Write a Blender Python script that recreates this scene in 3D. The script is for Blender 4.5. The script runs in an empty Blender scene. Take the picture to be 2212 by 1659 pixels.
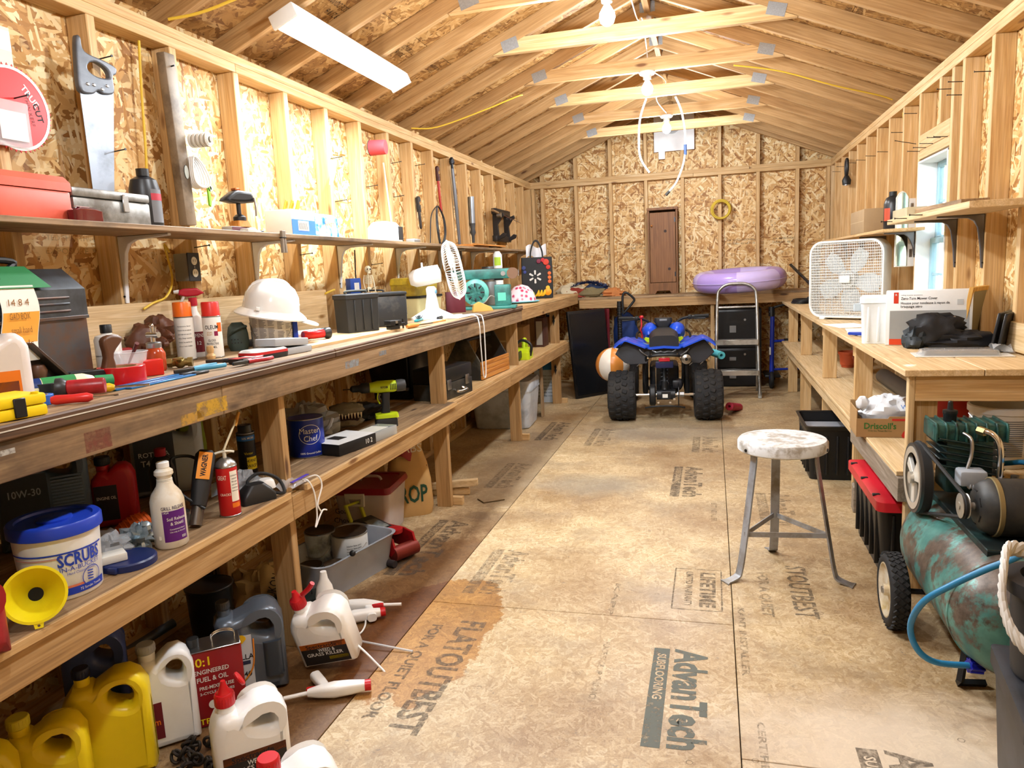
import bpy, bmesh, math, random
from mathutils import Vector as V, Matrix as MX, noise as NZ
random.seed(7)
SC = bpy.context.scene
COL = SC.collection
R = math.radians
PI = math.pi

# ---------------------------------------------------------------- camera
IW, IH = 2212, 1659
FPX, YAW, PITCH, ROLL, CH = 1576.43, .2719, .153, -.0485, 1.36
_f = V((-math.sin(YAW)*math.cos(PITCH), math.cos(YAW)*math.cos(PITCH), -math.sin(PITCH)))
_r0 = V((math.cos(YAW), math.sin(YAW), 0)); _u0 = _r0.cross(_f)
_r = _r0*math.cos(ROLL)+_u0*math.sin(ROLL); _u = -_r0*math.sin(ROLL)+_u0*math.cos(ROLL)
cam = bpy.data.cameras.new('camera'); camo = bpy.data.objects.new('camera', cam); COL.objects.link(camo)
cam.sensor_fit = 'HORIZONTAL'; cam.sensor_width = 36; cam.lens = 36*FPX/IW; cam.clip_start = .02
camo.matrix_world = MX(((_r.x, _u.x, -_f.x, 0), (_r.y, _u.y, -_f.y, 0), (_r.z, _u.z, -_f.z, CH), (0, 0, 0, 1)))
SC.camera = camo

def P(px, py, x=None, y=None, z=None):
    """the world point seen at a photo pixel on the plane x=, y= or z="""
    d = _f+_r*(px-IW/2)/FPX-_u*(py-IH/2)/FPX
    t = (z-CH)/d.z if z is not None else (x/d.x if x is not None else y/d.y)
    return V((0, 0, CH))+d*t
def MM(p):
    """metres per photo pixel at a world point"""
    return (V(p)-V((0, 0, CH))).dot(_f)/FPX

# ---------------------------------------------------------------- light and exposure
vs = SC.view_settings
SC.display_settings.display_device = 'sRGB'
vs.view_transform = 'Standard'; vs.look = 'None'; vs.gamma = 1; vs.exposure = .3; vs.use_curve_mapping = False
SC.cycles.use_denoising = True
SC.cycles.adaptive_threshold = .12; SC.cycles.max_bounces = 5; SC.cycles.diffuse_bounces = 3; SC.cycles.glossy_bounces = 2; SC.cycles.transmission_bounces = 6; SC.cycles.transparent_max_bounces = 12
SC.cycles.sample_clamp_indirect = 6; SC.cycles.caustics_reflective = False; SC.cycles.caustics_refractive = False
world = bpy.data.worlds.new('sky'); SC.world = world; world.use_nodes = True
wn = world.node_tree; bg = wn.nodes['Background']
sky = wn.nodes.new('ShaderNodeTexSky'); sky.sky_type = 'NISHITA'; sky.sun_disc = False
sky.sun_elevation = R(22); sky.sun_rotation = R(15); sky.air_density = 1.2; sky.dust_density = 2.5
wn.links.new(sky.outputs[0], bg.inputs[0]); bg.inputs[1].default_value = .9
sun = bpy.data.lights.new('sun', 'SUN'); sun.energy = 7; sun.angle = R(1.2); sun.color = (1, .94, .85)
suno = bpy.data.objects.new('sun', sun); COL.objects.link(suno)
suno.rotation_euler = V((-.5, -1.5, -.6)).to_track_quat('-Z', 'Y').to_euler()
TUBE_W, BULB_W = 72, 60

# ---------------------------------------------------------------- materials
def lin(c):
    if isinstance(c, str):
        c = tuple(int(c[i:i+2], 16)/255 for i in (0, 2, 4))
    return tuple((v/12.92 if v <= .04045 else ((v+.055)/1.055)**2.4) for v in c)+(1,)
class N:
    """small node-tree writer"""
    def __init__(s, name):
        s.m = bpy.data.materials.new(name); s.m.use_nodes = True
        s.t = s.m.node_tree; s.b = s.t.nodes['Principled BSDF']; s.o = s.t.nodes['Material Output']
    def n(s, ty, **k):
        x = s.t.nodes.new('ShaderNode'+ty)
        for a, v in k.items():
            if a in x.inputs and not hasattr(type(x), a): x.inputs[a].default_value = v
            else: setattr(x, a, v)
        return x
    def l(s, a, b): s.t.links.new(a, b)
    def ramp(s, fac, stops):
        r = s.n('ValToRGB'); e = r.color_ramp.elements
        while len(e) < len(stops): e.new(.5)
        for i, (p, c) in enumerate(stops): e[i].position = p; e[i].color = lin(c) if not isinstance(c, float) else (c, c, c, 1)
        s.l(fac, r.inputs[0]); return r.outputs[0]
    def mix(s, fac, a, b, mode='MIX'):
        x = s.n('Mix', data_type='RGBA', blend_type=mode)
        for i, v in ((0, fac), (6, a), (7, b)):
            if hasattr(v, 'links'): s.l(v, x.inputs[i])
            else: x.inputs[i].default_value = v
        return x.outputs[2]
    def math(s, op, a, b=0.0, c=0.0):
        x = s.n('Math', operation=op)
        for i, v in enumerate((a, b, c)):
            if hasattr(v, 'links'): s.l(v, x.inputs[i])
            else: x.inputs[i].default_value = v
        return x.outputs[0]
    def coord(s, rnd=True):
        tc = s.n('TexCoord').outputs['Object']
        if not rnd: return tc
        oi = s.n('ObjectInfo').outputs['Random']
        sc = s.math('MULTIPLY', oi, 61.7)
        add = s.n('VectorMath', operation='ADD'); s.l(tc, add.inputs[0]); s.l(sc, add.inputs[1]); return add.outputs[0]
    def map(s, vec, scale=(1, 1, 1), rot=(0, 0, 0), loc=(0, 0, 0), tex=False):
        m = s.n('Mapping'); s.l(vec, m.inputs[0])
        if tex: m.vector_type = 'TEXTURE'; scale = tuple(1/q for q in scale)
        m.inputs['Location'].default_value = loc; m.inputs['Rotation'].default_value = rot; m.inputs['Scale'].default_value = scale
        return m.outputs[0]
    def noise(s, vec, scale=5, detail=3, rough=.55, dist=0.0):
        x = s.n('TexNoise'); s.l(vec, x.inputs['Vector'])
        x.inputs['Scale'].default_value = scale; x.inputs['Detail'].default_value = detail
        x.inputs['Roughness'].default_value = rough; x.inputs['Distortion'].default_value = dist
        return x.outputs['Fac']
    def bump(s, h, strength=.3, dist=.002):
        x = s.n('Bump'); x.inputs['Strength'].default_value = strength; x.inputs['Distance'].default_value = dist
        s.l(h, x.inputs['Height']); s.l(x.outputs[0], s.b.inputs['Normal'])
_MC = {}
def C(col, rough=.45, metal=0., var=.12, vs=14, trans=0., emit=0., alpha=1., bump=0., ior=1.45, coat=0., grime=None, gs=5):
    """plain coloured material with a little procedural unevenness"""
    k = (col, rough, metal, var, vs, trans, emit, alpha, bump, coat, grime, gs)
    if k in _MC: return _MC[k]
    s = N('surface_'+str(col)); b = s.b; c = lin(col)
    vec = s.coord()
    nf = s.noise(vec, vs, 4)
    d = tuple(v*(1-var) for v in c[:3])+(1,); u = tuple(min(1, v*(1+var*.6)) for v in c[:3])+(1,)
    out = s.mix(nf, d, u)
    if grime:
        g = s.ramp(s.noise(vec, gs, 6, .65), [(.45, 0.), (.62, 1.)])
        out = s.mix(g, out, lin(grime))
    s.l(out, b.inputs['Base Color'])
    b.inputs['Roughness'].default_value = rough; b.inputs['Metallic'].default_value = metal
    b.inputs['IOR'].default_value = ior; b.inputs['Transmission Weight'].default_value = trans
    b.inputs['Alpha'].default_value = alpha; b.inputs['Coat Weight'].default_value = coat
    if emit: s.m.cycles.emission_sampling = 'NONE'; b.inputs['Emission Color'].default_value = c; b.inputs['Emission Strength'].default_value = emit
    if bump: s.bump(s.noise(vec, vs*3, 3), bump)
    _MC[k] = s.m; return s.m
def wood(axis, tone='pine', rough=.62):
    k = ('wood', axis, tone)
    if k in _MC: return _MC[k]
    T = {'pine': ('c39a62', 'd6b27c', 'e2c598', '7f5630'), 'roof': ('a07a4a', 'b48e5c', 'c09c6c', '6a4526'),
         'aged': ('7d6240', 'a08360', 'b79c78', '4a3422'), 'dirty': ('5f4a34', '8c7050', 'a88c66', '3a2a1c'),
         'edge': ('3a2718', '553a24', '6b4c30', '241812'), 'used': ('98754a', 'b8925f', 'c9a878', '5c3c20'),
         'pale': ('c2a272', 'd6ba8c', 'e2cba4', '85602f'), 'cabinet': ('6b4526', '835832', '8f643c', '47301c'),
         'grey': ('6d6152', '8c8070', 'a2978a', '4c4238'), 'orange': ('a8651f', 'c98433', 'd99a4c', '6b3a12'), 'frame': ('b98530', 'd3a24a', 'e2b862', '8a5a1c')}[tone]
    s = N('wood_%s_%s' % (tone, axis)); vec = s.coord()
    i = 'xyz'.index(axis)
    sc = [11., 11., 11.]; sc[i] = .55
    g = s.noise(s.map(vec, sc), 3.2, 3, .6, 1.2)
    base = s.ramp(g, [(.28, T[0]), (.5, T[1]), (.72, T[2])])
    f2 = [90., 90., 90.]; f2[i] = 2.2
    fine = s.noise(s.map(vec, f2), 2, 2)
    base = s.mix(.35, base, s.ramp(fine, [(.3, 'a08060'), (.7, 'ffffff')]), 'MULTIPLY')
    kv = [9., 9., 9.]; kv[i] = 2.6
    vo = s.n('TexVoronoi'); s.l(s.map(vec, kv), vo.inputs['Vector']); vo.inputs['Scale'].default_value = 1.0
    kn = s.ramp(vo.outputs['Distance'], [(.07, 1.), (.14, 0.)])
    sep = s.n('SeparateColor'); s.l(vo.outputs['Color'], sep.inputs[0])
    kn = s.math('MULTIPLY', kn, s.math('GREATER_THAN', sep.outputs[0], .62))
    base = s.mix(kn, base, lin(T[3]))
    if tone in ('dirty', 'aged'):
        dr = s.ramp(s.noise(s.map(vec, (1, .5, 1)), 3.2, 6, .7), [(.48, 0.), (.7, .8)])
        base = s.mix(dr, base, lin('3a2c20'))
    s.l(base, s.b.inputs['Base Color']); s.b.inputs['Roughness'].default_value = rough
    s.bump(fine, .12, .001)
    _MC[k] = s.m; return s.m
def osb(a, b_, tone='wall', raw=False):
    k = ('osb', a, b_, tone)
    if k in _MC: return _MC[k]
    s = N('osb_'+tone+a+b_); tc = s.coord(False)
    sp = s.n('SeparateXYZ'); s.l(tc, sp.inputs[0]); cb = s.n('CombineXYZ')
    s.l(sp.outputs['XYZ'.index(a.upper())], cb.inputs[0]); s.l(sp.outputs['XYZ'.index(b_.upper())], cb.inputs[1])
    vec = cb.outputs[0]
    wob = s.n('TexNoise'); s.l(vec, wob.inputs[0]); wob.inputs['Scale'].default_value = 6
    wv = s.n('VectorMath', operation='MULTIPLY_ADD'); s.l(wob.outputs['Color'], wv.inputs[0]); wv.inputs[1].default_value = (.02, .02, 0); s.l(vec, wv.inputs[2])
    vec = wv.outputs[0]
    h = t = None
    for j, ang in enumerate((8, 52, 97, 140)):
        vo = s.n('TexVoronoi'); vo.voronoi_dimensions = '2D'; vo.inputs['Scale'].default_value = 1
        L, W = ((10, 48) if j % 2 else (13, 66)) if tone != 'floor' else (22, 110)
        s.l(s.map(vec, (L, W, 1), (0, 0, R(ang)), (j*3.7, j*1.9, 0), True), vo.inputs['Vector'])
        se = s.n('SeparateColor'); s.l(vo.outputs['Color'], se.inputs[0])
        hh = s.math('SUBTRACT', se.outputs[0], s.math('MULTIPLY', vo.outputs['Distance'], .55))
        if h is None: h, t = hh, se.outputs[1]
        else:
            gt = s.math('GREATER_THAN', hh, h)
            mx = s.n('Mix', data_type='FLOAT'); s.l(gt, mx.inputs[0]); s.l(t, mx.inputs[2]); s.l(se.outputs[1], mx.inputs[3]); t = mx.outputs[0]
            h = s.math('MAXIMUM', h, hh)
    T = {'wall': ('96652f', 'c19050', 'd8b074', 'e4c690', 'ecd8ac'), 'roof': ('7a5228', '936a38', 'a67c46', 'b38a54', 'bf9a66'), 'floor': ('b59a70', 'bfa67c', 'c6ae86', 'cdb790', 'd5c19c')}[tone]
    col = s.ramp(t, [(.05, T[0]), (.25, T[1]), (.5, T[2]), (.75, T[3]), (.95, T[4])])
    edge = s.ramp(h, [(.12, '805c38'), (.42, 'ffffff')])
    col = s.mix(.16 if tone == 'floor' else .45, col, edge, 'MULTIPLY')
    if raw: return s, col, h
    s.l(col, s.b.inputs['Base Color']); s.b.inputs['Roughness'].default_value = .6
    s.bump(h, .35, .0025)
    _MC[k] = s.m; return s.m

WHITE = C('e2e2de', .4); BLACK = C('17181a', .45); STEEL = C('a9abad', .32, 1.); DKSTEEL = C('3a3a3c', .4, .9); CHROME = C('d8d8d8', .14, 1.)
RUBBER = C('1a1a1b', .75, bump=.2); RED = C('b8141c', .35); GREYP = C('8d9299', .45); YELLOW = C('f0cf12', .4)
CLEAR = C('f4f7f8', .06, trans=1., var=.0, ior=1.3); CARD = C('a9845a', .8); PAPER = C('eceae2', .8); NAVY = C('14306e', .4); FILM = C('eef1f4', .18, alpha=.32, var=.02)
WHP = C('e2e2de', .35); CORDW = C('f2f2f0', .5); YCABLE = C('dcb83a', .5); INK = C('1b1b1d', .7)

# ---------------------------------------------------------------- mesh helpers
def crom(pts, n=6, closed=False):
    pts = [V(p) for p in pts]; m = len(pts); out = []
    rng = range(m) if closed else range(m-1)
    for i in rng:
        g = lambda j: pts[j % m] if closed else pts[max(0, min(m-1, j))]
        a, b, c, d = g(i-1), g(i), g(i+1), g(i+2)
        for k in range(n):
            t = k/n
            out.append(.5*((2*b)+(c-a)*t+(2*a-5*b+4*c-d)*t*t+(3*b-a-3*c+d)*t**3))
    if not closed: out.append(pts[-1])
    return out
def frame(d):
    d = d.normalized(); a = V((0, 0, 1)) if abs(d.z) < .9 else V((1, 0, 0))
    s = d.cross(a).normalized(); return s, s.cross(d).normalized()
class B:
    def __init__(s): s.v = []; s.f = []
    def add(s, vs, fs, m=None):
        o = len(s.v); s.v += [tuple(m @ V(p)) if m is not None else tuple(p) for p in vs]; s.f += [tuple(i+o for i in f) for f in fs]; return s
    def box(s, x0, y0, z0, x1, y1, z1, bev=0, seg=2, m=None):
        if bev:
            bm = bmesh.new(); bmesh.ops.create_cube(bm, size=1)
            bmesh.ops.transform(bm, matrix=MX.Translation(((x0+x1)/2, (y0+y1)/2, (z0+z1)/2)) @ MX.Diagonal((x1-x0, y1-y0, z1-z0, 1)), verts=bm.verts)
            bmesh.ops.bevel(bm, geom=bm.edges[:], offset=bev, segments=seg, affect='EDGES', profile=.5)
            bm.verts.index_update(); s.add([v.co.copy() for v in bm.verts], [[v.index for v in f.verts] for f in bm.faces], m); bm.free(); return s
        return s.add([(x0, y0, z0), (x1, y0, z0), (x1, y1, z0), (x0, y1, z0), (x0, y0, z1), (x1, y0, z1), (x1, y1, z1), (x0, y1, z1)],
                     [(0, 3, 2, 1), (4, 5, 6, 7), (0, 1, 5, 4), (1, 2, 6, 5), (2, 3, 7, 6), (3, 0, 4, 7)], m)
    def cbox(s, c, d, bev=0, m=None, seg=2):
        return s.box(c[0]-d[0]/2, c[1]-d[1]/2, c[2]-d[2]/2, c[0]+d[0]/2, c[1]+d[1]/2, c[2]+d[2]/2, bev, seg, m)
    def rings(s, rs, cap=True, closed=False, m=None):
        n = len(rs[0]); vs = [p for r in rs for p in r]; fs = []
        for i in range(len(rs) if closed else len(rs)-1):
            a, b = i*n, ((i+1) % len(rs))*n
            for j in range(n):
                k = (j+1) % n; fs.append((a+j, a+k, b+k, b+j))
        if cap and not closed: fs.append(tuple(reversed(range(n)))); fs.append(tuple((len(rs)-1)*n+j for j in range(n)))
        return s.add(vs, fs, m)
    def cyl(s, p0, p1, r0, r1=None, n=20, cap=True):
        p0, p1 = V(p0), V(p1); r1 = r0 if r1 is None else r1; a, b = frame(p1-p0)
        return s.rings([[p+(a*math.cos(t)+b*math.sin(t))*r for t in [2*PI*j/n for j in range(n)]] for p, r in ((p0, r0), (p1, r1))], cap)
    def lathe(s, prof, n=28, m=None, cap=True, sx=1, sy=1, a0=0):
        return s.rings([[V((r*sx*math.cos(a0+2*PI*j/n), r*sy*math.sin(a0+2*PI*j/n), z)) for j in range(n)] for r, z in prof], cap, m=m)
    def tube(s, pts, r, n=10, smooth=6, closed=False, rr=None, flat=1.0):
        pts = crom(pts, smooth, closed) if smooth else [V(p) for p in pts]
        m = len(pts); rs = []; up = None
        for i, p in enumerate(pts):
            d = (pts[(i+1) % m]-pts[i-1]) if closed else (pts[min(m-1, i+1)]-pts[max(0, i-1)])
            if d.length < 1e-9: d = V((0, 0, 1))
            d.normalize()
            if up is None: a, up = frame(d)
            a = d.cross(up)
            if a.length < 1e-6: a, up = frame(d)
            a.normalize(); up = a.cross(d).normalized()
            q = r if rr is None else rr(i/(m-1))
            rs.append([p+(a*math.cos(2*PI*j/n)*flat+up*math.sin(2*PI*j/n))*q for j in range(n)])
        return s.rings(rs, True, closed)
    def ball(s, c, r, n=16, m=None):
        r = r if hasattr(r, '__len__') else (r, r, r); k = n//2; c = V(c)
        return s.rings([[c+V((r[0]*math.sin(t)*math.cos(2*PI*j/n), r[1]*math.sin(t)*math.sin(2*PI*j/n), -r[2]*math.cos(t))) for j in range(n)]
                        for t in [PI*(i+.02)/(k+.04) for i in range(k+1)]], m=m)
    def torus(s, R_, r, n=40, k=14, m=None, sz=1.0):
        return s.rings([[V(((R_+r*math.cos(b))*math.cos(a), (R_+r*math.cos(b))*math.sin(a), r*sz*math.sin(b))) for b in [2*PI*j/k for j in range(k)]] for a in [2*PI*i/n for i in range(n)]], closed=True, m=m)
    def rrect(s, secs, n=5, m=None, cap=True):
        """loft of rounded rectangles: (z, hx, hy, corner radius, cx, cy)"""
        rs = []
        for q in secs:
            z, hx, hy, r = q[:4]; cx, cy = (q[4], q[5]) if len(q) > 4 else (0, 0); r = min(r, hx, hy); ring = []
            for sx, sy, a0 in ((1, 1, 0), (-1, 1, 90), (-1, -1, 180), (1, -1, 270)):
                for j in range(n+1):
                    a = R(a0+90*j/n); ring.append(V((cx+sx*(hx-r)+r*math.cos(a), cy+sy*(hy-r)+r*math.sin(a), z)))
            rs.append(ring)
        return s.rings(rs, cap, m=m)
    def blob(s, c, r, amp=.25, fr=3., seed=0, n=26, flat=None, cre=0.):
        k = n//2; c = V(c); r = r if hasattr(r, '__len__') else (r, r, r); rs = []
        for i in range(k+1):
            t = PI*(i+.02)/(k+.04); ring = []
            for j in range(n):
                d = V((math.sin(t)*math.cos(2*PI*j/n), math.sin(t)*math.sin(2*PI*j/n), -math.cos(t)))
                q = 1+amp*NZ.noise(d*fr+V((seed*7.1, seed*3.3, 0)))+amp*.5*NZ.noise(d*fr*2.7+V((0, seed*5.1, 9)))-cre*abs(NZ.noise(d*fr*1.9+V((seed, 4, 2))))
                p = c+V((d.x*r[0], d.y*r[1], d.z*r[2]))*q
                if flat is not None: p.z = max(p.z, flat)
                ring.append(p)
            rs.append(ring)
        return s.rings(rs)
    def sheet(s, fn, nu, nv, thick=0):
        vs = [V(fn(i/nu, j/nv)) for i in range(nu+1) for j in range(nv+1)]; w = nv+1
        fs = [(i*w+j, (i+1)*w+j, (i+1)*w+j+1, i*w+j+1) for i in range(nu) for j in range(nv)]
        if not thick: return s.add(vs, fs)
        n = len(vs); nr = [V((0, 0, 0)) for _ in vs]
        for f in fs:
            q = (vs[f[1]]-vs[f[0]]).cross(vs[f[3]]-vs[f[0]])
            for i in f: nr[i] += q
        vs2 = [v-(q.normalized() if q.length > 0 else V((0, 0, 1)))*thick for v, q in zip(vs, nr)]
        fs2 = [tuple(n+i for i in reversed(f)) for f in fs]
        bd = [i*w for i in range(nu+1)]+[nu*w+j for j in range(1, nv+1)]+[i*w+nv for i in range(nu-1, -1, -1)]+[j for j in range(nv-1, 0, -1)]
        fs3 = [(bd[(i+1) % len(bd)], bd[i], n+bd[i], n+bd[(i+1) % len(bd)]) for i in range(len(bd))]
        return s.add(vs+vs2, fs+fs2+fs3)
    def plate(s, outs, th, bev=0, m=None, smooth=0, res=2):
        """2-D outline(s) in XY (first outer, others holes) extruded along Z, edges rounded"""
        cu = bpy.data.curves.new('tmp', 'CURVE'); cu.dimensions = '2D'; cu.fill_mode = 'BOTH'; cu.extrude = max(0, th/2-bev); cu.bevel_depth = bev; cu.bevel_resolution = res
        cu.offset = -bev
        for o in outs:
            o = [V((p[0], p[1], 0)) for p in o]
            if smooth: o = crom(o, smooth, True)
            sp = cu.splines.new('POLY'); sp.points.add(len(o)-1); sp.use_cyclic_u = True
            for q, p in zip(sp.points, o): q.co = (p.x, p.y, 0, 1)
        ob = bpy.data.objects.new('tmp', cu); me = bpy.data.meshes.new_from_object(ob)
        s.add([v.co.copy() for v in me.vertices], [tuple(f.vertices) for f in me.polygons], m)
        bpy.data.objects.remove(ob); bpy.data.curves.remove(cu); bpy.data.meshes.remove(me); return s
    def build(s, name, mat, parent=None, smooth=40, loc=None, rot=None):
        me = bpy.data.meshes.new(name); me.from_pydata(s.v, [], s.f); me.validate()
        bm = bmesh.new(); bm.from_mesh(me); bmesh.ops.recalc_face_normals(bm, faces=bm.faces); bm.to_mesh(me); bm.free()
        me.materials.append(mat)
        if smooth:
            me.shade_smooth() if hasattr(me, 'shade_smooth') else None
            try: me.set_sharp_from_angle(angle=R(smooth))
            except Exception: pass
        return link(name, me, parent, loc, rot)
def link(name, me, parent=None, loc=None, rot=None):
    o = bpy.data.objects.new(name, me); COL.objects.link(o)
    if parent is not None: o.parent = parent
    if loc is not None: o.location = loc
    if rot is not None: o.rotation_euler = rot
    return o
def tag(o, label, cat, group=None, kind=None):
    if label: o['label'] = label
    if cat: o['category'] = cat
    if group: o['group'] = group
    if kind: o['kind'] = kind
    return o
def thing(name, label, cat, loc=(0, 0, 0), rz=0, group=None, rot=None):
    o = bpy.data.objects.new(name, None); COL.objects.link(o); o.empty_display_size = .05
    o.location = loc; o.rotation_euler = rot if rot else (0, 0, R(rz)); return tag(o, label, cat, group)
def struct(name):
    o = bpy.data.objects.new(name, None); COL.objects.link(o); o['kind'] = 'structure'; return o
def copy_tree(o, parent=None):
    c = o.copy(); COL.objects.link(c); c.parent = parent
    for ch in o.children: copy_tree(ch, c)
    return c
def TM(x=0, y=0, z=0): return MX.Translation((x, y, z))
def RM(a, ax): return MX.Rotation(R(a), 4, ax)
UPX = RM(90, 'X')          # XY outline -> XZ plane, extruded along Y
UPS = RM(90, 'Z') @ RM(90, 'X')   # XY outline -> YZ plane, extruded along X
_TC = {}
def text_geo(body, size, bold=0., align='CENTER', wid=None, space=1.0):
    cu = bpy.data.curves.new('t', 'FONT'); cu.body = body; cu.size = size; cu.align_x = align; cu.align_y = 'CENTER'; cu.resolution_u = 2; cu.offset = bold*size; cu.space_character = space
    ob = bpy.data.objects.new('t', cu); me = bpy.data.meshes.new_from_object(ob)
    vs = [v.co.copy() for v in me.vertices]; fs = [tuple(f.vertices) for f in me.polygons]
    bpy.data.objects.remove(ob); bpy.data.curves.remove(cu); bpy.data.meshes.remove(me)
    if wid and vs:
        x0 = min(v.x for v in vs); x1 = max(v.x for v in vs); k = wid/(x1-x0)
        for v in vs: v.x *= k
    return vs, fs
def text(body, size, mat, parent, m=None, wrap=None, name='lettering', bold=0., align='CENTER', wid=None):
    """flat print: m places the XY text plane, or wrap(x, y) maps it on a curved face"""
    vs, fs = text_geo(body, size, bold, align, wid)
    b = B()
    if wrap:
        b.add([wrap(v.x, v.y) for v in vs], fs)
    else: b.add(vs, fs, m)
    return b.build(name, mat, parent, 0)
def onface(x, y, z): return TM(x, y, z) @ RM(90, 'X')      # upright text that faces -Y
def oncyl(r, z, a0=-90, cx=0, cy=0):
    return lambda u, v: V((cx+r*math.cos(R(a0)+u/r), cy+r*math.sin(R(a0)+u/r), z+v))
def cylpatch(r, z0, z1, a0, a1, n=18):
    b = B(); b.sheet(lambda u, v: (r*math.cos(R(a0+(a1-a0)*u)), r*math.sin(R(a0+(a1-a0)*u)), z0+(z1-z0)*v), n, 1); return b
def facing(x, y, extra=0): return math.degrees(math.atan2(-x, y))+extra   # turn local -Y towards the camera
# ================================================================ the setting
XL, XR, YB, YF = -2.078, 1.231, 8.697, -1.1
ZP0, ZP1, ST, SD, OC = 2.31, 2.387, .038, .089, .4064
SL = .417; XM = (XL+XR)/2
def board(name, x0, y0, z0, x1, y1, z1, mat, parent, bev=.002):
    c = V(((x0+x1)/2, (y0+y1)/2, (z0+z1)/2)); d = (x1-x0, y1-y0, z1-z0)
    return B().cbox((0, 0, 0), d, bev, seg=1).build(name, mat, parent, 0, loc=c)
# ---- floor: tongue-and-groove sheets
def floor_mat():
    s, col, fh = osb('x', 'y', 'floor', True); tc = s.coord(False)
    fib = s.noise(tc, 160, 3, .7)
    col = s.mix(.35, col, s.ramp(fib, [(.35, 'a08660'), (.6, 'ffffff')]), 'MULTIPLY')
    big = s.noise(tc, 1.1, 5, .6)
    col = s.mix(.75, col, s.ramp(big, [(.32, '9c7c54'), (.6, 'ffffff')]), 'MULTIPLY')
    gr = s.ramp(s.noise(tc, 2.3, 8, .7), [(.5, 0.), (.72, .65)])
    col = s.mix(gr, col, lin('7d6c58'))
    sc = s.ramp(s.noise(s.map(tc, (1, 1, 1), (0, 0, 0), (5, 3, 0)), 26, 5, .7), [(.62, 0.), (.7, .75)])
    col = s.mix(sc, col, lin('6f604f'))
    sp = s.n('SeparateXYZ'); s.l(tc, sp.inputs[0])
    nz = s.math('MULTIPLY', s.math('SUBTRACT', s.noise(tc, 5, 5, .65), .5), 1.5)
    def ell(cx, cy, rx, ry, a0, a1, nzk=1.0):
        dx = s.math('DIVIDE', s.math('SUBTRACT', sp.outputs[0], cx), rx); dy = s.math('DIVIDE', s.math('SUBTRACT', sp.outputs[1], cy), ry)
        d = s.math('SQRT', s.math('ADD', s.math('MULTIPLY', dx, dx), s.math('MULTIPLY', dy, dy)))
        d = s.math('ADD', d, s.math('MULTIPLY', nz, nzk))
        mr = s.n('MapRange'); s.l(d, mr.inputs[0]); mr.inputs[1].default_value = a0; mr.inputs[2].default_value = a1; mr.inputs[3].default_value = 1; mr.inputs[4].default_value = 0
        return mr.outputs[0]
    # oil soaked patch across the joint, brown soaked strip left of it, grey scuffs
    col = s.mix(s.math('MULTIPLY', ell(-1.08, 2.45, .27, .5, .97, 1.0, .55), .9), col, lin('d6ac62'), 'MULTIPLY')
    left = s.math('LESS_THAN', sp.outputs[0], -1.147)
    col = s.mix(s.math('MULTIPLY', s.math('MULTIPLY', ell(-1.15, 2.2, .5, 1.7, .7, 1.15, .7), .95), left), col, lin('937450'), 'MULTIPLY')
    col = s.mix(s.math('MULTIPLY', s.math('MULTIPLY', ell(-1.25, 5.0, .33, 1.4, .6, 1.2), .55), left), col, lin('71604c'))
    col = s.mix(s.math('MULTIPLY', ell(-.75, 4.45, .4, .22, .5, 1.2, .6), .6), col, lin('7c7468'))
    col = s.mix(s.math('MULTIPLY', ell(-.4, 6.0, .7, .45, .5, 1.2, .6), .55), col, lin('7f786e'))
    col = s.mix(s.math('MULTIPLY', ell(.5, 2.0, .5, .35, .4, 1.15, .7), .6), col, lin('e6d9c6'))  # pale patch of sunlight painted into the floor colour
    col = s.mix(s.math('MULTIPLY', ell(.55, 1.75, .16, .16, .6, 1.1, .6), .75), col, lin('7d7669'))
    s.l(col, s.b.inputs['Base Color'])
    rg = s.ramp(s.noise(tc, 2, 4), [(.3, .36), (.7, .58)])
    s.l(rg, s.b.inputs['Roughness']); s.bump(fib, .2, .001)
    return s.m
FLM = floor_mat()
fl = struct('floor')
xs = [XL-.1, -1.149, .070, XR+.1]; cuts = [[6.38, 3.94, 1.5], [5.14, 2.7, .26], [6.8, 4.36, 1.92]]
for k in range(3):
    ys = [YF-.1]+sorted(cuts[k])+[YB+.1]
    for a, b in zip(ys, ys[1:]):
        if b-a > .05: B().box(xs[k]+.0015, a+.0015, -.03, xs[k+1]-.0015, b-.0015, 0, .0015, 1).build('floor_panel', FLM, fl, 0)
B().box(xs[0], YF-.1, -.08, xs[3], YB+.1, -.0301).build('subfloor', C('3a2a1a', .9), fl, 0)
# ---- printed marks on the floor sheets
def faded(col, a, thr=.45):
    s = N('faded_print'+col); nz = s.ramp(s.noise(s.coord(False), 38, 5, .7), [(thr-.12, 0.), (thr+.12, 1.)])
    s.b.inputs['Base Color'].default_value = lin(col); s.b.inputs['Roughness'].default_value = .7
    s.l(s.math('MULTIPLY', nz, a), s.b.inputs['Alpha']); return s.m
PR1, PR2, PR3 = faded('5d6159', .85, .36), faded('54493c', .6, .44), faded('5c5040', .42, .47)
def fmark(body, x, y, size, rz, mat, wid=None, bold=0.03):
    text(body, size, mat, fl, TM(x, y, .0008) @ RM(rz, 'Z'), name='floor_print', bold=bold, wid=wid)
def fbar(x0, y0, x1, y1, w, mat, rz=None):
    a, b = V((x0, y0, .0006)), V((x1, y1, .0006)); d = (b-a).normalized(); n = V((-d.y, d.x, 0))*w/2
    B().add([a-n, b-n, b+n, a+n], [(0, 1, 2, 3)]).build('floor_print', mat, fl, 0)
def frect(x0, y0, x1, y1, t, mat):
    for q in ((x0, y0, x1, y0), (x0, y1, x1, y1), (x0, y0, x0, y1), (x1, y0, x1, y1)): fbar(*q, t, mat)
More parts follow.
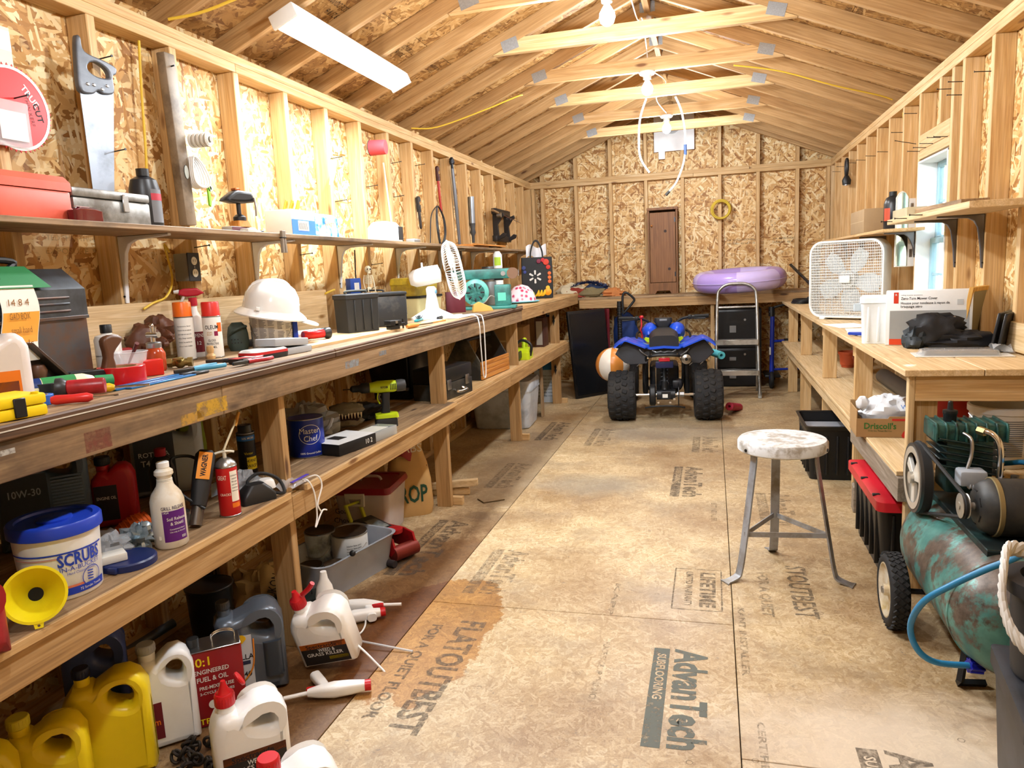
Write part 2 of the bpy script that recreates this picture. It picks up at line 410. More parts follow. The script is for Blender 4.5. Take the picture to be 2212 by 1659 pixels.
def advan(x, y, L, mat, mat2):
    fmark('AdvanTech', x, y, .15, -90, mat, wid=L, bold=.035); fbar(x-.095, y-L/2, x-.095, y+L/2, .055, mat)
    fmark('SUBFLOORING', x-.095, y+L*.18, .042, -90, FLM, wid=L*.5, bold=.02)
advan(-.085, 2.2, .56, PR1, PR2); advan(-.13, 4.58, .66, PR2, PR3); advan(-1.36, 3.3, .75, PR2, PR2); advan(-.93, 3.05, .5, PR3, PR3); advan(-1.28, 5.95, .7, PR2, PR2); advan(-.85, 5.75, .6, PR3, PR3); advan(.36, 4.1, .55, PR3, PR3)
advan(.5, 1.78, .5, PR2, PR2); advan(-1.3, 4.6, .6, PR3, PR3); advan(-.03, 5.55, .5, PR3, PR3)
fmark('LIFETIME', -.03, 3.0, .085, -90, PR2, wid=.34, bold=.04); fmark('LIMITED WARRANTY', -.105, 3.0, .04, -90, PR2, wid=.34); frect(-.165, 2.8, .03, 3.2, .006, PR2)
fmark('STOUTBEST', .34, 3.05, .12, -90, PR2, wid=.5, bold=.02); fmark('FOR A QUIET', .2, 3.0, .06, -90, PR3, wid=.42)
fmark('FLATOUTBEST', -.92, 2.2, .14, -90, PR2, wid=.72, bold=.03); fmark('FOR A QUIET FLOOR', -1.05, 2.2, .06, -90, PR2, wid=.62)
fmark('KANT INSTALLER', .1, 2.6, .035, -90, PR3, wid=.5); fmark('PLACE FACE UP THIS INCH', -.38, 2.3, .03, -90, PR3, wid=.38); fmark('KAPP', -.4, 2.85, .03, -90, PR3, wid=.3); fmark('ECT INSTALLER', .0, 4.0, .04, -90, PR3, wid=.3); fmark('CERTIFIED PERF', .13, 1.9, .03, -90, PR3, wid=.4)
for k in range(46):
    x, y = random.uniform(-1.0, .7), random.uniform(1.6, 6)
    B().plate([[(math.cos(t)*.011, math.sin(t)*.011) for t in [PI*j/3 for j in range(6)]], [(math.cos(t)*.008, math.sin(t)*.008) for t in [PI*j/3 for j in range(6)]]], 0, m=TM(x, y, .0008)).build('floor_print', PR3, fl, 0)
# ---- left wall
STUD = wood('z'); PLATE = wood('y'); PLX = wood('x')
def mk_stud(h):
    return B().cbox((0, 0, 0), (SD, ST, h), .003, seg=1)
wl = struct('wall_left'); st0 = None
def studs(parent, items, dims):
    first = {}
    for x, y, z0, z1 in items:
        h = round(z1-z0, 4)
        if h not in first: first[h] = B().cbox((0, 0, 0), (dims[0], dims[1], h), .003, seg=1).build('stud', STUD, parent, 0, loc=(x, y, (z0+z1)/2))
        else: link('stud', first[h].data, parent, (x, y, (z0+z1)/2))
LY = [2.2148+i*OC for i in range(-8, 16)]
studs(wl, [(XL-SD/2, y+ST/2, .038, ZP0) for y in LY]+[(XL-SD/2, YB-ST/2, .038, ZP0)], (SD, ST))
OSW = osb('y', 'z')
def sheets(parent, x, xt, y0, y1, z1, start, mat):
    y = start
    while y < y1:
        a, b = max(y, y0), min(y+1.2165, y1)
        if b > a: B().box(x, a, 0, x+xt, b, z1).build('osb_panel', mat, parent, 0)
        y += 1.2192
sheets(wl, XL-SD-.011, .011, YF, YB+SD, 2.6, -1.05, OSW)
for za, zb, cs in ((ZP0, 2.348, [YF, -.6, 3.05, 6.68, YB]), (2.3485, ZP1, [YF, 1.4, 5.1, YB])):
    for a, b in zip(cs, cs[1:]): board('top_plate', XL-SD, a+.001, za, XL, b-.001, zb, PLATE, wl)
board('bottom_plate', XL-SD, YF, 0, XL, YB, .038, PLATE, wl)
board('backer_board', XL, -.6, 1.1, XL+.038, 3.62, 1.31, wood('y', 'pale'), wl)
# ---- back wall
wb = struct('wall_back'); OSBK = osb('z', 'x')
BX = [-1.5397+j*OC for j in range(-1, 7)]
studs(wb, [(x, YB+SD/2, .038, ZP0) for x in BX+[XL+.02, XR-.02]], (ST, SD))
def roofz(x): return ZP1+SL*(x-XL if x < XM else XR-x)
for x in BX:
    z1 = roofz(x)+.02
    B().cbox((0, 0, 0), (ST, SD, z1-ZP1), .003, seg=1).build('gable_stud', STUD, wb, 0, loc=(x, YB+SD/2, (z1+ZP1)/2))
for za, zb, cs in ((ZP0, 2.348, [XL-.08, -.2, XR+.08]), (2.3485, ZP1, [XL-.08, .4, XR+.08])):
    for a, b in zip(cs, cs[1:]): board('top_plate', a+.001, YB, za, b-.001, YB+SD, zb, PLX, wb)
x = -2.3
while x < XR+.1:
    a, b = max(x, XL-.1), min(x+1.2165, XR+.1)
    z = 0
    for za, zb in ((0, 2.37), (2.373, 3.3)):
        if za == 0: B().box(a, YB+SD, za, b, YB+SD+.011, zb).build('osb_panel', OSBK, wb, 0)
        else:
            xs_ = [a]+([XM] if a < XM < b else [])+[b]; o = [(a, za)]+[(b, za)]+[(q, roofz(q)+.14) for q in reversed(xs_)]
            B().plate([o], .011, 0, TM(0, YB+SD+.0055, 0) @ UPX).build('osb_panel', OSBK, wb, 0)
    x += 1.2192
# OSB grade stamps
STP = faded('2c2018', .85, .36)
for px, py in ((1240, 548), (1380, 532), (1600, 522), (1700, 518)):
    p = P(px, py, y=YB+SD-.002); text('APA  RATED SHEATHING', .03, STP, wb, onface(p.x, p.y, p.z+.02), name='stamp', wid=.3); text('EXPOSURE 1  402 mm  32/16', .03, STP, wb, onface(p.x, p.y, p.z-.02), name='stamp', wid=.3)
for px, py in ((455, 521), (150, 515), (600, 525)):
    p = P(px, py, x=XL-SD+.002); text('RATED SHEATHING', .028, PR3, wl, TM(p.x, p.y, p.z) @ RM(90, 'Z') @ RM(90, 'X'), name='stamp', wid=.26); text('EXPOSURE 1', .028, PR3, wl, TM(p.x, p.y, p.z-.045) @ RM(90, 'Z') @ RM(90, 'X'), name='stamp', wid=.2)
# ---- right wall with window opening
wr = struct('wall_right')
RY = [3.9348+k*OC for k in range(-12, 12)]
W0, W1, WZ0, WZ1 = 4.552, 5.150, .98, 1.905
it = []
for k, y in zip(range(-12, 12), RY):
    if k == 2: continue
    it.append((XR+SD/2, y+ST/2, .038, ZP0))
it += [(XR+SD/2, 4.514+ST/2, .038, ZP0), (XR+SD/2, 4.741+ST/2, 2.06, ZP0), (XR+SD/2, 4.741+ST/2, .038, .94), (XR+SD/2, YB-ST/2, .038, ZP0)]
studs(wr, it, (SD, ST))
board('header', XR, 4.553, 1.97, XR+SD, 5.153, 2.06, PLATE, wr); board('header', XR, 4.553, WZ1+.012, XR+SD, 5.153, 1.969, PLATE, wr); board('sill_plate', XR, 4.553, .94, XR+SD, 5.153, .978, PLATE, wr)
for a, b, z0, z1 in ((YF, .3, 0, 2.6), (.303, 1.52, 0, 2.6), (1.523, 2.74, 0, 2.6), (2.743, 3.96, 0, 2.6), (3.963, W0-.01, 0, 2.6), (W0-.01, W1+.01, 0, WZ0-.03), (W0-.01, W1+.01, WZ1+.03, 2.6), (W1+.01, 6.4, 0, 2.6), (6.403, 7.62, 0, 2.6), (7.623, YB+SD, 0, 2.6)):
    B().box(XR+SD, a, z0, XR+SD+.011, b, z1).build('osb_panel', OSW, wr, 0)
for za, zb, cs in ((ZP0, 2.348, [YF, 2.7, 6.3, YB]), (2.3485, ZP1, [YF, 1.1, 4.7, YB])):
    for a, b in zip(cs, cs[1:]): board('top_plate', XR, a+.001, za, XR+SD, b-.001, zb, PLATE, wr)
board('bottom_plate', XR, YF, 0, XR+SD, YB, .038, PLATE, wr)
board('backer_board', XR-.02, -.6, .93, XR, 3.62, 1.05, wood('y', 'pale'), wr)
# ---- unseen outer skin, siding and shingles, added to stop light leaking through panel joints
SID = C('6d675c', .8)
B().box(XL-SD-.03, YF-.05, -.1, XL-SD-.0115, YB+.13, 2.7).build('siding', SID, wl, 0); B().box(XL-.2, YB+SD+.0115, -.1, XR+.2, YB+SD+.03, 3.4).build('siding', SID, wb, 0)
for a, b, z0, z1 in ((YF-.05, W0-.012, -.1, 2.7), (W1+.012, YB+.13, -.1, 2.7), (W0-.012, W1+.012, -.1, WZ0-.01), (W0-.012, W1+.012, WZ1+.01, 2.7)): B().box(XR+SD+.0115, a, z0, XR+SD+.03, b, z1).build('siding', SID, wr, 0)
# ---- window
wi = struct('window_1'); WF = C('dfe9ee', .5); WB_ = C('9cc4d4', .4)
for y0, z0, y1, z1 in ((W0, WZ0, W0+.012, WZ1), (W1-.012, WZ0, W1, WZ1), (W0, WZ0, W1, WZ0+.02), (W0, WZ1-.012, W1, WZ1)):
    B().box(XR-.005, y0, z0, XR+.13, y1, z1, .002, 1).build('jamb_board', C('eceff0', .6), wi, 0)
def sash(z0, z1, x):
    for y0, za, y1, zb in ((W0+.012, z0, W0+.05, z1), (W1-.05, z0, W1-.012, z1), (W0+.05, z0, W1-.05, z0+.035), (W0+.05, z1-.035, W1-.05, z1)):
        B().box(x, y0, za, x+.03, y1, zb, .003, 1).build('sash_rail', WB_, wi, 0)
    ym, zm = (W0+W1)/2, (z0+z1)/2
    B().box(x+.008, ym-.008, z0+.035, x+.022, ym+.008, z1-.035).build('muntin', WB_, wi, 0)
    B().box(x+.008, W0+.05, zm-.008, x+.022, W1-.05, zm+.008).build('muntin', WB_, wi, 0)
    for ya, yb in ((W0+.05, ym-.008), (ym+.008, W1-.05)):
        for za, zb in ((z0+.035, zm-.008), (zm+.008, z1-.035)):
            B().box(x+.013, ya, za, x+.016, yb, zb).build('pane', FILMG, wi, 0)
FILMG = C('eaf3f6', .03, alpha=.12, var=0)
sash(WZ0+.02, 1.44, XR+.075); sash(1.42, WZ1-.012, XR+.1)
# ---- front wall behind the camera
wf = struct('wall_front')
for x0, x1, z0, z1 in ((XL-.1, XM-.6, 0, 2.6), (XM-.597, XM+.617, 0, 2.6), (XM+.62, XR+.1, 0, 2.6)):
    B().box(x0, YF-.02, z0, x1, YF, z1).build('osb_panel', OSBK, wf, 0)
B().plate([[(XL-.1, 2.6), (XR+.1, 2.6), (XM, 3.3)]], .02, 0, TM(0, YF-.01, 0) @ UPX).build('osb_panel', OSBK, wf, 0)
gr = struct('ground'); B().box(-14, -16, -.5, 16, 26, -.45).build('ground_surface', C('8d8f7c', .9, vs=2), gr, 0)
# ---- roof
ce = struct('ceiling'); RD = .089/math.cos(math.atan(SL)); RFM = wood('x', 'roof'); OSR = osb('y', 'x', 'roof')
RW = XM-XL+.12
def rafter_mesh(sg):
    o = [(-RW*sg, 0), (0, RW*SL), (0, RW*SL+RD), (-RW*sg, RD)]
    if sg < 0: o = [(RW, 0), (0, RW*SL), (0, RW*SL+RD), (RW, RD)]
    return B().plate([o], ST, 0, UPX)
TSL = math.atan(SL)
rl0 = rr0 = None
for i, y in enumerate(LY+[LY[-1]+OC*.62]):
    zb = ZP1-.12*SL
    for sg in (1, -1):
        L = RW/math.cos(TSL)
        if (rl0 if sg > 0 else rr0) is None:
            c = B().cbox((L/2, 0, .0445), (L, ST, .089), .002, seg=1).build('rafter', RFM, ce, 0)
            if sg > 0: rl0 = c
            else: rr0 = c
            me = c.data
        else: me = (rl0 if sg > 0 else rr0).data; c = link('rafter', me, ce)
        c.location = (XM-sg*RW, y+ST/2, zb)
        c.rotation_euler = (0, -TSL if sg > 0 else PI+TSL, 0)
        if sg < 0: c.rotation_euler = (0, -TSL, PI)
def sheath(sg):
    y = -2.2
    row = 0
    L = (RW+.2)/math.cos(TSL); th = .011
    for r, (d0, d1) in enumerate(((0, .9), (.903, L-.0))):
        y = -2.2+(1.22 if r else 0)
        while y < YB+.3:
            a, b = max(y, YF-.1), min(y+2.435, YB+SD+.011)
            if b > a+.05:
                o = B().box(d0, a, .0895, d1, b, .0895+th).build('roof_panel', OSR, ce, 0)
                o.location = (XM-sg*(RW+.2), 0 if sg > 0 else 0, ZP1-.32*SL)
                o.rotation_euler = (0, -TSL, 0)
                if sg < 0: o.rotation_euler = (0, -TSL, 0); o.scale = (1, 1, 1)
                if sg < 0:
                    # mirrored slope: same sheet, rotated the other way
                    for v in o.data.vertices: v.co.x = -v.co.x
                    o.data.flip_normals(); o.rotation_euler = (0, TSL, 0); o.location = (XM+(RW+.2), 0, ZP1-.32*SL)
            y += 2.438
sheath(1); sheath(-1)
for sg in (1, -1):
    x0 = XM-sg*(RW+.3); za = ZP1-.42*SL+RD+.013
    B().add([(x0, YF-.2, za), (XM, YF-.2, za+(RW+.3)*SL), (XM, YB+.3, za+(RW+.3)*SL), (x0, YB+.3, za), (x0, YF-.2, za+.03), (XM, YF-.2, za+(RW+.3)*SL+.03), (XM, YB+.3, za+(RW+.3)*SL+.03), (x0, YB+.3, za+.03)], [(0, 3, 2, 1), (4, 5, 6, 7), (0, 1, 5, 4), (1, 2, 6, 5), (2, 3, 7, 6), (3, 0, 4, 7)]).build('shingle_layer', C('3a3836', .9), ce, 0)  # unseen roof layer, added to close light leaks between the sheets
B().box(XM-.02, YF, roofz(XM)+.005, XM+.02, YB, roofz(XM)+.1).build('ridge_board', wood('y', 'roof'), ce, 0)
# collar ties with toothed steel gusset plates
GUS = C('9a9b9b', .5, .35, var=.35, vs=120, bump=.5)
tm = None; gm = None
for i in range(-8, 16, 2):
    y = 2.2148+i*OC
    t = B().plate([[(-.895, 2.70), (.895, 2.70), (.69, 2.789), (-.69, 2.789)]], ST, 0, UPX).build('collar_tie', wood('x', 'pine'), ce, 0, loc=(XM, y+ST/2, 0)) if tm is None else link('collar_tie', tm, ce, (XM, y+ST/2, 0))
    tm = t.data
    for sx, z, ang, w in ((-.782, 2.752, -15, .105), (.782, 2.752, 15, .105), (0, roofz(XM)+.045, 0, .09)):
        if gm is None: g = B().box(-.052, -.0012, -.035, .052, 0, .035).build('gusset_plate', GUS, t, 0); gm = g.data
        else: g = link('gusset_plate', gm, t)
        g.location = (sx, -ST/2-.0004, z); g.rotation_euler = (0, R(ang), 0)
# roof sheet stamps
for px, py, s in ((880, 105, .09), (940, 145, .07), (1030, 200, .05), (1855, 30, .1), (740, 15, .1)):
    p = None
    sg = 1 if px < 1400 else -1
    # meet the sheathing plane
    d = _f+_r*(px-IW/2)/FPX-_u*(py-IH/2)/FPX
    z0 = ZP1+RD-.002
    if sg > 0: t = (z0+SL*(0-XL)-CH)/(d.z-SL*d.x)
    else: t = (z0+SL*XR-CH)/(d.z+SL*d.x)
    p = V((0, 0, CH))+d*t
    m = TM(*p) @ RM(math.degrees(-TSL)*sg, 'Y') @ RM(180, 'X') @ RM(90, 'Z')
    text('THIS SIDE DOWN', s*.5, STP, ce, m, name='stamp', wid=s*2.2); text('32/16', s*.5, STP, ce, m @ TM(0, s*.6, 0), name='stamp')
# ================================================================ lamps
def tube_lamp():
    L = 1.22; y0 = 2.95; xc = -1.765; z = roofz(xc)-.012
    t = thing('strip_light', 'lit white four foot strip light on the rafters above the left shelf', 'light', (xc, y0+L/2, z), rot=(0, -TSL, 0))
    B().rrect([(-.03, .062, L/2, .01), (0, .062, L/2, .01)]).build('housing', WHP, t)
    b = B()
    for sgn in (-1, 1): b.box(-.064, sgn*(L/2)-.008, -.062, .064, sgn*(L/2)+.008, 0, .005)
    for sgn, nm in ((-1, 'end_cap'), (1, 'end_cap')):
        B().box(-.064, sgn*(L/2)-.008, -.062, .064, sgn*(L/2)+.008, 0, .005).build('end_cap', WHP, t)
    B().rrect([(-.058, .04, L/2-.01, .02), (-.052, .055, L/2-.01, .02), (-.031, .06, L/2-.01, .02)]).build('diffuser', C('ffffff', .4, emit=14), t)
    li = bpy.data.lights.new('strip_lamp', 'AREA'); li.shape = 'RECTANGLE'; li.size = .1; li.size_y = L-.05; li.energy = TUBE_W; li.color = (.86, .94, 1)
    o = bpy.data.objects.new('strip_lamp', li); COL.objects.link(o); o.parent = t; o.location = (0, 0, -.064)
def bulb(x, y, label):
    t = thing('bulb_holder', label, 'light', (x, y, 2.70)); 
    B().lathe([(.0, 0), (.056, 0), (.058, -.008), (.05, -.02), (.03, -.024), (.027, -.05), (.02, -.052)]).build('holder', WHP, t)
    B().lathe([(.013, -.045), (.014, -.06), (.026, -.08), (.038, -.1), (.04, -.12), (.032, -.145), (.014, -.158), (.001, -.16)], 20).build('bulb', C('ffffff', .4, emit=22), t)
    li = bpy.data.lights.new('bulb_lamp', 'POINT'); li.energy = BULB_W; li.shadow_soft_size = .05; li.color = (.9, .95, 1)
    o = bpy.data.objects.new('bulb_lamp', li); COL.objects.link(o); o.parent = t; o.location = (0, 0, -.225)
tube_lamp()
bulb(-.495, 3.86, 'lit bulb in a white holder on the nearest visible roof tie, at the top edge')
bulb(-.434, 5.485, 'lit bulb in a white holder on the middle roof tie, above the white hoop')
bulb(-.395, 7.11, 'lit bulb on the farther roof tie in front of the white sheet')
bulb(-.45, 2.235, 'lit bulb in a white holder on the roof tie above the camera')
bulb(-.45, .61, 'lit bulb in a white holder on the roof tie behind the camera')
# ================================================================ benches and shelves
PINE_Y, PINE_X, PINE_Z = wood('y'), wood('x'), wood('z')
US_Y, US_X, US_Z = wood('y', 'used'), wood('x', 'used'), wood('z', 'used')
AG_Y, AG_X, AG_Z, DT_Y = wood('y', 'aged'), wood('x', 'aged'), wood('z', 'aged'), wood('y', 'dirty')
def part(t, name, x0, y0, z0, x1, y1, z1, mat, bev=.002):
    return board(name, x0, y0, z0, x1, y1, z1, mat, t, bev)
LBZ, LSZ, RBZ, RSZ = 1.085, .622, .92, .515
t = thing('workbench', 'long stained wooden workbench with a lower shelf along the left wall', 'workbench')
for a, b in ((-.9, 2.6), (2.603, 5.62)):
    for x0, x1 in ((-2.076, -1.775), (-1.772, -1.462)): part(t, 'top_board', x0, a, 1.058, x1, b, LBZ, wood('y', 'aged'))
    part(t, 'edge_strip', -1.4615, a, 1.055, -1.447, b, 1.0885, wood('y', 'edge'), .004); part(t, 'pale_line', -1.4468, a, 1.0745, -1.4455, b, 1.0775, C('cfc8ba', .4, var=.4, vs=30), 0)  # dark edge strip with a thin pale line along its front
for x0, x1 in ((-2.076, -1.775), (-1.772, -1.455)): part(t, 'top_board', x0, 5.623, 1.055, x1, 8.17, 1.08, PINE_Y)
for a, b, m in ((-.9, 1.9, DT_Y), (1.903, 5.62, AG_Y), (5.623, 8.16, US_Y)): part(t, 'apron', -1.494, a, .966, -1.457, b, 1.0545, m)
for y in (.6, 2.25, 3.9, 5.56, 7.2):
    m = US_Z
    part(t, 'post', -1.584, y, 0, -1.495, y+.038, .51, m); part(t, 'post', -1.584, y, .6005, -1.495, y+.038, 1.0545, m)
    part(t, 'cross_rail', -2.076, y, .512, -1.4955, y+.038, .6, PINE_X)
    part(t, 'foot_block', -1.5845, y+.039, 0, -1.44, y+.077, .05, PINE_X)
for a, b, m in ((-.9, 2.22, US_Y), (2.223, 5.2, US_Y), (5.203, 7.55, US_Y)): part(t, 'shelf_rail', -1.494, a, .511, -1.457, b, .6, m)
for a, b in ((-.9, 2.2), (2.3, 3.96)):
    for x0, x1, m in ((-2.076, -1.87, AG_Y), (-1.867, -1.66, AG_Y), (-1.657, -1.4555, wood('y', 'aged'))): part(t, 'shelf_board', x0, a, .6005, x1, b, LSZ, m)
part(t, 'shelf_edge', -1.455, -.9, .6004, -1.445, 2.2, .6225, PINE_Y, .001); part(t, 'shelf_edge', -1.455, 2.3, .6004, -1.441, 3.96, .6225, PINE_Y, .001)
for x0, x1 in ((-2.076, -1.87), (-1.867, -1.66), (-1.657, -1.472)): part(t, 'shelf_board', x0, 3.963, .6005, x1, 7.5, .62, PINE_Y)
for z in (.86, .36): B().plate([[(0, .05), (.012, .02), (.006, 0), (.014, -.012), (.006, -.03), (0, -.06), (-.006, -.03), (-.014, -.012), (-.006, 0), (-.012, .02)]], .01, .002, TM(-1.54, 7.193, z) @ UPX).build('iron_hook', BLACK, t)
# pale wear and paint marks on the apron
for y, z, w, h, c in ((1.85, 1.0, .07, .045, 'd8a92a'), (1.76, .985, .05, .03, 'c99a3a'), (2.75, 1.01, .06, .03, '9aa5ad'), (3.05, 1.02, .04, .02, '8d98a0'), (1.15, 1.03, .05, .012, 'c9c6be'), (1.42, 1.0, .04, .05, '7a3a2c')):
    s = faded(c, .7, .45); B().sheet(lambda u, v: (-1.4565, y+w*(u-.5)*2, z+h*(v-.5)), 1, 1).build('paint_mark', s, t, 0)
# back bench
t = thing('workbench', 'wooden workbench with a pine front rail along the back wall', 'workbench')
part(t, 'top_board', -2.0, 8.18, 1.0, 1.22, 8.42, 1.025, AG_X); part(t, 'top_board', -2.0, 8.423, 1.0, 1.22, 8.69, 1.025, AG_X)
part(t, 'apron', -1.45, 8.172, .905, 1.22, 8.21, .9995, US_X)
for x in (-.02, 1.1): part(t, 'post', x, 8.215, 0, x+.038, 8.3, .9995, PINE_Z)
# right bench
t = thing('workbench', 'pale board workbench with a lower shelf along the right wall under the window', 'workbench')
for x0, x1 in ((.70, .965), (.968, 1.229)):
    for a, b in ((3.02, 5.6), (5.603, 8.1)): part(t, 'top_board', x0, a, .895, x1, b, RBZ, wood('y', 'pale'))
part(t, 'apron', .745, 3.05, .795, 1.229, 3.088, .8945, wood('x', 'pine'))
for y in (3.09, 4.27, 5.45, 6.78, 7.87):
    part(t, 'post', .745, y, 0, .834, y+.038, .43, PINE_Z); part(t, 'post', .745, y, .5155, .834, y+.038, .8945, PINE_Z)
    part(t, 'cross_rail', .745, y, .431, 1.229, y+.038, .495, PINE_X)
    if y > 4: part(t, 'post_cap', .745, y+.039, .81, .834, y+.077, .8945, PINE_Z)
part(t, 'post', .722, 3.05, .28, .7445, 3.088, .8945, wood('z', 'pale'))
part(t, 'shelf_rail', .706, 4.05, .42, .744, 8.0, .4955, wood('y', 'pale')); part(t, 'shelf_rail', .69, 3.03, .40, .728, 4.045, .4955, wood('y', 'grey'))
for x0, x1 in ((.69, .87), (.873, 1.05), (1.053, 1.229)):
    for a, b in ((3.06, 5.5), (5.503, 8.0)): part(t, 'shelf_board', x0, a, .496, x1, b, RSZ, wood('y', 'pale'))
# ---- wall shelves with pressed steel brackets
def bracket(t, x, y, z, sx, d, h, mat, n='bracket'):
    """L bracket under a shelf: sx=+1 grows away from the left wall"""
    o = [(0, 0), (d, 0), (d, -.008), (d*.35, -.016), (.045, -.03), (.028, -.06), (.014, -h*.6), (.006, -h), (0, -h)]
    b = B().plate([o], .018, .003, RM(0, 'X') @ UPX)
    if sx < 0: b.v = [(-p[0], p[1], p[2]) for p in b.v]
    k = b.build(n, mat, t, 50, loc=(x, y, z)); 
    q = B().cyl((sx*.004, -.0125, -h*.9), (sx*.004, -.009, -h*.9), .004, n=8).build('screw', DKSTEEL, k)
t = thing('wall_shelf', 'long narrow grey plank shelf on white brackets along the left wall', 'shelf')
part(t, 'shelf_board', XL+.001, -.8, 1.553, -1.8, 5.1, 1.571, AG_Y); part(t, 'shelf_board', XL+.001, 5.103, 1.549, -1.8, 8.1, 1.566, AG_Y)
for i in range(-2, 8): bracket(t, XL+.0008, 2.2148+ST/2+i*2*OC, 1.5525 if i < 4 else 1.5485, 1, .22, .24, C('dcdde0', .35))
t = thing('wall_shelf', 'thick pine plank shelf on two grey brackets beside the window', 'shelf')
part(t, 'shelf_board', .98, 3.33, 1.52, 1.229, 4.75, 1.548, wood('y', 'pale'))
for y in (3.9348+ST/2, 4.341+ST/2): bracket(t, XR-.0008, y, 1.5195, -1, .2, .25, C('6f7076', .3, .8))
t = thing('wall_shelf', 'thin board shelf on the right wall above the box fan', 'shelf')
part(t, 'shelf_board', 1.0, 4.95, 1.487, 1.229, 8.3, 1.505, wood('y', 'pine'))
for k in (3, 5, 7, 9): bracket(t, XR-.0008, 3.9348+ST/2+k*OC, 1.4865, -1, .18, .16, C('6f7076', .3, .8))
# ================================================================ large things
# ---- quad bike seen from behind
def quad():
    t = thing('quad_bike', 'blue and black quad bike parked with its knobbly rear tyres facing the camera', 'quad bike', (-.41, 6.47, 0), 4)
    BL = C('1450d8', .3, coat=.4); FB = C('131418', .4, var=.25, grime='23252c'); KN = C('1d1d1f', .8, bump=.3, grime='2e2b28')
    AX = RM(90, 'Y')
    def tyre(x, y, r, w, n, cols, nm):
        prof = [(r*.5, -w*.46), (r*.72, -w*.5), (r*.88, -w*.49), (r*.95, -w*.4), (r*.965, 0), (r*.95, w*.4), (r*.88, w*.49), (r*.72, w*.5), (r*.5, w*.46)]
        o = B().lathe(prof, 36, TM(x, y, r) @ AX).build(nm, KN, t)
        b = B()
        for k in range(n):
            for c in range(cols):
                u = (c+.5)/cols-.5; a = 2*PI*(k+.5*(c % 2))/n; rr = r*(.955-.10*abs(u*2)**3)
                m = TM(x, y, r) @ MX.Rotation(a, 4, 'X') @ TM(u*w*.94, 0, rr) @ RM(18 if c % 2 else -18, 'Z')
                b.box(-w*.095, -r*.085, -.012, w*.095, r*.085, r*.05, .006, 1, m)
        b.build('tread', KN, o)
        B().lathe([(r*.48, -w*.3), (r*.5, -w*.44), (r*.2, -w*.2), (.02, -w*.2)], 24, TM(x, y, r) @ AX).build('rim', DKSTEEL, o)
    tyre(-.37, 0, .222, .238, 20, 4, 'rear_tyre'); tyre(.37, 0, .222, .238, 20, 4, 'rear_tyre')
    tyre(-.34, 1.02, .2, .17, 18, 3, 'front_tyre'); tyre(.34, 1.02, .2, .17, 18, 3, 'front_tyre')
    ZA = .222
    B().cyl((-.27, 0, ZA), (.27, 0, ZA), .0125).build('axle', CHROME, t)
    B().cyl((-.07, 0, ZA), (.09, 0, ZA), .045).box(-.03, -.05, ZA-.03, .05, -.04, ZA+.03).build('axle_carrier', FB, t)
    B().box(-.02, -.052, ZA-.02, .025, -.0505, ZA+.012).build('sticker', PAPER, t, 0)
    B().lathe([(.02, -.028), (.085, -.028), (.095, -.018), (.095, .018), (.085, .028), (.02, .028)], 28, TM(-.105, 0, ZA) @ AX).build('brake_drum', BLACK, t)
    B().lathe([(.03, -.003), (.1, -.003), (.1, .003), (.03, .003)], 36, TM(.118, 0, ZA) @ AX).build('sprocket', DKSTEEL, t)
    B().cyl((.105, 0, ZA), (.165, 0, ZA), .024, n=6).build('axle_nut', STEEL, t)
    for x, z in ((-.055, .163), (.045, .163), (.08, .192)): B().cyl((x, -.07, z), (x, -.04, z), .011, n=6).build('bolt', CHROME, t)
    B().tube([(-.17, -.06, .115), (-.1, -.08, .13), (0, -.085, .135), (.1, -.08, .13), (.17, -.06, .115)], .008).build('skid_bar', BLACK, t)
    B().cbox((-.05, .2, .24), (.035, .42, .05), .01).cbox((.07, .2, .24), (.035, .42, .05), .01).build('swing_arm', BLACK, t)
    B().cyl((0, .03, .27), (0, .17, .5), .02).cyl((0, .0, .25), (0, .06, .32), .03).build('shock_absorber', BLACK, t)
    cp = [(0+.034*math.cos(a), .035+.14*(a/(2*PI*7))+.0, .285+.21*(a/(2*PI*7))+.034*math.sin(a)*.5) for a in [2*PI*7*k/84 for k in range(85)]]
    B().tube(cp, .0062, 6, 0).build('spring', FB, t)
    B().cbox((0, .45, .3), (.26, .4, .3), .03).cbox((.11, .12, .3), (.09, .12, .08), .02).build('engine', FB, t)
    for s in (-1, 1):
        B().tube([(s*.155, -.02, .56), (s*.16, .06, .42), (s*.15, .16, .27), (s*.1, .3, .2)], .011).build('frame_tube', BLACK, t)
        B().tube([(s*.21, -.05, .635), (s*.19, -.06, .61), (s*.13, -.04, .565)], .007).build('fender_stay', C('8a8a8a', .4, .8), t)
        B().cyl((s*.14, -.05, .555), (s*.14, -.03, .555), .009, n=8).build('bolt', CHROME, t)
    B().cyl((-.075, .0, .25), (-.075, .02, .47), .006).build('brake_rod', CHROME, t)
    # mudguard flaps facing the rear
    for s in (-1, 1):
        o = [(.335*s, .715), (.13*s, .655), (.11*s, .60), (.15*s, .505), (.30*s, .50), (.345*s, .52), (.425*s, .595), (.40*s, .64)]
        f = B().plate([o], .012, .004, TM(0, -.075, 0) @ RM(-8, 'X') @ TM(0, 0, 0) @ UPX).build('mudguard', C('20222a', .38, var=.4, vs=8), t)
        o2 = [(.2*s, .585), (.125*s, .585), (.15*s, .505), (.26*s, .5)]
        for x, z in ((.31*s, .515), (.22*s, .508)): B().tube([(x-.012, -.153, z-.008), (x, -.158, z+.004), (x+.012, -.153, z+.012)], .003, 6).build('clip', STEEL, f)
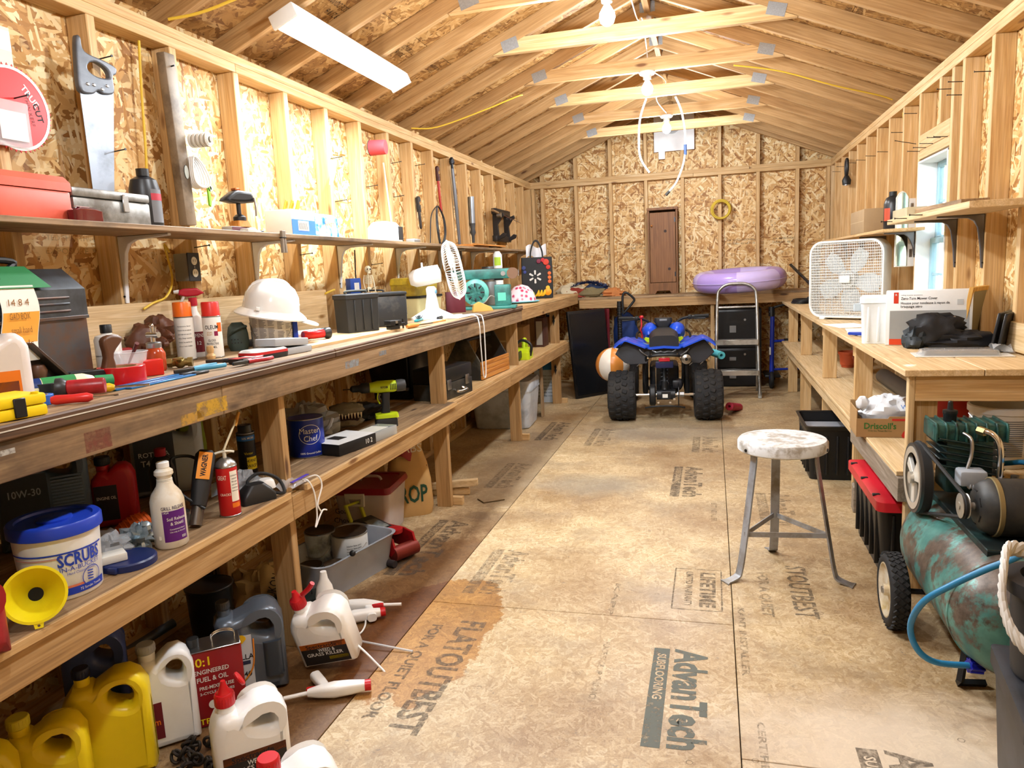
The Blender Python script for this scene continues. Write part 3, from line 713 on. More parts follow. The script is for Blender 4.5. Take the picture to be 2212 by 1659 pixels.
    def fend(u, v):
        x = -.43+.86*u; a = abs(x); z = .642+.082*max(0, min(1, (a-.12)/.2))-.06*max(0, (a-.33)/.1)**1.5
        if a < .12: z = .642+.01*(1-a/.12)
        y = -.12+.25*v; return (x, y+(.05 if a < .15 else 0)*(1-v), z+.012*math.sin(v*PI*.7))
    B().sheet(fend, 44, 10, .012).build('rear_fender', BL, t, 60)
    B().rrect([(-.02, .125, .09, .06), (.25, .13, .07, .06, 0, .05), (.5, .085, .05, .04, 0, .07), (.62, .07, .04, .03, 0, .09)], m=TM(0, 0, .655) @ RM(-90, 'X') @ MX.Scale(-1, 4, (0, 1, 0))).build('seat', C('1c1c1e', .5, bump=.2), t)
    for s in (-1, 1):
        B().blob((s*.125, .52, .735), (.075, .17, .085), .1, 2, 3+s).build('tank_cover', BL, t)
        B().plate([[(s*.085, .69), (s*.165, .705), (s*.175, .685), (s*.15, .66), (s*.12, .655)]], .01, .002, TM(0, .3, .0) @ UPX).build('accent', C('c6e61c', .4), t)
        B().blob((s*.3, 1.0, .58), (.14, .24, .06), .08, 2, 5+s).build('front_fender', BL, t)
    B().cyl((0, .62, .6), (0, .58, .84), .03).build('steering_post', BLACK, t)
    B().tube([(-.41, .53, .868), (-.25, .55, .862), (-.16, .57, .84), (-.07, .58, .785), (.07, .58, .785), (.16, .57, .84), (.25, .55, .862), (.41, .53, .868)], .0125, 12).build('handlebar', BLACK, t)
    for s in (-1, 1):
        b = B(); b.cyl((s*.285, .548, .863), (s*.415, .53, .868), .018)
        for k in range(9): b.cyl((s*(.29+.013*k), .547, .863), (s*(.296+.013*k), .546, .8635), .0195)
        b.build('grip', RUBBER, t)
        B().tube([(s*.25, .53, .855), (s*.3, .49, .85), (s*.38, .47, .85)], .006, 8).cbox((s*.245, .545, .862), (.035, .035, .04), .006).build('lever', BLACK, t)
    g = B().rrect([(0, .05, .035, .02), (.05, .085, .045, .03), (.085, .08, .04, .03)], m=TM(0, .56, .775)).build('gauge_pod', C('26272a', .5), t)
    B().cbox((0, .514, .842), (.07, .006, .018), .003).build('display', C('8d9296', .2), g)
    B().tube([(-.205, .5, .87), (-.2, .47, .8), (-.21, .46, .76), (-.195, .47, .72), (-.2, .47, .68)], .007).build('lanyard', C('c01a22', .5), t)
    B().blob((-.2, .5, .875), (.02, .02, .016), .2, 2, 1).build('kill_switch', C('c01a22', .4), t)
    B().tube([(-.13, .02, .56), (-.12, -.09, .575), (-.06, -.115, .585), (.06, -.115, .585), (.12, -.09, .575), (.13, .02, .56)], .0125).build('grab_bar', BLACK, t)
    B().tube([(-.1, -.085, .625), (-.07, -.1, .61), (-.03, -.105, .615), (0, -.105, .608), (.03, -.105, .615), (.07, -.1, .61), (.1, -.085, .625)], .007, 8).build('rear_trim', C('3a3c40', .3), t)
    l = B().cbox((0, -.1, .545), (.095, .02, .032), .006).build('tail_light', C('c01830', .2, coat=.5), t)
    B().cbox((0, -.09, .5), (.15, .012, .06), .006).build('plate_holder', C('16204a', .35), t)
    B().lathe([(.012, -.12), (.022, -.12), (.03, -.115), (.042, -.112), (.042, -.1), (.04, -.03), (.045, .0), (.045, .2), (.02, .24)], 28, TM(.185, 0, .545) @ RM(-90, 'X')).build('muffler', C('9a968e', .3, 1.), t)
    B().cyl((.185, -.1225, .545), (.185, -.119, .545), .013).build('exhaust_tip', C('0a0a0a', .9), t)
    B().cbox((-.17, .3, .35), (.05, .3, .3), .02).build('inner_guard', BLACK, t)
    B().cbox((.2, .3, .35), (.05, .3, .3), .02).build('inner_guard', BLACK, t)
    B().tube([(-.26, .9, .62), (-.24, 1.15, .68), (0, 1.2, .7), (.24, 1.15, .68), (.26, .9, .62)], .012).build('front_rack', BLACK, t)
quad()
# ---- three legged steel stool
t = thing('stool', 'round white painted metal stool with worn seat and splayed grey legs', 'stool', (.285, 3.24, 0))
SEAT = C('d6d8da', .42, var=.12, vs=40, grime='9c968c', gs=16); LEG = C('a2a6ae', .42, .35, grime='7d766c')
B().lathe([(.0, .602), (.15, .604), (.176, .6), (.184, .59), (.184, .556), (.176, .55), (.176, .585), (.02, .59)], 48).build('seat', SEAT, t)
for fx, fy in ((-.205, -.14), (.235, -.1), (-.02, .22)):
    a = math.atan2(fy, fx); c, s = math.cos(a), math.sin(a)
    L = math.hypot(fx, fy)
    o = [(.135, .575), (.145, .54), (.15, .48), (L-.05, .14), (L-.032, .045), (L-.018, .018), (L+.03, .004), (L+.045, .002)]
    pts = [V((c*r, s*r, z)) for r, z in crom([(q[0], q[1], 0) for q in o], 4) for _ in (0,)] if False else [V((c*q.x, s*q.x, q.y)) for q in crom([(q[0], q[1], 0) for q in o], 5)]
    n = V((-s, c, 0)); b = B(); rs = []
    for i, p in enumerate(pts):
        d = (pts[min(i+1, len(pts)-1)]-pts[max(0, i-1)]).normalized(); nn = n.cross(d).normalized()
        w = .019 if i < len(pts)-6 else .019+.010*math.sin((i-len(pts)+6)/6*PI*.7)
        rs.append([p+n*w+nn*.004, p-n*w+nn*.004, p-n*w-nn*.003, p+n*w-nn*.003])
    b.rings(rs).build('leg', LEG, t, 30)
    B().cyl((c*.176, s*.176, .568), (c*.188, s*.188, .568), .007, n=8).build('rivet', DKSTEEL, t)
fp = [V((-.205*.78, -.14*.78, .2)), V((.235*.78, -.1*.78, .2)), V((-.02*.8, .22*.8, .2))]
for a, b in ((0, 1), (1, 2), (2, 0)):
    d = (fp[b]-fp[a]).normalized(); n = V((0, 0, 1))
    B().add([fp[a]+n*.011, fp[a]-n*.011, fp[b]-n*.011, fp[b]+n*.011]+[q+n.cross(d)*.004 for q in (fp[a]+n*.011, fp[a]-n*.011, fp[b]-n*.011, fp[b]+n*.011)], [(0, 1, 2, 3), (7, 6, 5, 4), (0, 4, 5, 1), (1, 5, 6, 2), (2, 6, 7, 3), (3, 7, 4, 0)]).build('brace', LEG, t, 0)
# ---- air compressor
def compressor():
    s = N('worn_teal_paint'); vec = s.coord()
    g = s.ramp(s.noise(vec, 7, 7, .7), [(.46, 0.), (.54, 1.)])
    r = s.ramp(s.noise(vec, 30, 4, .7), [(.3, '3c3129'), (.7, '6b5c50')])
    tl = s.ramp(s.noise(vec, 9, 4), [(.3, '2c5a55'), (.7, '5f9c93')])
    s.l(s.mix(g, tl, r), s.b.inputs['Base Color']); s.b.inputs['Roughness'].default_value = .42; s.b.inputs['Metallic'].default_value = .2
    TANK = s.m; TEAL = C('32605a', .35, .3, grime='151d1d', gs=14); DK = C('20292a', .4, .4, grime='2c4a48')
    t = thing('air_compressor', 'worn teal air compressor with spoked flywheel, black motor and two wheels', 'air compressor', (.92, 2.74, 0), 0)
    AX = RM(90, 'Y'); r = .18; z = .28
    B().lathe([(.02, -.46), (.08, -.45), (.14, -.42), (.17, -.37), (r, -.32), (r+.003, -.318), (r+.003, -.305), (r, -.303), (r, .27), (.17, .32), (.14, .35), (.08, .37), (.02, .375)], 48, TM(-.06, -.09, z) @ RM(-90, 'X')).build('tank', TANK, t)
    for sx in (-1, 1):
        x = -.285 if sx < 0 else .25
        w = B().lathe([(.096, -.026), (.105, -.032), (.118, -.032), (.13, -.024), (.136, -.012), (.136, .012), (.13, .024), (.118, .032), (.096, .026)], 40, TM(x, .06, .136) @ AX, cap=False).build('wheel', RUBBER, t)
        b = B()
        for k in range(34):
            for c in (-1, 0, 1):
                m = TM(x, .06, .136) @ MX.Rotation(2*PI*(k+.5*(c % 2))/34, 4, 'X') @ TM(c*.017, 0, .136) @ RM(45, 'Z'); b.box(-.007, -.007, -.004, .007, .007, .003, 0, 1, m)
        b.build('tread', RUBBER, w)
        B().lathe([(.012, -.034), (.02, -.034), (.022, -.018), (.06, -.01), (.085, -.02), (.095, -.03), (.1, -.03), (.1, .02), (.02, .02)], 36, TM(x, .06, .136) @ AX).build('hub', C('e8e4d8', .35, .4, grime='b9a06a'), w)
        B().cyl((x-.04, .06, .136), (x-.03, .06, .136), .012, n=10).build('axle_cap', STEEL, w)
    B().cyl((-.28, .06, .136), (.25, .06, .136), .01).build('axle', DKSTEEL, t)
    for sx in (-1, 1): B().tube([(sx*.1-.06, -.33, .15), (sx*.12-.06, -.35, .03), (sx*.12-.06, -.33, .012), (sx*.04-.06, -.32, .012)], .012, 4, 0).build('foot_bracket', BLACK, t)
    # mounting saddle
    p = B().box(-.13, -.36, .458, .3, .24, .466, .003, 1).box(-.13, -.36, .43, -.124, .24, .462).box(-.13, -.366, .43, .3, -.36, .462).build('saddle', DK, t, 0)
    # flywheel
    fx, fy, fz, fr = -.195, .15, .54, .128
    b = B().lathe([(fr*.82, -.016), (fr*.9, -.02), (fr, -.02), (fr, -.007), (fr*.93, 0), (fr, .007), (fr, .02), (fr*.9, .02), (fr*.82, .016)], 44, TM(fx, fy, fz) @ AX, cap=False)
    n = 44; o = len(b.v)
    f = b.build('flywheel', C('55575a', .4, .8), t)
    B().lathe([(fr*.93, -.013), (fr*1.015, -.013), (fr*1.015, .013), (fr*.93, .013)], 44, TM(fx+.004, fy, fz) @ AX, cap=False).build('belt_groove', RUBBER, f)
    B().lathe([(fr*.72, -.0205), (fr*.9, -.022), (fr*.9, .0), (fr*.72, .0)], 44, TM(fx, fy, fz) @ AX, cap=False).build('rim_face', C('cfcbc0', .35, .6), f)
    for k in range(3):
        a = R(60+120*k); m = TM(fx, fy, fz) @ MX.Rotation(a, 4, 'X')
        B().plate([[(-.012, 0), (.012, 0), (.05 if k == 0 else .022, fr*.8), (-.05 if k == 0 else -.022, fr*.8)]], .014, .002, m @ TM(-.01, 0, 0) @ UPS).build('spoke', C('e4e2da', .35, .4), f)
    B().cyl((fx-.03, fy, fz), (fx+.03, fy, fz), .022).build('hub', C('d5d2c8', .35, .7), f)
    # pump block with cooling fins
    px, py = -.045, .165
    B().cbox((px, py, .6), (.15, .13, .2), .01).lathe([(.07, .515), (.075, .53), (.07, .56)], 24, TM(px, py, 0)).build('cylinder', DK, t)
    for k in range(5):
        z0 = .585+.024*k; B().box(px-.105, py-.085, z0, px+.105, py+.085, z0+.006, .002, 1, TM(px, py, z0) @ RM(10, 'Y') @ TM(-px, -py, -z0)).build('cooling_fin', DK, t, 0)
    h = B().cbox((px, py, .72), (.235, .14, .06), .006).build('cylinder_head', TEAL, t)
    for k in range(8):
        x = px-.11+.0315*k; B().plate([[(-.078, -.045), (.078, -.045), (.082, .0), (.07, .022), (-.07, .022), (-.082, 0)]], .008, .003, TM(x, py, .735) @ UPS).build('head_fin', TEAL, h)
    B().lathe([(.02, .745), (.022, .775), (.024, .778), (.024, .79), (.01, .793), (.008, .82), (.004, .824)], 18, TM(px-.05, py, 0)).build('air_filter', BLACK, t)
    B().tube([(px+.02, py-.09, .735), (px+.05, py-.12, .728), (px+.07, py-.135, .68), (px+.07, py-.135, .55)], .0105).build('discharge_pipe', CHROME, t)
    B().cyl((px+.015, py-.085, .737), (px+.032, py-.105, .733), .015, n=6).build('pipe_nut', C('b8a878', .3, .9), t)
    B().tube([(px-.03, py-.09, .725), (px-.015, py-.12, .71), (px-.015, py-.13, .66), (px-.03, py-.14, .61)], .006).build('unloader_pipe', STEEL, t)
    B().cbox((px-.02, py-.15, .585), (.085, .07, .055), .01).build('pressure_switch', C('9aa0a8', .45), t)
    b = B()
    for k in range(26): b.torus(.0135, .0028, 14, 6, TM(px-.03+.0085*k, -.005, .563) @ AX)
    b.cyl((px-.035, -.005, .563), (px+.19, -.005, .563), .0125).build('conduit', C('b9bcc6', .45), t)
    # motor
    mx, my, mz = .03, -.22, .556; mr = .09
    B().lathe([(.02, -.155), (.05, -.155), (.075, -.14), (mr, -.11), (mr, .12), (.07, .15), (.02, .155)], 36, TM(mx, my, mz) @ AX).build('motor', C('1e1f1f', .5, grime='39362f'), t)
    B().lathe([(mr, -.112), (mr+.004, -.11), (mr+.004, -.098), (mr, -.096)], 36, TM(mx, my, mz) @ AX, cap=False).build('motor_band', C('8d7f5a', .4, .6), t)
    for k in range(6): B().cbox((0, 0, .045), (.004, .028, .02), .001, TM(mx-.152, my, mz) @ MX.Rotation(k*PI/3, 4, 'X')).build('vent_slot', C('050505', .9), t)
    B().cyl((mx-.2, my, mz), (mx-.155, my, mz), .012).lathe([(.035, -.012), (.04, -.01), (.032, 0), (.04, .01), (.035, .012)], 28, TM(mx-.185, my, mz) @ AX).build('pulley', C('b5b1a8', .35, .7), t)
    B().cbox((mx+.05, my, mz+.1), (.11, .09, .05), .012).build('capacitor_box', BLACK, t)
    # belt
    a0, a1 = V((fx, fy, fz)), V((mx-.185, my, mz)); path = []
    dv = (a1-a0); ang = math.atan2(dv.z, dv.y)
    for k in range(17):
        a = ang+PI/2+PI*k/16; path.append((fx+.004, fy+(fr+.003)*math.cos(a), fz+(fr+.003)*math.sin(a)))
    for k in range(9):
        a = ang-PI/2+PI*k/8; path.append((mx-.185, my+.037*math.cos(a), mz+.037*math.sin(a)))
    B().tube(path, .0065, 6, 0, closed=True).build('belt', RUBBER, t)
    B().cyl((.1, -.33, .28), (.1, -.5, .28), .006).cyl((.1, -.5, .24), (.1, -.5, .3), .012).build('drain_valve', C('c9b98e', .4, .5), t)
    B().cyl((px+.13, py-.1, .515), (px+.13, py-.1, .58), .013, n=10).build('outlet_valve', C('8f8a80', .35, .9), t)
compressor()
# blue air hose
HO = [P(2150, 1005, y=2.93), P(2180, 1000, y=2.9), P(2230, 1005, y=2.8), P(2330, 1080, y=2.5), P(2290, 1130, y=2.3), P(2212, 1195, y=2.2), P(2130, 1230, y=2.2), P(2060, 1262, y=2.22), P(1995, 1300, y=2.25), P(1967, 1350, y=2.3), P(1980, 1400, y=2.3), P(2020, 1430, y=2.3), P(2100, 1438, y=2.32)]
t = thing('air_hose', 'blue air hose looping out in front of the teal compressor', 'hose')
B().tube(HO, .0095, 10, 6).build('hose', C('2f7fae', .35), t)
d = (HO[-1]-HO[-2]).normalized(); b = B(); b.cyl(HO[-1]-d*.01, HO[-1]+d*.028, .019)
for k in range(8):
    s_, u_ = frame(d); q = HO[-1]+(s_*math.cos(k*PI/4)+u_*math.sin(k*PI/4))*.019; b.cyl(q-d*.01, q+d*.028, .004, n=6)
b.build('coupler', C('1b1f9c', .35), t); B().cyl(HO[-1]+d*.028, HO[-1]+d*.06, .007).build('nipple', C('b59b6a', .3, .9), t)
# ---- box fan on the right bench
def boxfan():
    t = thing('box_fan', 'white square box fan standing on the right workbench', 'fan', (.905, 5.5, RBZ), -38)
    W, H, D = .53, .53, .105
    def rr(w, h, r, n=6):
        o = []
        for sx, sy, a0 in ((1, 1, 0), (-1, 1, 90), (-1, -1, 180), (1, -1, 270)):
            for j in range(n+1): a = R(a0+90*j/n); o.append((sx*(w/2-r)+r*math.cos(a), sy*(h/2-r)+r*math.sin(a)))
        return o
    m = TM(0, 0, H/2+.012)
    B().plate([rr(W, H, .09), rr(W-.03, H-.03, .08)], D, .004, m @ UPX).build('housing', WHP, t)
    for s in (-1, 1): B().box(s*.16-.02, -.06, 0, s*.16+.02, .06, .014, .003, 1).build('foot', WHP, t)
    for y in (-D/2+.006, D/2-.006):
        b = B()
        for k in (range(-20, 21) if y < 0 else range(-20, 21, 4)):
            x = k*.0122; h = H/2-.012-(max(0, abs(x)-(W/2-.09))**2*5)
            b.box(x-.0011, y-.002, -h, x+.0011, y+.002, h, 0, 1, m)
        for k in range(-13, 14):
            zz = k*.0187; w = W/2-.012-(max(0, abs(zz)-(H/2-.09))**2*5)
            b.box(-w, y-.003, zz-.0018, w, y+.001, zz+.0018, 0, 1, m)
        b.build('grille', WHP, t, 0)
    bl = None
    for k in range(5):
        a = R(90+72*k-8); mm = m @ MX.Rotation(a, 4, 'Y')
        def f(u, v):
            r = .055+.165*u; w = (.026+.036*math.sin(min(1, u*1.1)*PI*.8))*(v-.5)*2
            return mm @ V((r, .0+.03*(v-.5)*(1.2-u*.4), w))
        B().sheet(f, 10, 6, .003).build('blade', C('cfd3d4', .35), t, 60)
    B().cyl((0, -.03, H/2+.012), (0, .03, H/2+.012), .06).build('hub', WHP, t)
    B().cbox((0, -D/2-.001, H/2+.012), (.075, .01, .05), .004).build('badge', WHP, t)
    B().tube([(.05, D/2, .03), (.08, .1, .01), (-.1, .14, .006), (-.2, .1, .006)], .003, 6).build('power_cord', C('cfd3d6', .5), t)
boxfan()
# ---- aluminium step ladder
def ladder():
    t = thing('step_ladder', 'aluminium step ladder with rounded top hoop leaning by the back bench', 'ladder', (.235, 7.5, 0))
    AL = C('c6c7c4', .35, .85, grime='8e8c86')
    fr = lambda s: [(s*.215, 0, .0), (s*.205, .045, .25), (s*.195, .11, .65), (s*.185, .16, 1.0), (s*.16, .168, 1.08), (s*.09, .173, 1.125), (0, .175, 1.132)]
    L = fr(-1); Rr = list(reversed(fr(1)))[1:]
    B().tube(L+Rr, .0155, 12, 5).build('front_rail', AL, t)
    for s in (-1, 1):
        B().tube([(s*.21, .45, 0), (s*.2, .33, .5), (s*.187, .2, .96)], .011, 10, 3).build('rear_leg', AL, t)
        B().cyl((s*.215, 0, .0), (s*.2135, .02, .06), .018).build('rubber_foot', C('b9b9b2', .6), t)
        B().tube([(s*.2, .06, .3), (s*.2, .2, .24), (s*.205, .4, .3)], .006, 6).build('spreader', AL, t)
    for z, d, y in ((.28, .1, .05), (.58, .1, .1)):
        B().box(-.2, y-.05, z-.022, .2, y+.06, z, .004).build('step', AL, t)
        B().box(-.2, y-.055, z-.05, .2, y-.047, z, .002, 1).build('step_lip', AL, t)
    B().cyl((-.185, .148, .9), (.185, .148, .9), .011).build('cross_bar', AL, t)
ladder()
# ---- purple swim ring
t = thing('swim_ring', 'big lilac inflatable swim ring resting on the back bench and ladder', 'swim ring', (.275, 8.2, 1.156), rot=(R(3), R(-2), 0))
Rr_, r_ = .375, .106
def ring(lo, hi, mat, nm):
    b = B(); rs = []; n = 72; k = 20
    for i in range(lo, hi+1):
        a = 2*PI*i/n; ring_ = []
        for j in range(k):
            q = 2*PI*j/k; rr = r_*(1+.02*math.sin(i*PI*1.0)*(1 if math.cos(q) > .6 else 0)); zz = 1-.06*(abs(math.cos(q)) > .97)
            ring_.append(V(((Rr_+rr*math.cos(q)*zz)*math.cos(a), (Rr_+rr*math.cos(q)*zz)*math.sin(a), rr*math.sin(q)*1.0)))
        rs.append(ring_)
    b.rings(rs, False).build(nm, mat, t)
LI, LI2 = C('b39add', .22, var=.05), C('cdbdee', .22, var=.05)
for k in range(6): ring(k*12+5, k*12+17, LI if k % 2 else LI2, 'ring_panel')
B().torus(Rr_+r_, .0035, 96, 6).build('seam', LI2, t)
# ---- narrow brown cabinet on the back bench
t = thing('cabinet', 'tall narrow brown wooden cabinet with one door against the back wall', 'cabinet', (-.535, 8.6, 1.0255))
CB = wood('z', 'cabinet')
part(t, 'side_panel', -.163, -.09, 0, -.145, .08, .93, CB); part(t, 'side_panel', .145, -.09, 0, .163, .08, .93, CB)
part(t, 'back_panel', -.145, .06, .06, .145, .08, .93, CB); part(t, 'top_board', -.17, -.1, .931, .17, .085, .96, CB)
d = part(t, 'door', -.14, -.1, .13, .14, -.085, .905, CB); B().ball((-.118, -.022, .245), .012).build('knob', C('a9682f', .4), d)
for z in (.3, -.3): B().box(.128, -.010, z-.025, .142, -.0076, z+.025).build('hinge', DKSTEEL, d, 0)
for x, z in ((.03, .18), (.07, -.24)): B().cyl((x, -.0085, z), (x, -.0072, z), .016).build('knot', C('3a2a22', .7), d)
b = B().plate([[(-.145, 0), (-.09, 0), (-.07, .035), (.07, .035), (.09, 0), (.145, 0), (.145, .125), (-.145, .125)]], .014, .001, TM(0, -.093, 0) @ UPX).build('kick_panel', CB, t, 0)
# ================================================================ helpers for packed goods
def can(name, label, cat, loc, r, h, body, top=None, rz=0, texts=(), band=None, group=None, cone=.0):
    """aerosol or tin: rim, body, shoulder, cap"""
    t = thing(name, label, cat, loc, rz, group)
    B().lathe([(.0, 0), (r*.96, 0), (r, .004), (r, h-.004), (r*.97, h), (.0, h)], 32).build('body', body, t)
    for z in (.0, h-.004): B().lathe([(r*1.0, z), (r*1.03, z+.001), (r*1.03, z+.004), (r*1.0, z+.005)], 32, cap=False).build('rim', STEEL, t)
    if band:
        for z0, z1, a0, a1, m in band: cylpatch(r*1.006, z0, z1, a0, a1).build('label_band', m, t)
    for (s, size, z, m, a, w) in texts: text(s, size, m, t, wrap=oncyl(r*1.012, z, a), wid=w, bold=.01)
    if top: top(t, r, h)
    return t
def cap_top(mat, hh, k=1.0, seg=False):
    def f(t, r, h):
        B().lathe([(0, h), (r*k, h), (r*k, h+hh*.12), (r*k*.97, h+hh*.2), (r*k*.95, h+hh*.92), (r*k*.88, h+hh), (0, h+hh)], 32).build('cap', mat, t)
    return f
def bottle(name, label, cat, loc, prof, mat, capprof=None, capmat=None, rz=0, sx=1, sy=1, texts=(), band=None, rot=None, n=32):
    t = thing(name, label, cat, loc, rz, rot=rot)
    B().lathe(prof, n, sx=sx, sy=sy).build('body', mat, t)
    if capprof: B().lathe(capprof, 24).build('cap', capmat, t)
    for q in (band or ()):
        r, z0, z1, a0, a1, m = q; o = cylpatch(r*1.008, z0, z1, a0, a1)
        if sx != 1 or sy != 1: o.v = [(p[0]*sx, p[1]*sy, p[2]) for p in o.v]
        o.build('label_band', m, t)
    for (s, size, z, m, a, w, r) in texts:
        f = oncyl(r*1.015, z, a); g = (lambda u, v, f=f: V((f(u, v).x*sx, f(u, v).y*sy, f(u, v).z)))
        text(s, size, m, t, wrap=g, wid=w, bold=.01)
    return t
def jug(name, label, cat, loc, W, D, H, mat, capmat, rz=0, capr=.022, neckx=-.24, group=None, rot=None, lab=None, hole=True, caph=.026, necktop=.985, texts=(), capt=None):
    """plastic jug: rounded body with a moulded through-handle, neck and screw cap; local -Y is the label side"""
    t = thing(name, label, cat, loc, rz, group, rot)
    o = [(-.48, 0), (-.5, .02), (-.5, .68), (-.47, .78), (neckx-.15, .86), (neckx-.1, .91), (neckx+.1, .91), (neckx+.13, .89), (.03, .95), (.12, .985), (.3, .985), (.42, .92), (.5, .8), (.5, .02), (.48, 0)]
    hl = [(.05, .73), (.24, .67), (.315, .7), (.325, .8), (.26, .865), (.13, .87), (.05, .83)]
    P_ = [[(x*W, z*H) for x, z in o]]
    b = B()
    if hole: P_.append([(p.x*W, p.y*H) for p in crom([(x, z, 0) for x, z in hl], 3, True)])
    b.plate(P_, D, D*.24, UPX, res=3)
    bd = b.build('body', mat, t, 50)
    B().cyl((neckx*W, 0, .86*H), (neckx*W, 0, necktop*H-.002), capr*.9).build('neck', mat, t)
    c = B(); c.lathe([(capr, necktop*H), (capr*1.04, necktop*H+.003), (capr, necktop*H+caph*.9), (capr*.9, necktop*H+caph), (0, necktop*H+caph)], 24, TM(neckx*W, 0, 0)); 
    for k in range(20): a = 2*PI*k/20; c.cyl((neckx*W+capr*math.cos(a), capr*math.sin(a), necktop*H+.002), (neckx*W+capr*math.cos(a), capr*math.sin(a), necktop*H+caph*.8), .0012, n=4)
    c.build('cap', capmat, t)
    if lab:
        for (x0, z0, x1, z1, m) in lab:
            B().box(x0*W, -D/2-.0012, z0*H, x1*W, -D/2+.0005, z1*H).build('label_print', m, t, 0)
    for (s, size, x, z, m, w) in texts: text(s, size, m, t, onface(x*W, -D/2-.0022, z*H), wid=w, bold=.015)
    return t
def box_thing(name, label, cat, loc, d, mat, rz=0, bev=.003, prints=(), texts=(), group=None, rot=None):
    """closed carton or case; prints/texts on local faces: ('f'|'t'|'r'|'l', x0, z0, x1, z1, mat)"""
    t = thing(name, label, cat, loc, rz, group, rot); hx, hy, H = d[0]/2, d[1]/2, d[2]
    B().box(-hx, -hy, 0, hx, hy, H, bev).build('body', mat, t)
    FM = {'f': TM(0, -hy-.0008, 0) @ RM(90, 'X'), 't': TM(0, 0, H+.0008), 'r': TM(hx+.0008, 0, 0) @ RM(90, 'Z') @ RM(90, 'X'), 'l': TM(-hx-.0008, 0, 0) @ RM(-90, 'Z') @ RM(90, 'X')}
    for f, x0, z0, x1, z1, m in prints: B().add([(x0, z0, 0), (x1, z0, 0), (x1, z1, 0), (x0, z1, 0)], [(0, 1, 2, 3)], FM[f]).build('print', m, t, 0)
    for f, s, size, x, z, m, w in texts: text(s, size, m, t, FM[f] @ TM(x, z, .0006), wid=w, bold=.015)
    return t
def at(px, py, z): p = P(px, py, z=z); return (p.x, p.y, z)
Z1 = LBZ+.0006
# ================================================================ on the left bench
# grey steel toolbox
def toolbox():
    t = thing('tool_chest', 'large dented grey steel toolbox with a paper tag at the left end of the bench', 'toolbox', (-1.9, 1.185, Z1), 0)
    M1 = C('4f5357', .42, .6, grime='6a4a35'); L = .56
    o = [(-.13, 0), (.13, 0), (.13, .2), (.125, .205), (-.125, .205), (-.13, .2)]
    B().plate([o], L*2, .004, TM(0, 0, 0) @ UPX).build('body', M1, t)
    lid = B().plate([[(-.134, .206), (.134, .206), (.134, .285), (.06, .345), (-.06, .345), (-.134, .285)]], L*2+.008, .004, UPX).build('lid', C('55595e', .4, .6, grime='3b3c3e'), t)
    for z in (.225, .245, .262): B().cyl((.1355, -.5, z), (.1355, .5, z), .0035, n=6).build('rib', M1, lid)
    B().box(.134, -L, .2, .139, L, .209, .001, 1).build('lip', M1, lid)
    for y in (.3, -.1):
        B().box(.1, y-.02, .31, .112, y+.02, .345).build('hasp', BLACK, lid); 
    B().tube([(.04, .05, .347), (.04, .06, .37), (.04, .4, .37), (.04, .41, .347)], .009, 8).build('handle', BLACK, lid)
    b = B().sheet(lambda u, v: (.137+.012*math.sin(v*7)*v*(1-v)+.004, .275+.11*u+.01*math.sin(v*5), .3-.2*v), 6, 14, .0006).build('tag', C('f2efe4', .7), t)
    B().sheet(lambda u, v: (.1425+.012*math.sin((.35+.4*v)*7)*(.35+.4*v)*(1-(.35+.4*v)), .277+.106*u+.01*math.sin((.35+.4*v)*5), .3-.2*(.35+.4*v)), 4, 10).build('tag_band', C('f0a63c', .7), t)
    B().sheet(lambda u, v: (.06+.085*v, .2+.24*u, .352-.06*v), 4, 4, .001).build('green_tape', C('2f7a4a', .5), t)
    for k, s in enumerate(('14 8 4', 'GAD BOX', 'small hand', 'tools')): text(s, .025, C('8a5a20', .7), t, TM(.1475, .33, .255-.036*k) @ RM(90, 'Z') @ RM(90, 'X'), wid=.06)
toolbox()
# white solvent bottle at the picture's left edge
p = P(28, 845, x=-1.7)
t = jug('solvent_jug', 'milky white plastic jug with an orange label at the left end of the bench', 'jug', (p.x, p.y-.02, Z1), .115, .09, .185, C('efe6e2', .3, trans=.15), WHP, rz=60, lab=[(-.3, .12, .25, .5, C('e87a1c', .5)), (-.25, .22, .2, .36, NAVY)], hole=False)
# yellow hard case
t = thing('drill_case', 'small yellow plastic case with a black latch on the bench edge', 'case', (-1.56, 1.22, Z1), 78)
B().box(-.11, -.06, 0, .11, .06, .026, .006).build('base', YELLOW, t); l = B().box(-.11, -.06, .027, .11, .06, .052, .006).build('lid', YELLOW, t)
B().box(.035, -.064, .004, .062, -.0595, .048, .002, 1).build('latch', BLACK, t)
for x in (-.09, .09): B().cyl((x, -.05, .051), (x, -.05, .056), .008).build('stud', YELLOW, l)
def tape_roll(label, loc, ro, ri, w, mat, rot=None, core=CARD):
    t = thing('tape_roll', label, 'tape', loc, rot=rot)
    B().lathe([(ri, 0), (ro-.001, 0), (ro, .001), (ro, w-.001), (ro-.001, w), (ri, w), (ri, 0)], 40, cap=False).build('tape', mat, t)
    B().lathe([(ri-.003, 0), (ri-.0004, 0), (ri-.0004, w), (ri-.003, w), (ri-.003, 0)], 32, cap=False).build('core', core, t)
tape_roll('roll of black electrical tape behind the yellow case', (-1.72, 1.53, Z1), .034, .022, .04, BLACK)
tape_roll('roll of blue painter tape beside the yellow case', (-1.63, 1.43, Z1), .03, .02, .025, C('2a5fb8', .5))
tape_roll('wide roll of glossy red tape lying in front of the clear cup', (-1.71, 1.785, Z1), .066, .045, .05, C('c3121c', .22))
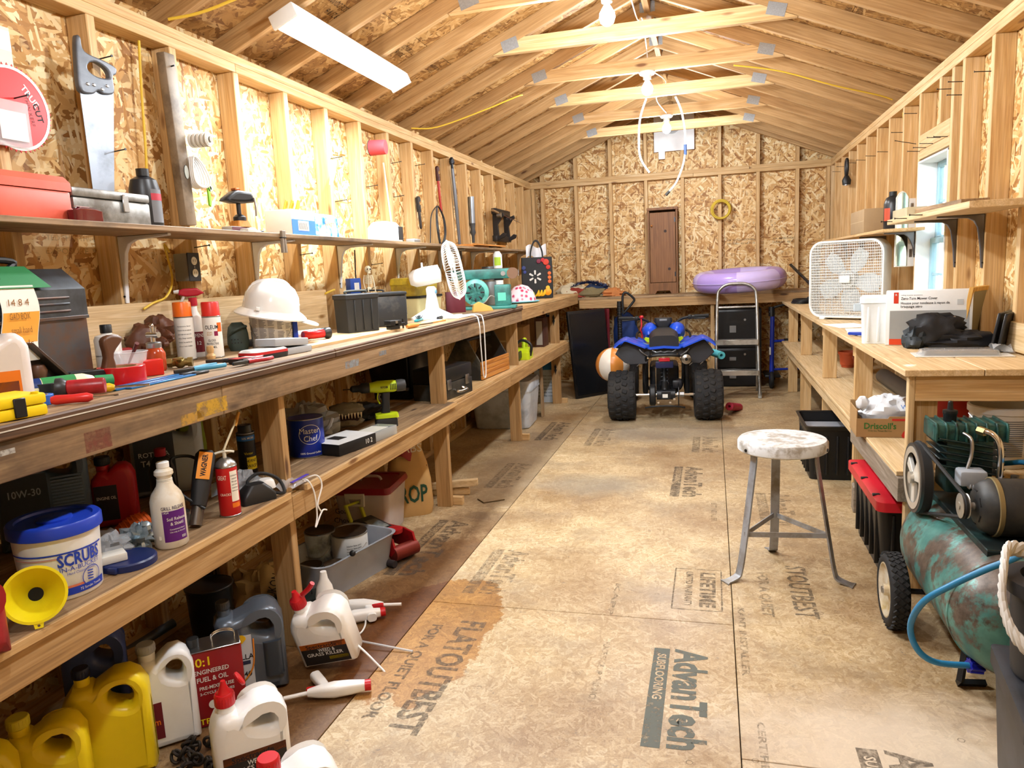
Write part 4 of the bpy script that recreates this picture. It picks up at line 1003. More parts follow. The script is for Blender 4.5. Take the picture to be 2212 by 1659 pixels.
# hand plane
t = thing('hand_plane', 'old hand plane with brown wooden handle against the grey toolbox', 'hand plane', (-1.745, 1.66, Z1), 82)
B().box(-.16, -.032, 0, .16, .032, .014, .002).plate([[(-.09, .014), (.08, .014), (.06, .05), (-.04, .055)]], .064, .002, UPX).build('sole', C('2c2d2f', .45, .7), t)
B().box(-.004, -.028, 0, .004, .028, .17, .001, 1, TM(-.02, 0, .02) @ RM(-42, 'Y')).build('iron', C('4a3a30', .5, .6), t)
B().plate([[(.07, .02), (.11, .02), (.12, .05), (.118, .09), (.15, .125), (.145, .14), (.11, .145), (.085, .13), (.09, .08)]], .026, .008, UPX, smooth=3).build('tote', C('5b3a26', .4), t)
B().lathe([(.012, .03), (.018, .05), (.022, .07), (.016, .085), (0, .088)], 18, TM(-.11, 0, 0)).build('knob', C('5b3a26', .4), t)
t = thing('wood_block_plane', 'wooden jack plane body lying below the grey toolbox', 'hand plane', (-1.755, 1.36, Z1), 88)
B().box(-.18, -.03, 0, .1, .03, .05, .004).build('stock', wood('x', 'aged'), t); B().box(-.003, -.025, 0, .003, .025, .13, .001, 1, TM(-.03, 0, .03) @ RM(-40, 'Y')).build('iron', C('3d3029', .5, .6), t)
# nail-varnish remover bottle
p = V((-1.885, 1.925, 0))
bottle('remover_bottle', 'white ribbed remover bottle with black cap beside the grey toolbox', 'bottle', (p.x, p.y, Z1), [(.0, 0), (.036, 0), (.039, .005), (.039, .12), (.034, .132), (.016, .138), (.016, .145), (0, .145)], C('ecebe8', .35), [(.0175, .141), (.0175, .166), (.016, .168), (0, .168)], BLACK, rz=facing(p.x, p.y),
       texts=[('ONYX', .016, .122, INK, -70, .04, .039), ('professional nail polish', .008, .07, INK, -128, .05, .039)], n=32)
o = bpy.data.objects['remover_bottle']
text('remover', .03, INK, o, wrap=lambda u, v: oncyl(.0396, .06, -95)(v, u), wid=.1, bold=.02); text('100% pure acetone', .01, C('d01c2c', .6), o, wrap=lambda u, v: oncyl(.0396, .06, -70)(v, u), wid=.09)
# clear cup and dome pack
t = thing('plastic_cup', 'clear plastic deli cup holding a dark spoon behind the red tape', 'cup', (-1.79, 1.9, Z1)); B().lathe([(.0, .002), (.04, .002), (.042, .0), (.058, .078), (.061, .08), (.0595, .082), (.0565, .079), (.0405, .004), (0, .004)], 32).build('cup', FILM, t)
B().tube([(-.02, 0, .01), (.02, -.01, .06), (.07, -.03, .11)], .004, 6, rr=lambda q: .003+.004*q*q).build('spoon', C('5a1e1a', .4), t)
t = thing('blister_pack', 'clear domed blister pack on the bench behind the red tape', 'package', (-1.9, 2.03, Z1), 40); B().rrect([(.0, .06, .045, .02), (.04, .055, .04, .02), (.055, .045, .03, .02)]).build('dome', FILM, t); B().rrect([(.002, .045, .03, .01), (.035, .04, .025, .01)]).build('contents', C('34383d', .4, grime='a01c1c'), t)
box_thing('small_box', 'small glossy red box next to the red tape roll', 'box', (-1.74, 1.94, Z1), (.065, .045, .05), C('d4241c', .3), 50)
box_thing('small_box', 'small dark red carton beside the remover bottle', 'box', (-1.99, 2.08, Z1), (.07, .05, .075), C('9c1418', .45), 55, prints=[('f', .0, .01, .03, .06, WHP)])
# glue bottle lying down
t = thing('glue_bottle', 'cream glue bottle with green cap lying on its side', 'bottle', (-1.7, 1.565, Z1+.027), rot=(0, R(90), R(60)))
B().lathe([(0, -.09), (.024, -.09), (.027, -.08), (.027, .05), (.018, .075), (.012, .08), (0, .08)], 24).build('body', C('efe6b8', .4), t); B().lathe([(0, .08), (.017, .08), (.015, .125), (0, .127)], 20).build('cap', C('2c8a55', .4), t); cylpatch(.0275, -.05, .03, 140, 260).build('label_band', C('2f8a4a', .5), t); cylpatch(.0276, -.075, -.052, 140, 260).build('label_band', NAVY, t)
def torch(label, loc, rz, mat, L=.12, r=.017):
    t = thing('torch', label, 'flashlight', (loc[0], loc[1], loc[2]+r*1.35), rot=(0, R(90), R(rz)))
    B().lathe([(0, -L/2), (r*.9, -L/2), (r, -L/2+.004), (r, L*.28), (r*.9, L*.3), (0, L*.3)], 24).build('barrel', mat, t)
    B().lathe([(0, L*.3), (r*.95, L*.3), (r*1.35, L*.4), (r*1.35, L*.52), (r*1.1, L*.52), (0, L*.5)], 24).build('head', C('2a2a2c', .4), t)
torch('short red torch lying in front of the glue bottle', (-1.6, 1.53, Z1), 215, C('c22a34', .35, grime='8c1c24'), .11, .021)
def driver(label, loc, rz, hm, L=.2):
    t = thing('screwdriver', label, 'screwdriver', (loc[0], loc[1], loc[2]+.013), rot=(0, R(90), R(rz)))
    B().lathe([(0, -L/2), (.009, -L/2), (.0125, -L/2+.01), (.011, -L/2+.05), (.0125, -L/2+.08), (.007, -L/2+.092), (0, -L/2+.092)], 12).build('handle', hm, t); B().cyl((0, 0, -L/2+.09), (0, 0, L/2), .003, n=8).build('shaft', CHROME, t)
driver('screwdriver with a yellow handle lying by the blue files', (-1.585, 1.62, Z1), 30, C('e0b81c', .3), .18)
driver('white screwdriver with red handle at the bench edge', (-1.52, 1.46, Z1), 35, C('d43030', .3), .15)
for k, (a, b) in enumerate((((-1.60, 1.63), (-1.60, 1.97)), ((-1.575, 1.66), (-1.57, 1.99)), ((-1.64, 1.68), (-1.63, 2.0)))):
    t = thing('file', ['blue flat file lying along the bench edge, its middle one', 'blue flat file nearest the bench edge', 'blue flat file farthest from the bench edge'][k], 'file')
    d = V((b[0]-a[0], b[1]-a[1], 0)); m = TM((a[0]+b[0])/2, (a[1]+b[1])/2, Z1) @ MX.Rotation(math.atan2(d.y, d.x), 4, 'Z'); L = d.length/2
    B().box(-L, -.011, 0, L*.6, .011, .005, .001, 1, m).build('blade', C('2f78b8', .3, .4), t); B().box(L*.6, -.009, 0, L, .009, .009, .003, 1, m).build('handle', C('222326', .5), t)
# leather glove
t = thing('leather_glove', 'crumpled brown leather glove behind the spray cans', 'glove', (-1.985, 2.2, Z1), 0)
LE = C('5a3420', .5, bump=.3)
B().blob((0, 0, .075), (.055, .065, .075), .3, 1.8, 4, flat=0).build('palm', LE, t); B().blob((.01, .06, .13), (.05, .05, .05), .35, 2, 5).build('cuff', LE, t)
for k in range(3): B().blob((.05, -.04+.035*k, .06+.02*k), (.045, .022, .028), .3, 2, 8+k).build('finger', LE, t)
# touch-up spray jar
t = thing('spray_jar', 'rust orange jar with a metal spray head in front of the spray cans', 'jar', (-1.81, 2.04, Z1))
B().lathe([(0, 0), (.03, 0), (.033, .004), (.033, .06), (.024, .078), (.021, .08), (0, .08)], 28).build('jar', C('a8401e', .2), t); B().lathe([(.0235, .078), (.0245, .08), (.0245, .095), (.02, .098), (0, .098)], 24).build('lid', STEEL, t)
B().cyl((0, 0, .098), (0, 0, .12), .008).cyl((-.02, 0, .122), (.025, 0, .122), .01).cyl((.0, 0, .12), (.0, 0, .15), .006).ball((.0, 0, .152), .008, 10).cyl((.018, -.01, .13), (.03, -.018, .15), .004).build('spray_head', CHROME, t)
# spray cans
p = P(405, 773, x=-1.93); SILV = C('d9d8d4', .35, .1)
can('spray_can', 'white aerosol can with an orange cap on the left bench', 'spray can', (-1.93, p.y, Z1), .034, .165, C('e4e3de', .4), cap_top(C('f0701c', .35), .055), rz=facing(-1.93, p.y), texts=[('Stops rust and primes. Shake well.', .007, .13, C('5a5a5a', .6), -90, .05), ('Directions: hold can upright and', .007, .115, C('5a5a5a', .6), -90, .05), ('apply in light even coats to the', .007, .1, C('5a5a5a', .6), -90, .05), ('surface. Danger extremely', .007, .085, C('5a5a5a', .6), -90, .05), ('flammable. Keep away from heat', .007, .07, C('5a5a5a', .6), -90, .05), ('and out of reach of children.', .007, .055, C('5a5a5a', .6), -90, .05)])
p = P(465, 768, x=-1.86)
can('spray_can', 'white and orange paint aerosol with a red cap on the left bench', 'spray can', (-1.86, p.y, Z1), .034, .16, C('ecebe6', .4), cap_top(C('d8332c', .35), .055), rz=facing(-1.86, p.y), band=[(.1, .135, -60, -20, C('e8671c', .4)), (.085, .103, -82, -58, C('8a1848', .5))],
    texts=[('OLEUM', .022, .118, INK, -95, .05), ('STOPS', .008, .098, C('b8861c', .4), -110, .02), ('RUST', .008, .09, C('b8861c', .4), -110, .02), ('GLOSS', .012, .068, INK, -100, .028), ('PROTECTIVE', .012, .055, INK, -98, .046), ('ENAMEL', .012, .042, INK, -100, .033)])
def trigger(label, loc, rz, mat, hm, H=.21):
    t = thing('spray_bottle', label, 'spray bottle', loc, rz)
    B().lathe([(0, 0), (.032, 0), (.035, .004), (.035, H*.45), (.026, H*.62), (.013, H*.74), (.012, H*.85), (0, H*.85)], 28).build('body', mat, t)
    B().cyl((0, 0, H*.82), (0, 0, H*.95), .016).build('collar', hm, t)
    B().plate([[(-.05, .0), (-.045, .018), (-.03, .024), (.02, .024), (.045, .004), (.02, -.006), (-.02, -.008)]], .026, .006, TM(0, 0, H*1.0) @ UPX).build('head', hm, t)
    B().cyl((-.065, 0, H*1.05), (-.045, 0, H*1.05), .006, .009).build('nozzle', WHP, t); B().tube([(-.03, 0, H*.98), (-.04, 0, H*.9), (-.055, 0, H*.82)], .006, 8, flat=1.4).build('trigger', WHP, t)
    return t
t = trigger('white trigger spray bottle with a dark red head behind the cans', (-1.965, 2.45, Z1), 38, C('eeebe6', .35), C('b01c30', .35), .245)
cylpatch(.0355, .02, .1, -170, -10).build('label_band', C('6d1420', .5), t); text('DEFENSE', .02, WHP, t, wrap=oncyl(.036, .085, -80), wid=.06); text('12', .02, WHP, t, wrap=oncyl(.036, .055, -80))
t = thing('brass_valve', 'dull brass pipe valve lying before the white cans', 'valve', (-1.78, 2.12, Z1+.018), 30); BR = C('8c7a48', .4, .8)
B().cyl((-.04, 0, 0), (.04, 0, 0), .013).cyl((-.04, 0, 0), (-.025, 0, 0), .018, n=6).cyl((.025, 0, 0), (.04, 0, 0), .018, n=6).ball((0, 0, 0), .02).build('body', BR, t); B().cyl((0, -.005, 0), (0, -.03, .015), .007).lathe([(.0, 0), (.018, 0), (.018, .006), (0, .006)], 12, TM(0, -.03, .013)).build('handle', BR, t)
t = thing('wooden_knob', 'small turned wooden knob beside the red capped can', 'knob', (-1.84, 2.36, Z1)); B().lathe([(0, 0), (.015, 0), (.018, .012), (.01, .022), (.014, .034), (.012, .05), (0, .052)], 18).build('knob_body', wood('z', 'pine'), t)
def pliers(label, loc, rz, hm, L=.19):
    t = thing('pliers', label, 'pliers', loc, rz)
    for s in (-1, 1):
        B().tube([(.0, s*.008, .012), (-.03, s*.014, .012), (-.07, s*.026, .012), (-L*.58, s*.022, .012)], .0075, 8, 5, flat=1.0).build('grip', hm, t)
        B().plate([[(0, 0), (.0, s*.012), (.03, s*.011), (.065, s*.003), (.065, 0)]], .011, .001, TM(0, 0, .012)).build('jaw', C('4a4a48', .4, .8), t)
    B().cyl((0, 0, .004), (0, 0, .02), .009).build('pivot', STEEL, t)
pliers('pliers with light blue grips lying by the bench edge', (-1.62, 1.98, Z1), 255, C('3f8fb4', .4)); pliers('pliers with dark red grips at the bench edge before the grey boxes', (-1.545, 2.16, Z1), 265, C('a81c24', .4))
pliers('dark steel pliers tucked behind the red handled ones', (-1.66, 2.2, Z1), 200, C('2a2a2c', .4))
# hard hat over a bucket wrapped in newspaper
t = thing('newsprint_bucket', 'round tub wrapped in newspaper with a thin wire handle under the hard hat', 'bucket', (-1.83, 2.76, Z1), facing(-1.83, 2.76)); NP = C('d6d3cc', .8)
B().lathe([(0, 0), (.082, 0), (.085, .004), (.088, .14), (.084, .144), (0, .144)], 36).build('tub', NP, t)
b = B()
for c in range(7):
    for k in range(22):
        a = -175+c*25; z = .012+.0058*k; w = random.uniform(12, 21)
        if random.random() < .14: continue
        b.sheet(lambda u, v: ((.0862+.022*z)*math.cos(R(a+w*u)), (.0862+.022*z)*math.sin(R(a+w*u)), z+.0022*v), 3, 1)
b.build('newsprint', C('77757a', .8), t); B().tube([(-.09, -.01, .11), (-.06, -.1, .05), (.0, -.125, .035), (.06, -.1, .05), (.09, -.01, .11)], .0016, 6).build('wire_handle', STEEL, t)
t = thing('hard_hat', 'white hard hat with a wide brim resting on the newspaper tub', 'hard hat', (-1.83, 2.76, Z1+.135), rot=(R(4), R(10), R(facing(-1.83, 2.76))))
HH = C('f3f3f0', .25, coat=.3)
prof = [(.148, .0), (.15, .006), (.135, .02), (.118, .03), (.116, .05), (.11, .09), (.09, .125), (.06, .145), (.03, .153), (0.001, .155)]
b = B().lathe(prof, 48, sx=1.0, sy=1.08, cap=False); b.lathe([(.148, .0), (.115, .024), (.11, .05), (.104, .088), (.085, .12), (.03, .147), (.001, .149)], 48, sy=1.08, cap=False); b.build('shell', HH, t)
B().plate([[(-.01, -.02), (.14, -.07), (.175, 0), (.14, .07), (-.01, .02)]], .006, .002, TM(.03, 0, .008) @ RM(8, 'Y'), smooth=4).build('peak', HH, t)
for s in (-1, 0, 1): B().tube([(-.11, s*.03, .055), (-.08, s*.03, .128), (0, s*.03, .154), (.06, s*.03, .14), (.11, s*.03, .06)], .006, 8, 4).build('ridge', HH, t)
B().box(-.06, -.132, .03, -.045, -.118, .045, .002).build('slot_cap', HH, t)
t = thing('clog_shoe', 'dark green foam clog standing on end by the newspaper tub', 'shoe', (-1.93, 2.66, Z1), facing(-1.93, 2.66)); CG = C('3b4944', .6)
B().rrect([(0, .035, .03, .025), (.03, .044, .04, .03), (.07, .042, .038, .03), (.1, .036, .03, .03), (.118, .02, .012, .01)]).build('upper', CG, t); B().tube([(-.035, -.02, .06), (-.015, -.045, .085), (.02, -.045, .1), (.035, -.02, .1)], .006, 8).build('strap', CG, t)
b = B()
for k in range(7): b.cyl((-.025+.012*(k % 4), -.041, .035+.014*(k//4)), (-.025+.012*(k % 4), -.037, .035+.014*(k//4)), .003, n=8)
b.build('vent_holes', BLACK, t)
box_thing('blue_book', 'thin blue book standing beside the newspaper tub', 'book', (-1.765, 2.83, Z1), (.02, .1, .11), C('1c3fb0', .4), 38)
# grey plastic boxes
t = thing('plastic_case', 'pair-hinged light grey plastic case lying open-sided at the bench edge', 'case', (-1.6, 2.5, Z1), 82); GC = C('a9adb2', .5)
B().box(-.06, -.05, 0, .09, .05, .026, .004).build('base', GC, t); B().box(-.12, -.05, .027, .07, .05, .055, .004, 2, TM(0, 0, .01) @ RM(4, 'Y') @ TM(0, 0, -.005)).build('lid', GC, t)
t = thing('bit_set_case', 'rounded black and red bit set case with clear lid on the bench', 'case', (-1.61, 2.36, Z1), 80)
B().rrect([(0, .09, .05, .03), (.016, .092, .052, .03), (.018, .09, .05, .03)]).build('base', BLACK, t); B().rrect([(.0185, .092, .052, .03), (.028, .091, .051, .03)]).build('red_band', C('b81c22', .35), t); B().rrect([(.0285, .09, .05, .03), (.036, .083, .043, .03)]).build('lid', C('d9d9d6', .2), t)
box_thing('blade_pack', 'flat red and black carton of blades before the clog', 'box', (-1.6, 2.24, Z1), (.12, .05, .018), C('1c1c1e', .4), 78, prints=[('t', -.06, -.025, .0, .025, C('c02222', .4)), ('t', .0, -.025, .06, .025, PAPER)])
t = thing('plywood_offcut', 'thin plywood offcut lying on the bench under the dark case', 'board', (-1.66, 3.1, Z1)); B().plate([[(-.17, -.42), (.075, -.44), (.11, .42), (-.17, .4)]], .012, 0, TM(0, 0, .006)).build('sheet', wood('y', 'pale'), t, 0)
ZP = Z1+.0125
torch('bright red torch lying on the plywood', (-1.72, 2.93, ZP), 60, C('d41c20', .25), .13, .019)
t = thing('caulk_tube', 'white and black sealant tube lying behind the red torch', 'tube', (-1.78, 2.98, ZP+.022), rot=(0, R(90), R(70))); B().lathe([(0, -.1), (.021, -.1), (.022, .08), (.02, .1), (0, .1)], 20).build('barrel', WHP, t); B().cyl((0, 0, .06), (0, 0, .105), .0225).build('cap', BLACK, t); B().cyl((0, 0, -.16), (0, 0, -.1), .004, .012).build('nozzle', C('d8441c', .4), t)
t = thing('pry_bar', 'long black steel bar lying along the back of the bench', 'bar', (-1.98, 3.1, Z1)); B().box(-.012, -.35, .0, .012, .3, .03, .004, 2, TM(0, 0, .002)).build('bar_body', BLACK, t); B().tube([(0, -.35, .015), (.0, -.4, .03), (.01, -.43, .06)], .011, 8).build('claw', BLACK, t)
# ammo cans
t = thing('ammo_case', 'dark grey ribbed plastic ammunition case standing on the plywood', 'case', (-1.72, 3.34, ZP), 62); AM = C('2f3133', .5)
B().rrect([(0, .092, .055, .008), (.165, .096, .058, .008)]).build('body', AM, t); l = B().rrect([(.1655, .1, .062, .008), (.185, .1, .062, .008), (.19, .09, .05, .01)]).build('lid', AM, t)
for x in (-.05, .0, .05): B().box(x-.004, -.063, .01, x+.004, -.054, .16, .002, 1).build('rib', AM, t)
B().box(.096, -.03, .06, .106, .03, .18, .003, 1).build('latch', AM, t); B().tube([(-.06, 0, .19), (-.055, 0, .202), (.055, 0, .202), (.06, 0, .19)], .006, 8).build('handle', C('4a4c44', .4), l)
t = thing('ammo_can', 'worn olive black steel ammunition can behind the plastic one', 'case', (-1.86, 3.82, Z1), 34); AC = C('34373a', .45, .3, grime='5a5650')
B().box(-.175, -.08, 0, .175, .08, .172, .008).build('body', AC, t); B().box(-.18, -.085, .173, .18, .085, .192, .006).build('lid', AC, t); B().tube([(-.06, 0, .194), (-.05, 0, .204), (.05, 0, .204), (.06, 0, .194)], .005, 8).build('handle', BLACK, t); B().box(.176, -.03, .06, .185, .03, .18, .002, 1).build('latch', AC, t)
# little skeleton and blue box on the ammo can
def skeleton():
    t = thing('toy_skeleton', 'small plastic toy skeleton sitting behind the ammunition cans', 'toy', (-1.89, 3.84, Z1+.193), 45); BN = C('e6dfc4', .5)
    B().blob((0, -.005, .132), (.018, .022, .02), .1, 2, 2).cbox((0, -.02, .113), (.018, .014, .012), .003).build('skull', BN, t)
    for s in (-1, 1): B().cyl((s*.007, -.026, .132), (s*.007, -.02, .132), .005, n=8).build('eye_socket', BLACK, t)
    b = B().cyl((0, .004, .02), (0, .0, .115), .004, n=8)
    for k in range(6): b.tube([(0, .006, .06+.008*k), (-.02+.001*k, 0, .057+.008*k), (-.012, -.014, .052+.008*k), (0, -.016, .052+.008*k), (.012, -.014, .052+.008*k), (.02-.001*k, 0, .057+.008*k), (0, .006, .06+.008*k)], .002, 5, 3)
    b.build('rib_cage', BN, t); B().blob((0, 0, .02), (.018, .012, .012), .2, 3, 3).build('pelvis', BN, t)
    for s in (-1, 1):
        B().tube([(s*.022, 0, .1), (s*.03, -.005, .06), (s*.028, -.02, .02)], .003, 6).build('arm', BN, t); B().tube([(s*.012, 0, .018), (s*.02, -.04, .03), (s*.02, -.05, .004)], .0035, 6).build('leg', BN, t)
    B().tube([(0, .005, .15), (-.005, .01, .2), (.0, .03, .26), (.0, .04, .33)], .0012, 5).build('hang_string', YCABLE, t)
skeleton()
box_thing('blue_carton', 'small blue carton with a white barcode next to the toy skeleton', 'box', (-1.955, 3.78, Z1+.193), (.07, .05, .085), C('1d4aa8', .45), 60, prints=[('f', -.01, .02, .022, .06, WHP)])
t = thing('bench_vise', 'tiny black clamp-on vise at the bench edge', 'vise', (-1.565, 3.42, ZP), 60); B().box(-.03, -.02, 0, .03, .02, .02, .003).box(-.035, -.03, .02, -.005, .03, .045, .003).box(.012, -.03, .02, .035, .03, .045, .003).build('body', BLACK, t); B().cyl((.03, 0, .025), (.07, 0, .025), .007).cyl((.062, 0, -.0), (.062, 0, .05), .004).build('screw', DKSTEEL, t); B().box(-.004, -.029, .03, .011, .029, .044).build('jaw_faces', STEEL, t, 0)
t = thing('wood_chisel', 'chisel with an orange wooden handle at the bench edge', 'chisel', (-1.535, 3.72, Z1+.012), rot=(0, R(90), R(80))); B().lathe([(0, -.14), (.009, -.14), (.013, -.12), (.011, -.05), (.008, -.03), (0, -.03)], 14).build('handle', wood('z', 'orange'), t); B().box(-.002, -.009, -.03, .002, .009, .11, .001, 1).build('blade', DKSTEEL, t)
t = thing('folding_rule', 'flat orange folding rule lying beside the chisel', 'ruler', (-1.57, 3.98, Z1), 84); B().box(-.15, -.012, 0, .15, .012, .008, .001, 1).build('rule', C('d99a4c', .5), t); B().cyl((.13, 0, .008), (.13, 0, .0095), .006).build('pivot', BR, t)
# papers and small tools near the fan
for k, (x, y, rz) in enumerate(((-1.62, 4.12, 10), (-1.57, 4.42, -8), (-1.66, 4.62, 25))):
    o = tag(B().sheet(lambda u, v: (.11*(u-.5), .2*(v-.5), .001+.004*abs(math.sin(u*3+k)*v)), 6, 6).build('paper_sheet', PAPER, None, loc=(x, y, Z1+.0004*k), rot=(0, 0, R(rz))), ['white paper sheet on the bench beside the folding rule', 'white paper sheet at the bench edge near the hanging white cord', 'white paper sheet in front of the desk fan base'][k], 'paper')
t = thing('wire_brush', 'teal handled brush lying before the desk fan', 'brush', (-1.74, 4.2, Z1), 100); B().box(-.11, -.012, 0, .05, .012, .014, .004).build('handle', C('2c8c94', .4), t)
b = B()
for k in range(40): b.cyl((-.09+.0035*k, random.uniform(-.009, .009), .012), (-.09+.0035*k, random.uniform(-.013, .013), .034), .0012, n=4)
b.build('bristles', C('34444a', .6), t)
t = thing('marker_pen', 'black marker lying in front of the desk fan', 'pen', (-1.64, 4.3, Z1+.011), rot=(0, R(90), R(95))); B().lathe([(0, -.07), (.008, -.07), (.01, -.06), (.01, .02), (.0085, .065), (0, .07)], 14).build('barrel', BLACK, t); B().cyl((0, 0, .02), (0, 0, .06), .0108, n=14).build('sleeve', PAPER, t)
# yellow toolbox on a cream box
t = thing('cream_crate', 'cream plastic box with a dark lid behind the desk fan', 'box', (-1.93, 4.62, Z1), 86); B().rrect([(0, .17, .1, .02), (.13, .18, .11, .02)]).build('body', C('e6dda8', .45), t); B().rrect([(.1305, .187, .117, .02), (.145, .187, .117, .02)]).build('lid', BLACK, t)
t = thing('yellow_toolbox', 'grimy yellow plastic toolbox stacked on the cream box', 'toolbox', (-1.93, 4.6, Z1+.1455), 86); YT = C('e3c93a', .45, grime='a88f3a')
B().rrect([(0, .16, .09, .015), (.075, .168, .097, .015)]).build('body', YT, t); l = B().rrect([(.0755, .172, .1, .015), (.115, .168, .096, .02), (.12, .15, .08, .02)]).build('lid', YT, t); B().tube([(-.06, 0, .12), (-.05, 0, .142), (.05, 0, .142), (.06, 0, .12)], .008, 8).build('handle', BLACK, l); B().box(-.02, -.108, .06, .02, -.1, .1, .002, 1).build('latch', YT, l)
# desk fan
def deskfan():
    x, y = -1.74, 4.42
    t = thing('desk_fan', 'white oscillating desk fan turned aside on the left bench', 'fan', (x, y, Z1), 0)
    W = C('f2f1ec', .32)
    B().rrect([(0, .12, .12, .05), (.012, .12, .12, .05), (.03, .09, .09, .04), (.06, .04, .05, .03), (.15, .028, .03, .02), (.19, .03, .035, .02), (.205, .02, .025, .015)]).build('base', W, t)
    B().cyl((.03, 0, .17), (.036, 0, .17), .012).build('tilt_knob', C('6aa0c8', .4), t)
    ax = V((.86, .36, .16)).normalized()
    c = V((.0, .0, .275)); hub = c+ax*.15
    m = MX.Translation(c) @ ax.to_track_quat('Z', 'Y').to_matrix().to_4x4()
    B().lathe([(0, -.14), (.035, -.135), (.055, -.1), (.06, -.02), (.055, .06), (.02, .07), (0, .07)], 28, m).build('motor_housing', W, t); B().cyl(c-ax*.05+V((0, 0, .055)), c-ax*.05+V((0, 0, .09)), .006).build('oscillator_knob', W, t)
    mh = MX.Translation(hub) @ ax.to_track_quat('Z', 'Y').to_matrix().to_4x4()
    R0 = .19; b = B(); n = 60
    for k in range(n):
        a = 2*PI*k/n; ca, sa = math.cos(a), math.sin(a)
        for pr in ([(.03, .055), (.1, .058), (.16, .045), (R0, .0)], [(.04, -.05), (.11, -.05), (.165, -.035), (R0, .0)]):
            b.tube([mh @ V((r*ca, r*sa, z)) for r, z in pr], .0013, 4, 3)
    g = b.build('wire_guard', W, t)
    B().torus(R0, .005, 56, 8, mh).torus(.1, .002, 40, 6, mh @ TM(0, 0, .056)).build('guard_ring', W, t); B().cyl(mh @ V((0, 0, .052)), mh @ V((0, 0, .06)), .034).build('guard_badge', W, t)
    for k in range(3):
        mm = mh @ MX.Rotation(2*PI*k/3, 4, 'Z')
        B().sheet(lambda u, v: mm @ V(((.02+.125*u), (v-.5)*(.05+.11*math.sin(u*PI*.8)), .012*(v-.5)*3)), 8, 6, .002).build('blade', C('dfe4e2', .3), t)
deskfan()
box_thing('maroon_notebook', 'maroon hardback notebook standing beside the desk fan', 'book', (-1.78, 4.98, Z1), (.14, .03, .15), C('5c1c28', .55), 30)
t = thing('wood_offcut', 'pale wooden wedge lying before the green sander', 'wood block', (-1.6, 5.02, Z1), 40); B().plate([[(-.07, 0), (.09, 0), (.07, .03), (-.02, .07), (-.06, .05)]], .035, .003, UPX).build('wedge', C('d8ae5c', .5), t)
# green belt and disc sander
def sander():
    t = thing('belt_sander', 'teal green bench belt sander with round disc on the left bench', 'sander', (-1.68, 5.38, Z1), 12); G = C('3f8c82', .4, grime='2c5e58')
    B().box(-.26, -.12, 0, .24, .12, .022, .006).build('base', G, t)
    B().lathe([(0, -.06), (.07, -.06), (.085, -.045), (.085, .07), (.07, .09), (0, .09)], 32, TM(-.06, -.02, .13) @ RM(90, 'X')).build('motor', G, t)
    B().lathe([(.0, 0), (.095, 0), (.1, .006), (.1, .02), (.085, .03), (0, .03)], 36, TM(-.06, -.11, .13) @ RM(90, 'X') @ TM(0, 0, -.03)).build('disc_guard', C('63b3a6', .35), t)
    for k in range(8): B().cbox((0, 0, 0), (.012, .004, .03), .001, TM(-.06, -.142, .13) @ RM(45*k, 'Y') @ TM(0, 0, -.055)).build('vent', BLACK, t)
    B().box(.08, -.09, .022, .2, .05, .18, .008).build('switch_box', G, t); B().box(.105, -.092, .06, .165, -.0895, .12).build('switch_plate', C('63cdb0', .4), t, 0)
    B().box(-.27, -.06, .225, .22, .02, .3, .008).build('belt_arm', G, t); B().cyl((.22, -.062, .262), (.22, .022, .262), .042).build('drum', C('7a5a44', .7), t); B().cyl((-.26, -.062, .262), (-.26, .022, .262), .03).build('drum', C('7a5a44', .7), t); B().cyl((.15, -.066, .262), (.15, -.06, .262), .018).build('adjuster', STEEL, t)
    B().box(-.26, -.055, .301, .22, .015, .3035).build('belt', C('6a4a38', .8), t, 0)
    B().tube([(-.1, -.11, .04), (0, -.14, .05), (.05, -.13, .1), (.08, -.1, .09)], .004, 6).build('power_cord', C('9a9a94', .5), t)
sander()
p = P(1076, 590, x=-1.78)
bottle('cleaner_bottle', 'slim white bottle with a green label and black base behind the sander', 'bottle', (-1.78, p.y, Z1), [(0, 0), (.04, 0), (.042, .01), (.042, .2), (.04, .21), (.04, .42), (.02, .45), (0, .45)], WHP, [(.043, .205), (.045, .21), (.045, .25), (.043, .255)], BLACK, band=[(.042, .33, .4, -130, -50, C('a8c83a', .5))], rz=facing(-1.78, p.y))
can('stacked_tin', 'grey metal tin behind the teal sander', 'tin', (-1.86, 6.1, Z1), .075, .2, C('7d8488', .4, .5))
can('stacked_tin', 'smaller grey metal tin stacked on top of another tin', 'tin', (-1.86, 6.1, Z1+.205), .06, .12, C('5f676c', .4, .5))
t = thing('sun_hat', 'pink and white floral cap lying on the bench by the black shopping bag', 'hat', (-1.63, 6.3, Z1), 0); s = N('floral'); vo = s.n('TexVoronoi'); s.l(s.coord(), vo.inputs['Vector']); vo.inputs['Scale'].default_value = 26; s.l(s.ramp(vo.outputs['Distance'], [(.25, 'c2285c'), (.5, 'f0d8dc')]), s.b.inputs['Base Color']); FLO = s.m
B().lathe([(.13, .0), (.125, .04), (.1, .1), (.06, .14), (.01, .155)], 32).build('crown', FLO, t); B().lathe([(.12, .0), (.15, .002), (.16, .008), (.15, .012), (.12, .012)], 32, sy=1.2).build('brim', C('6ec0d8', .5), t)
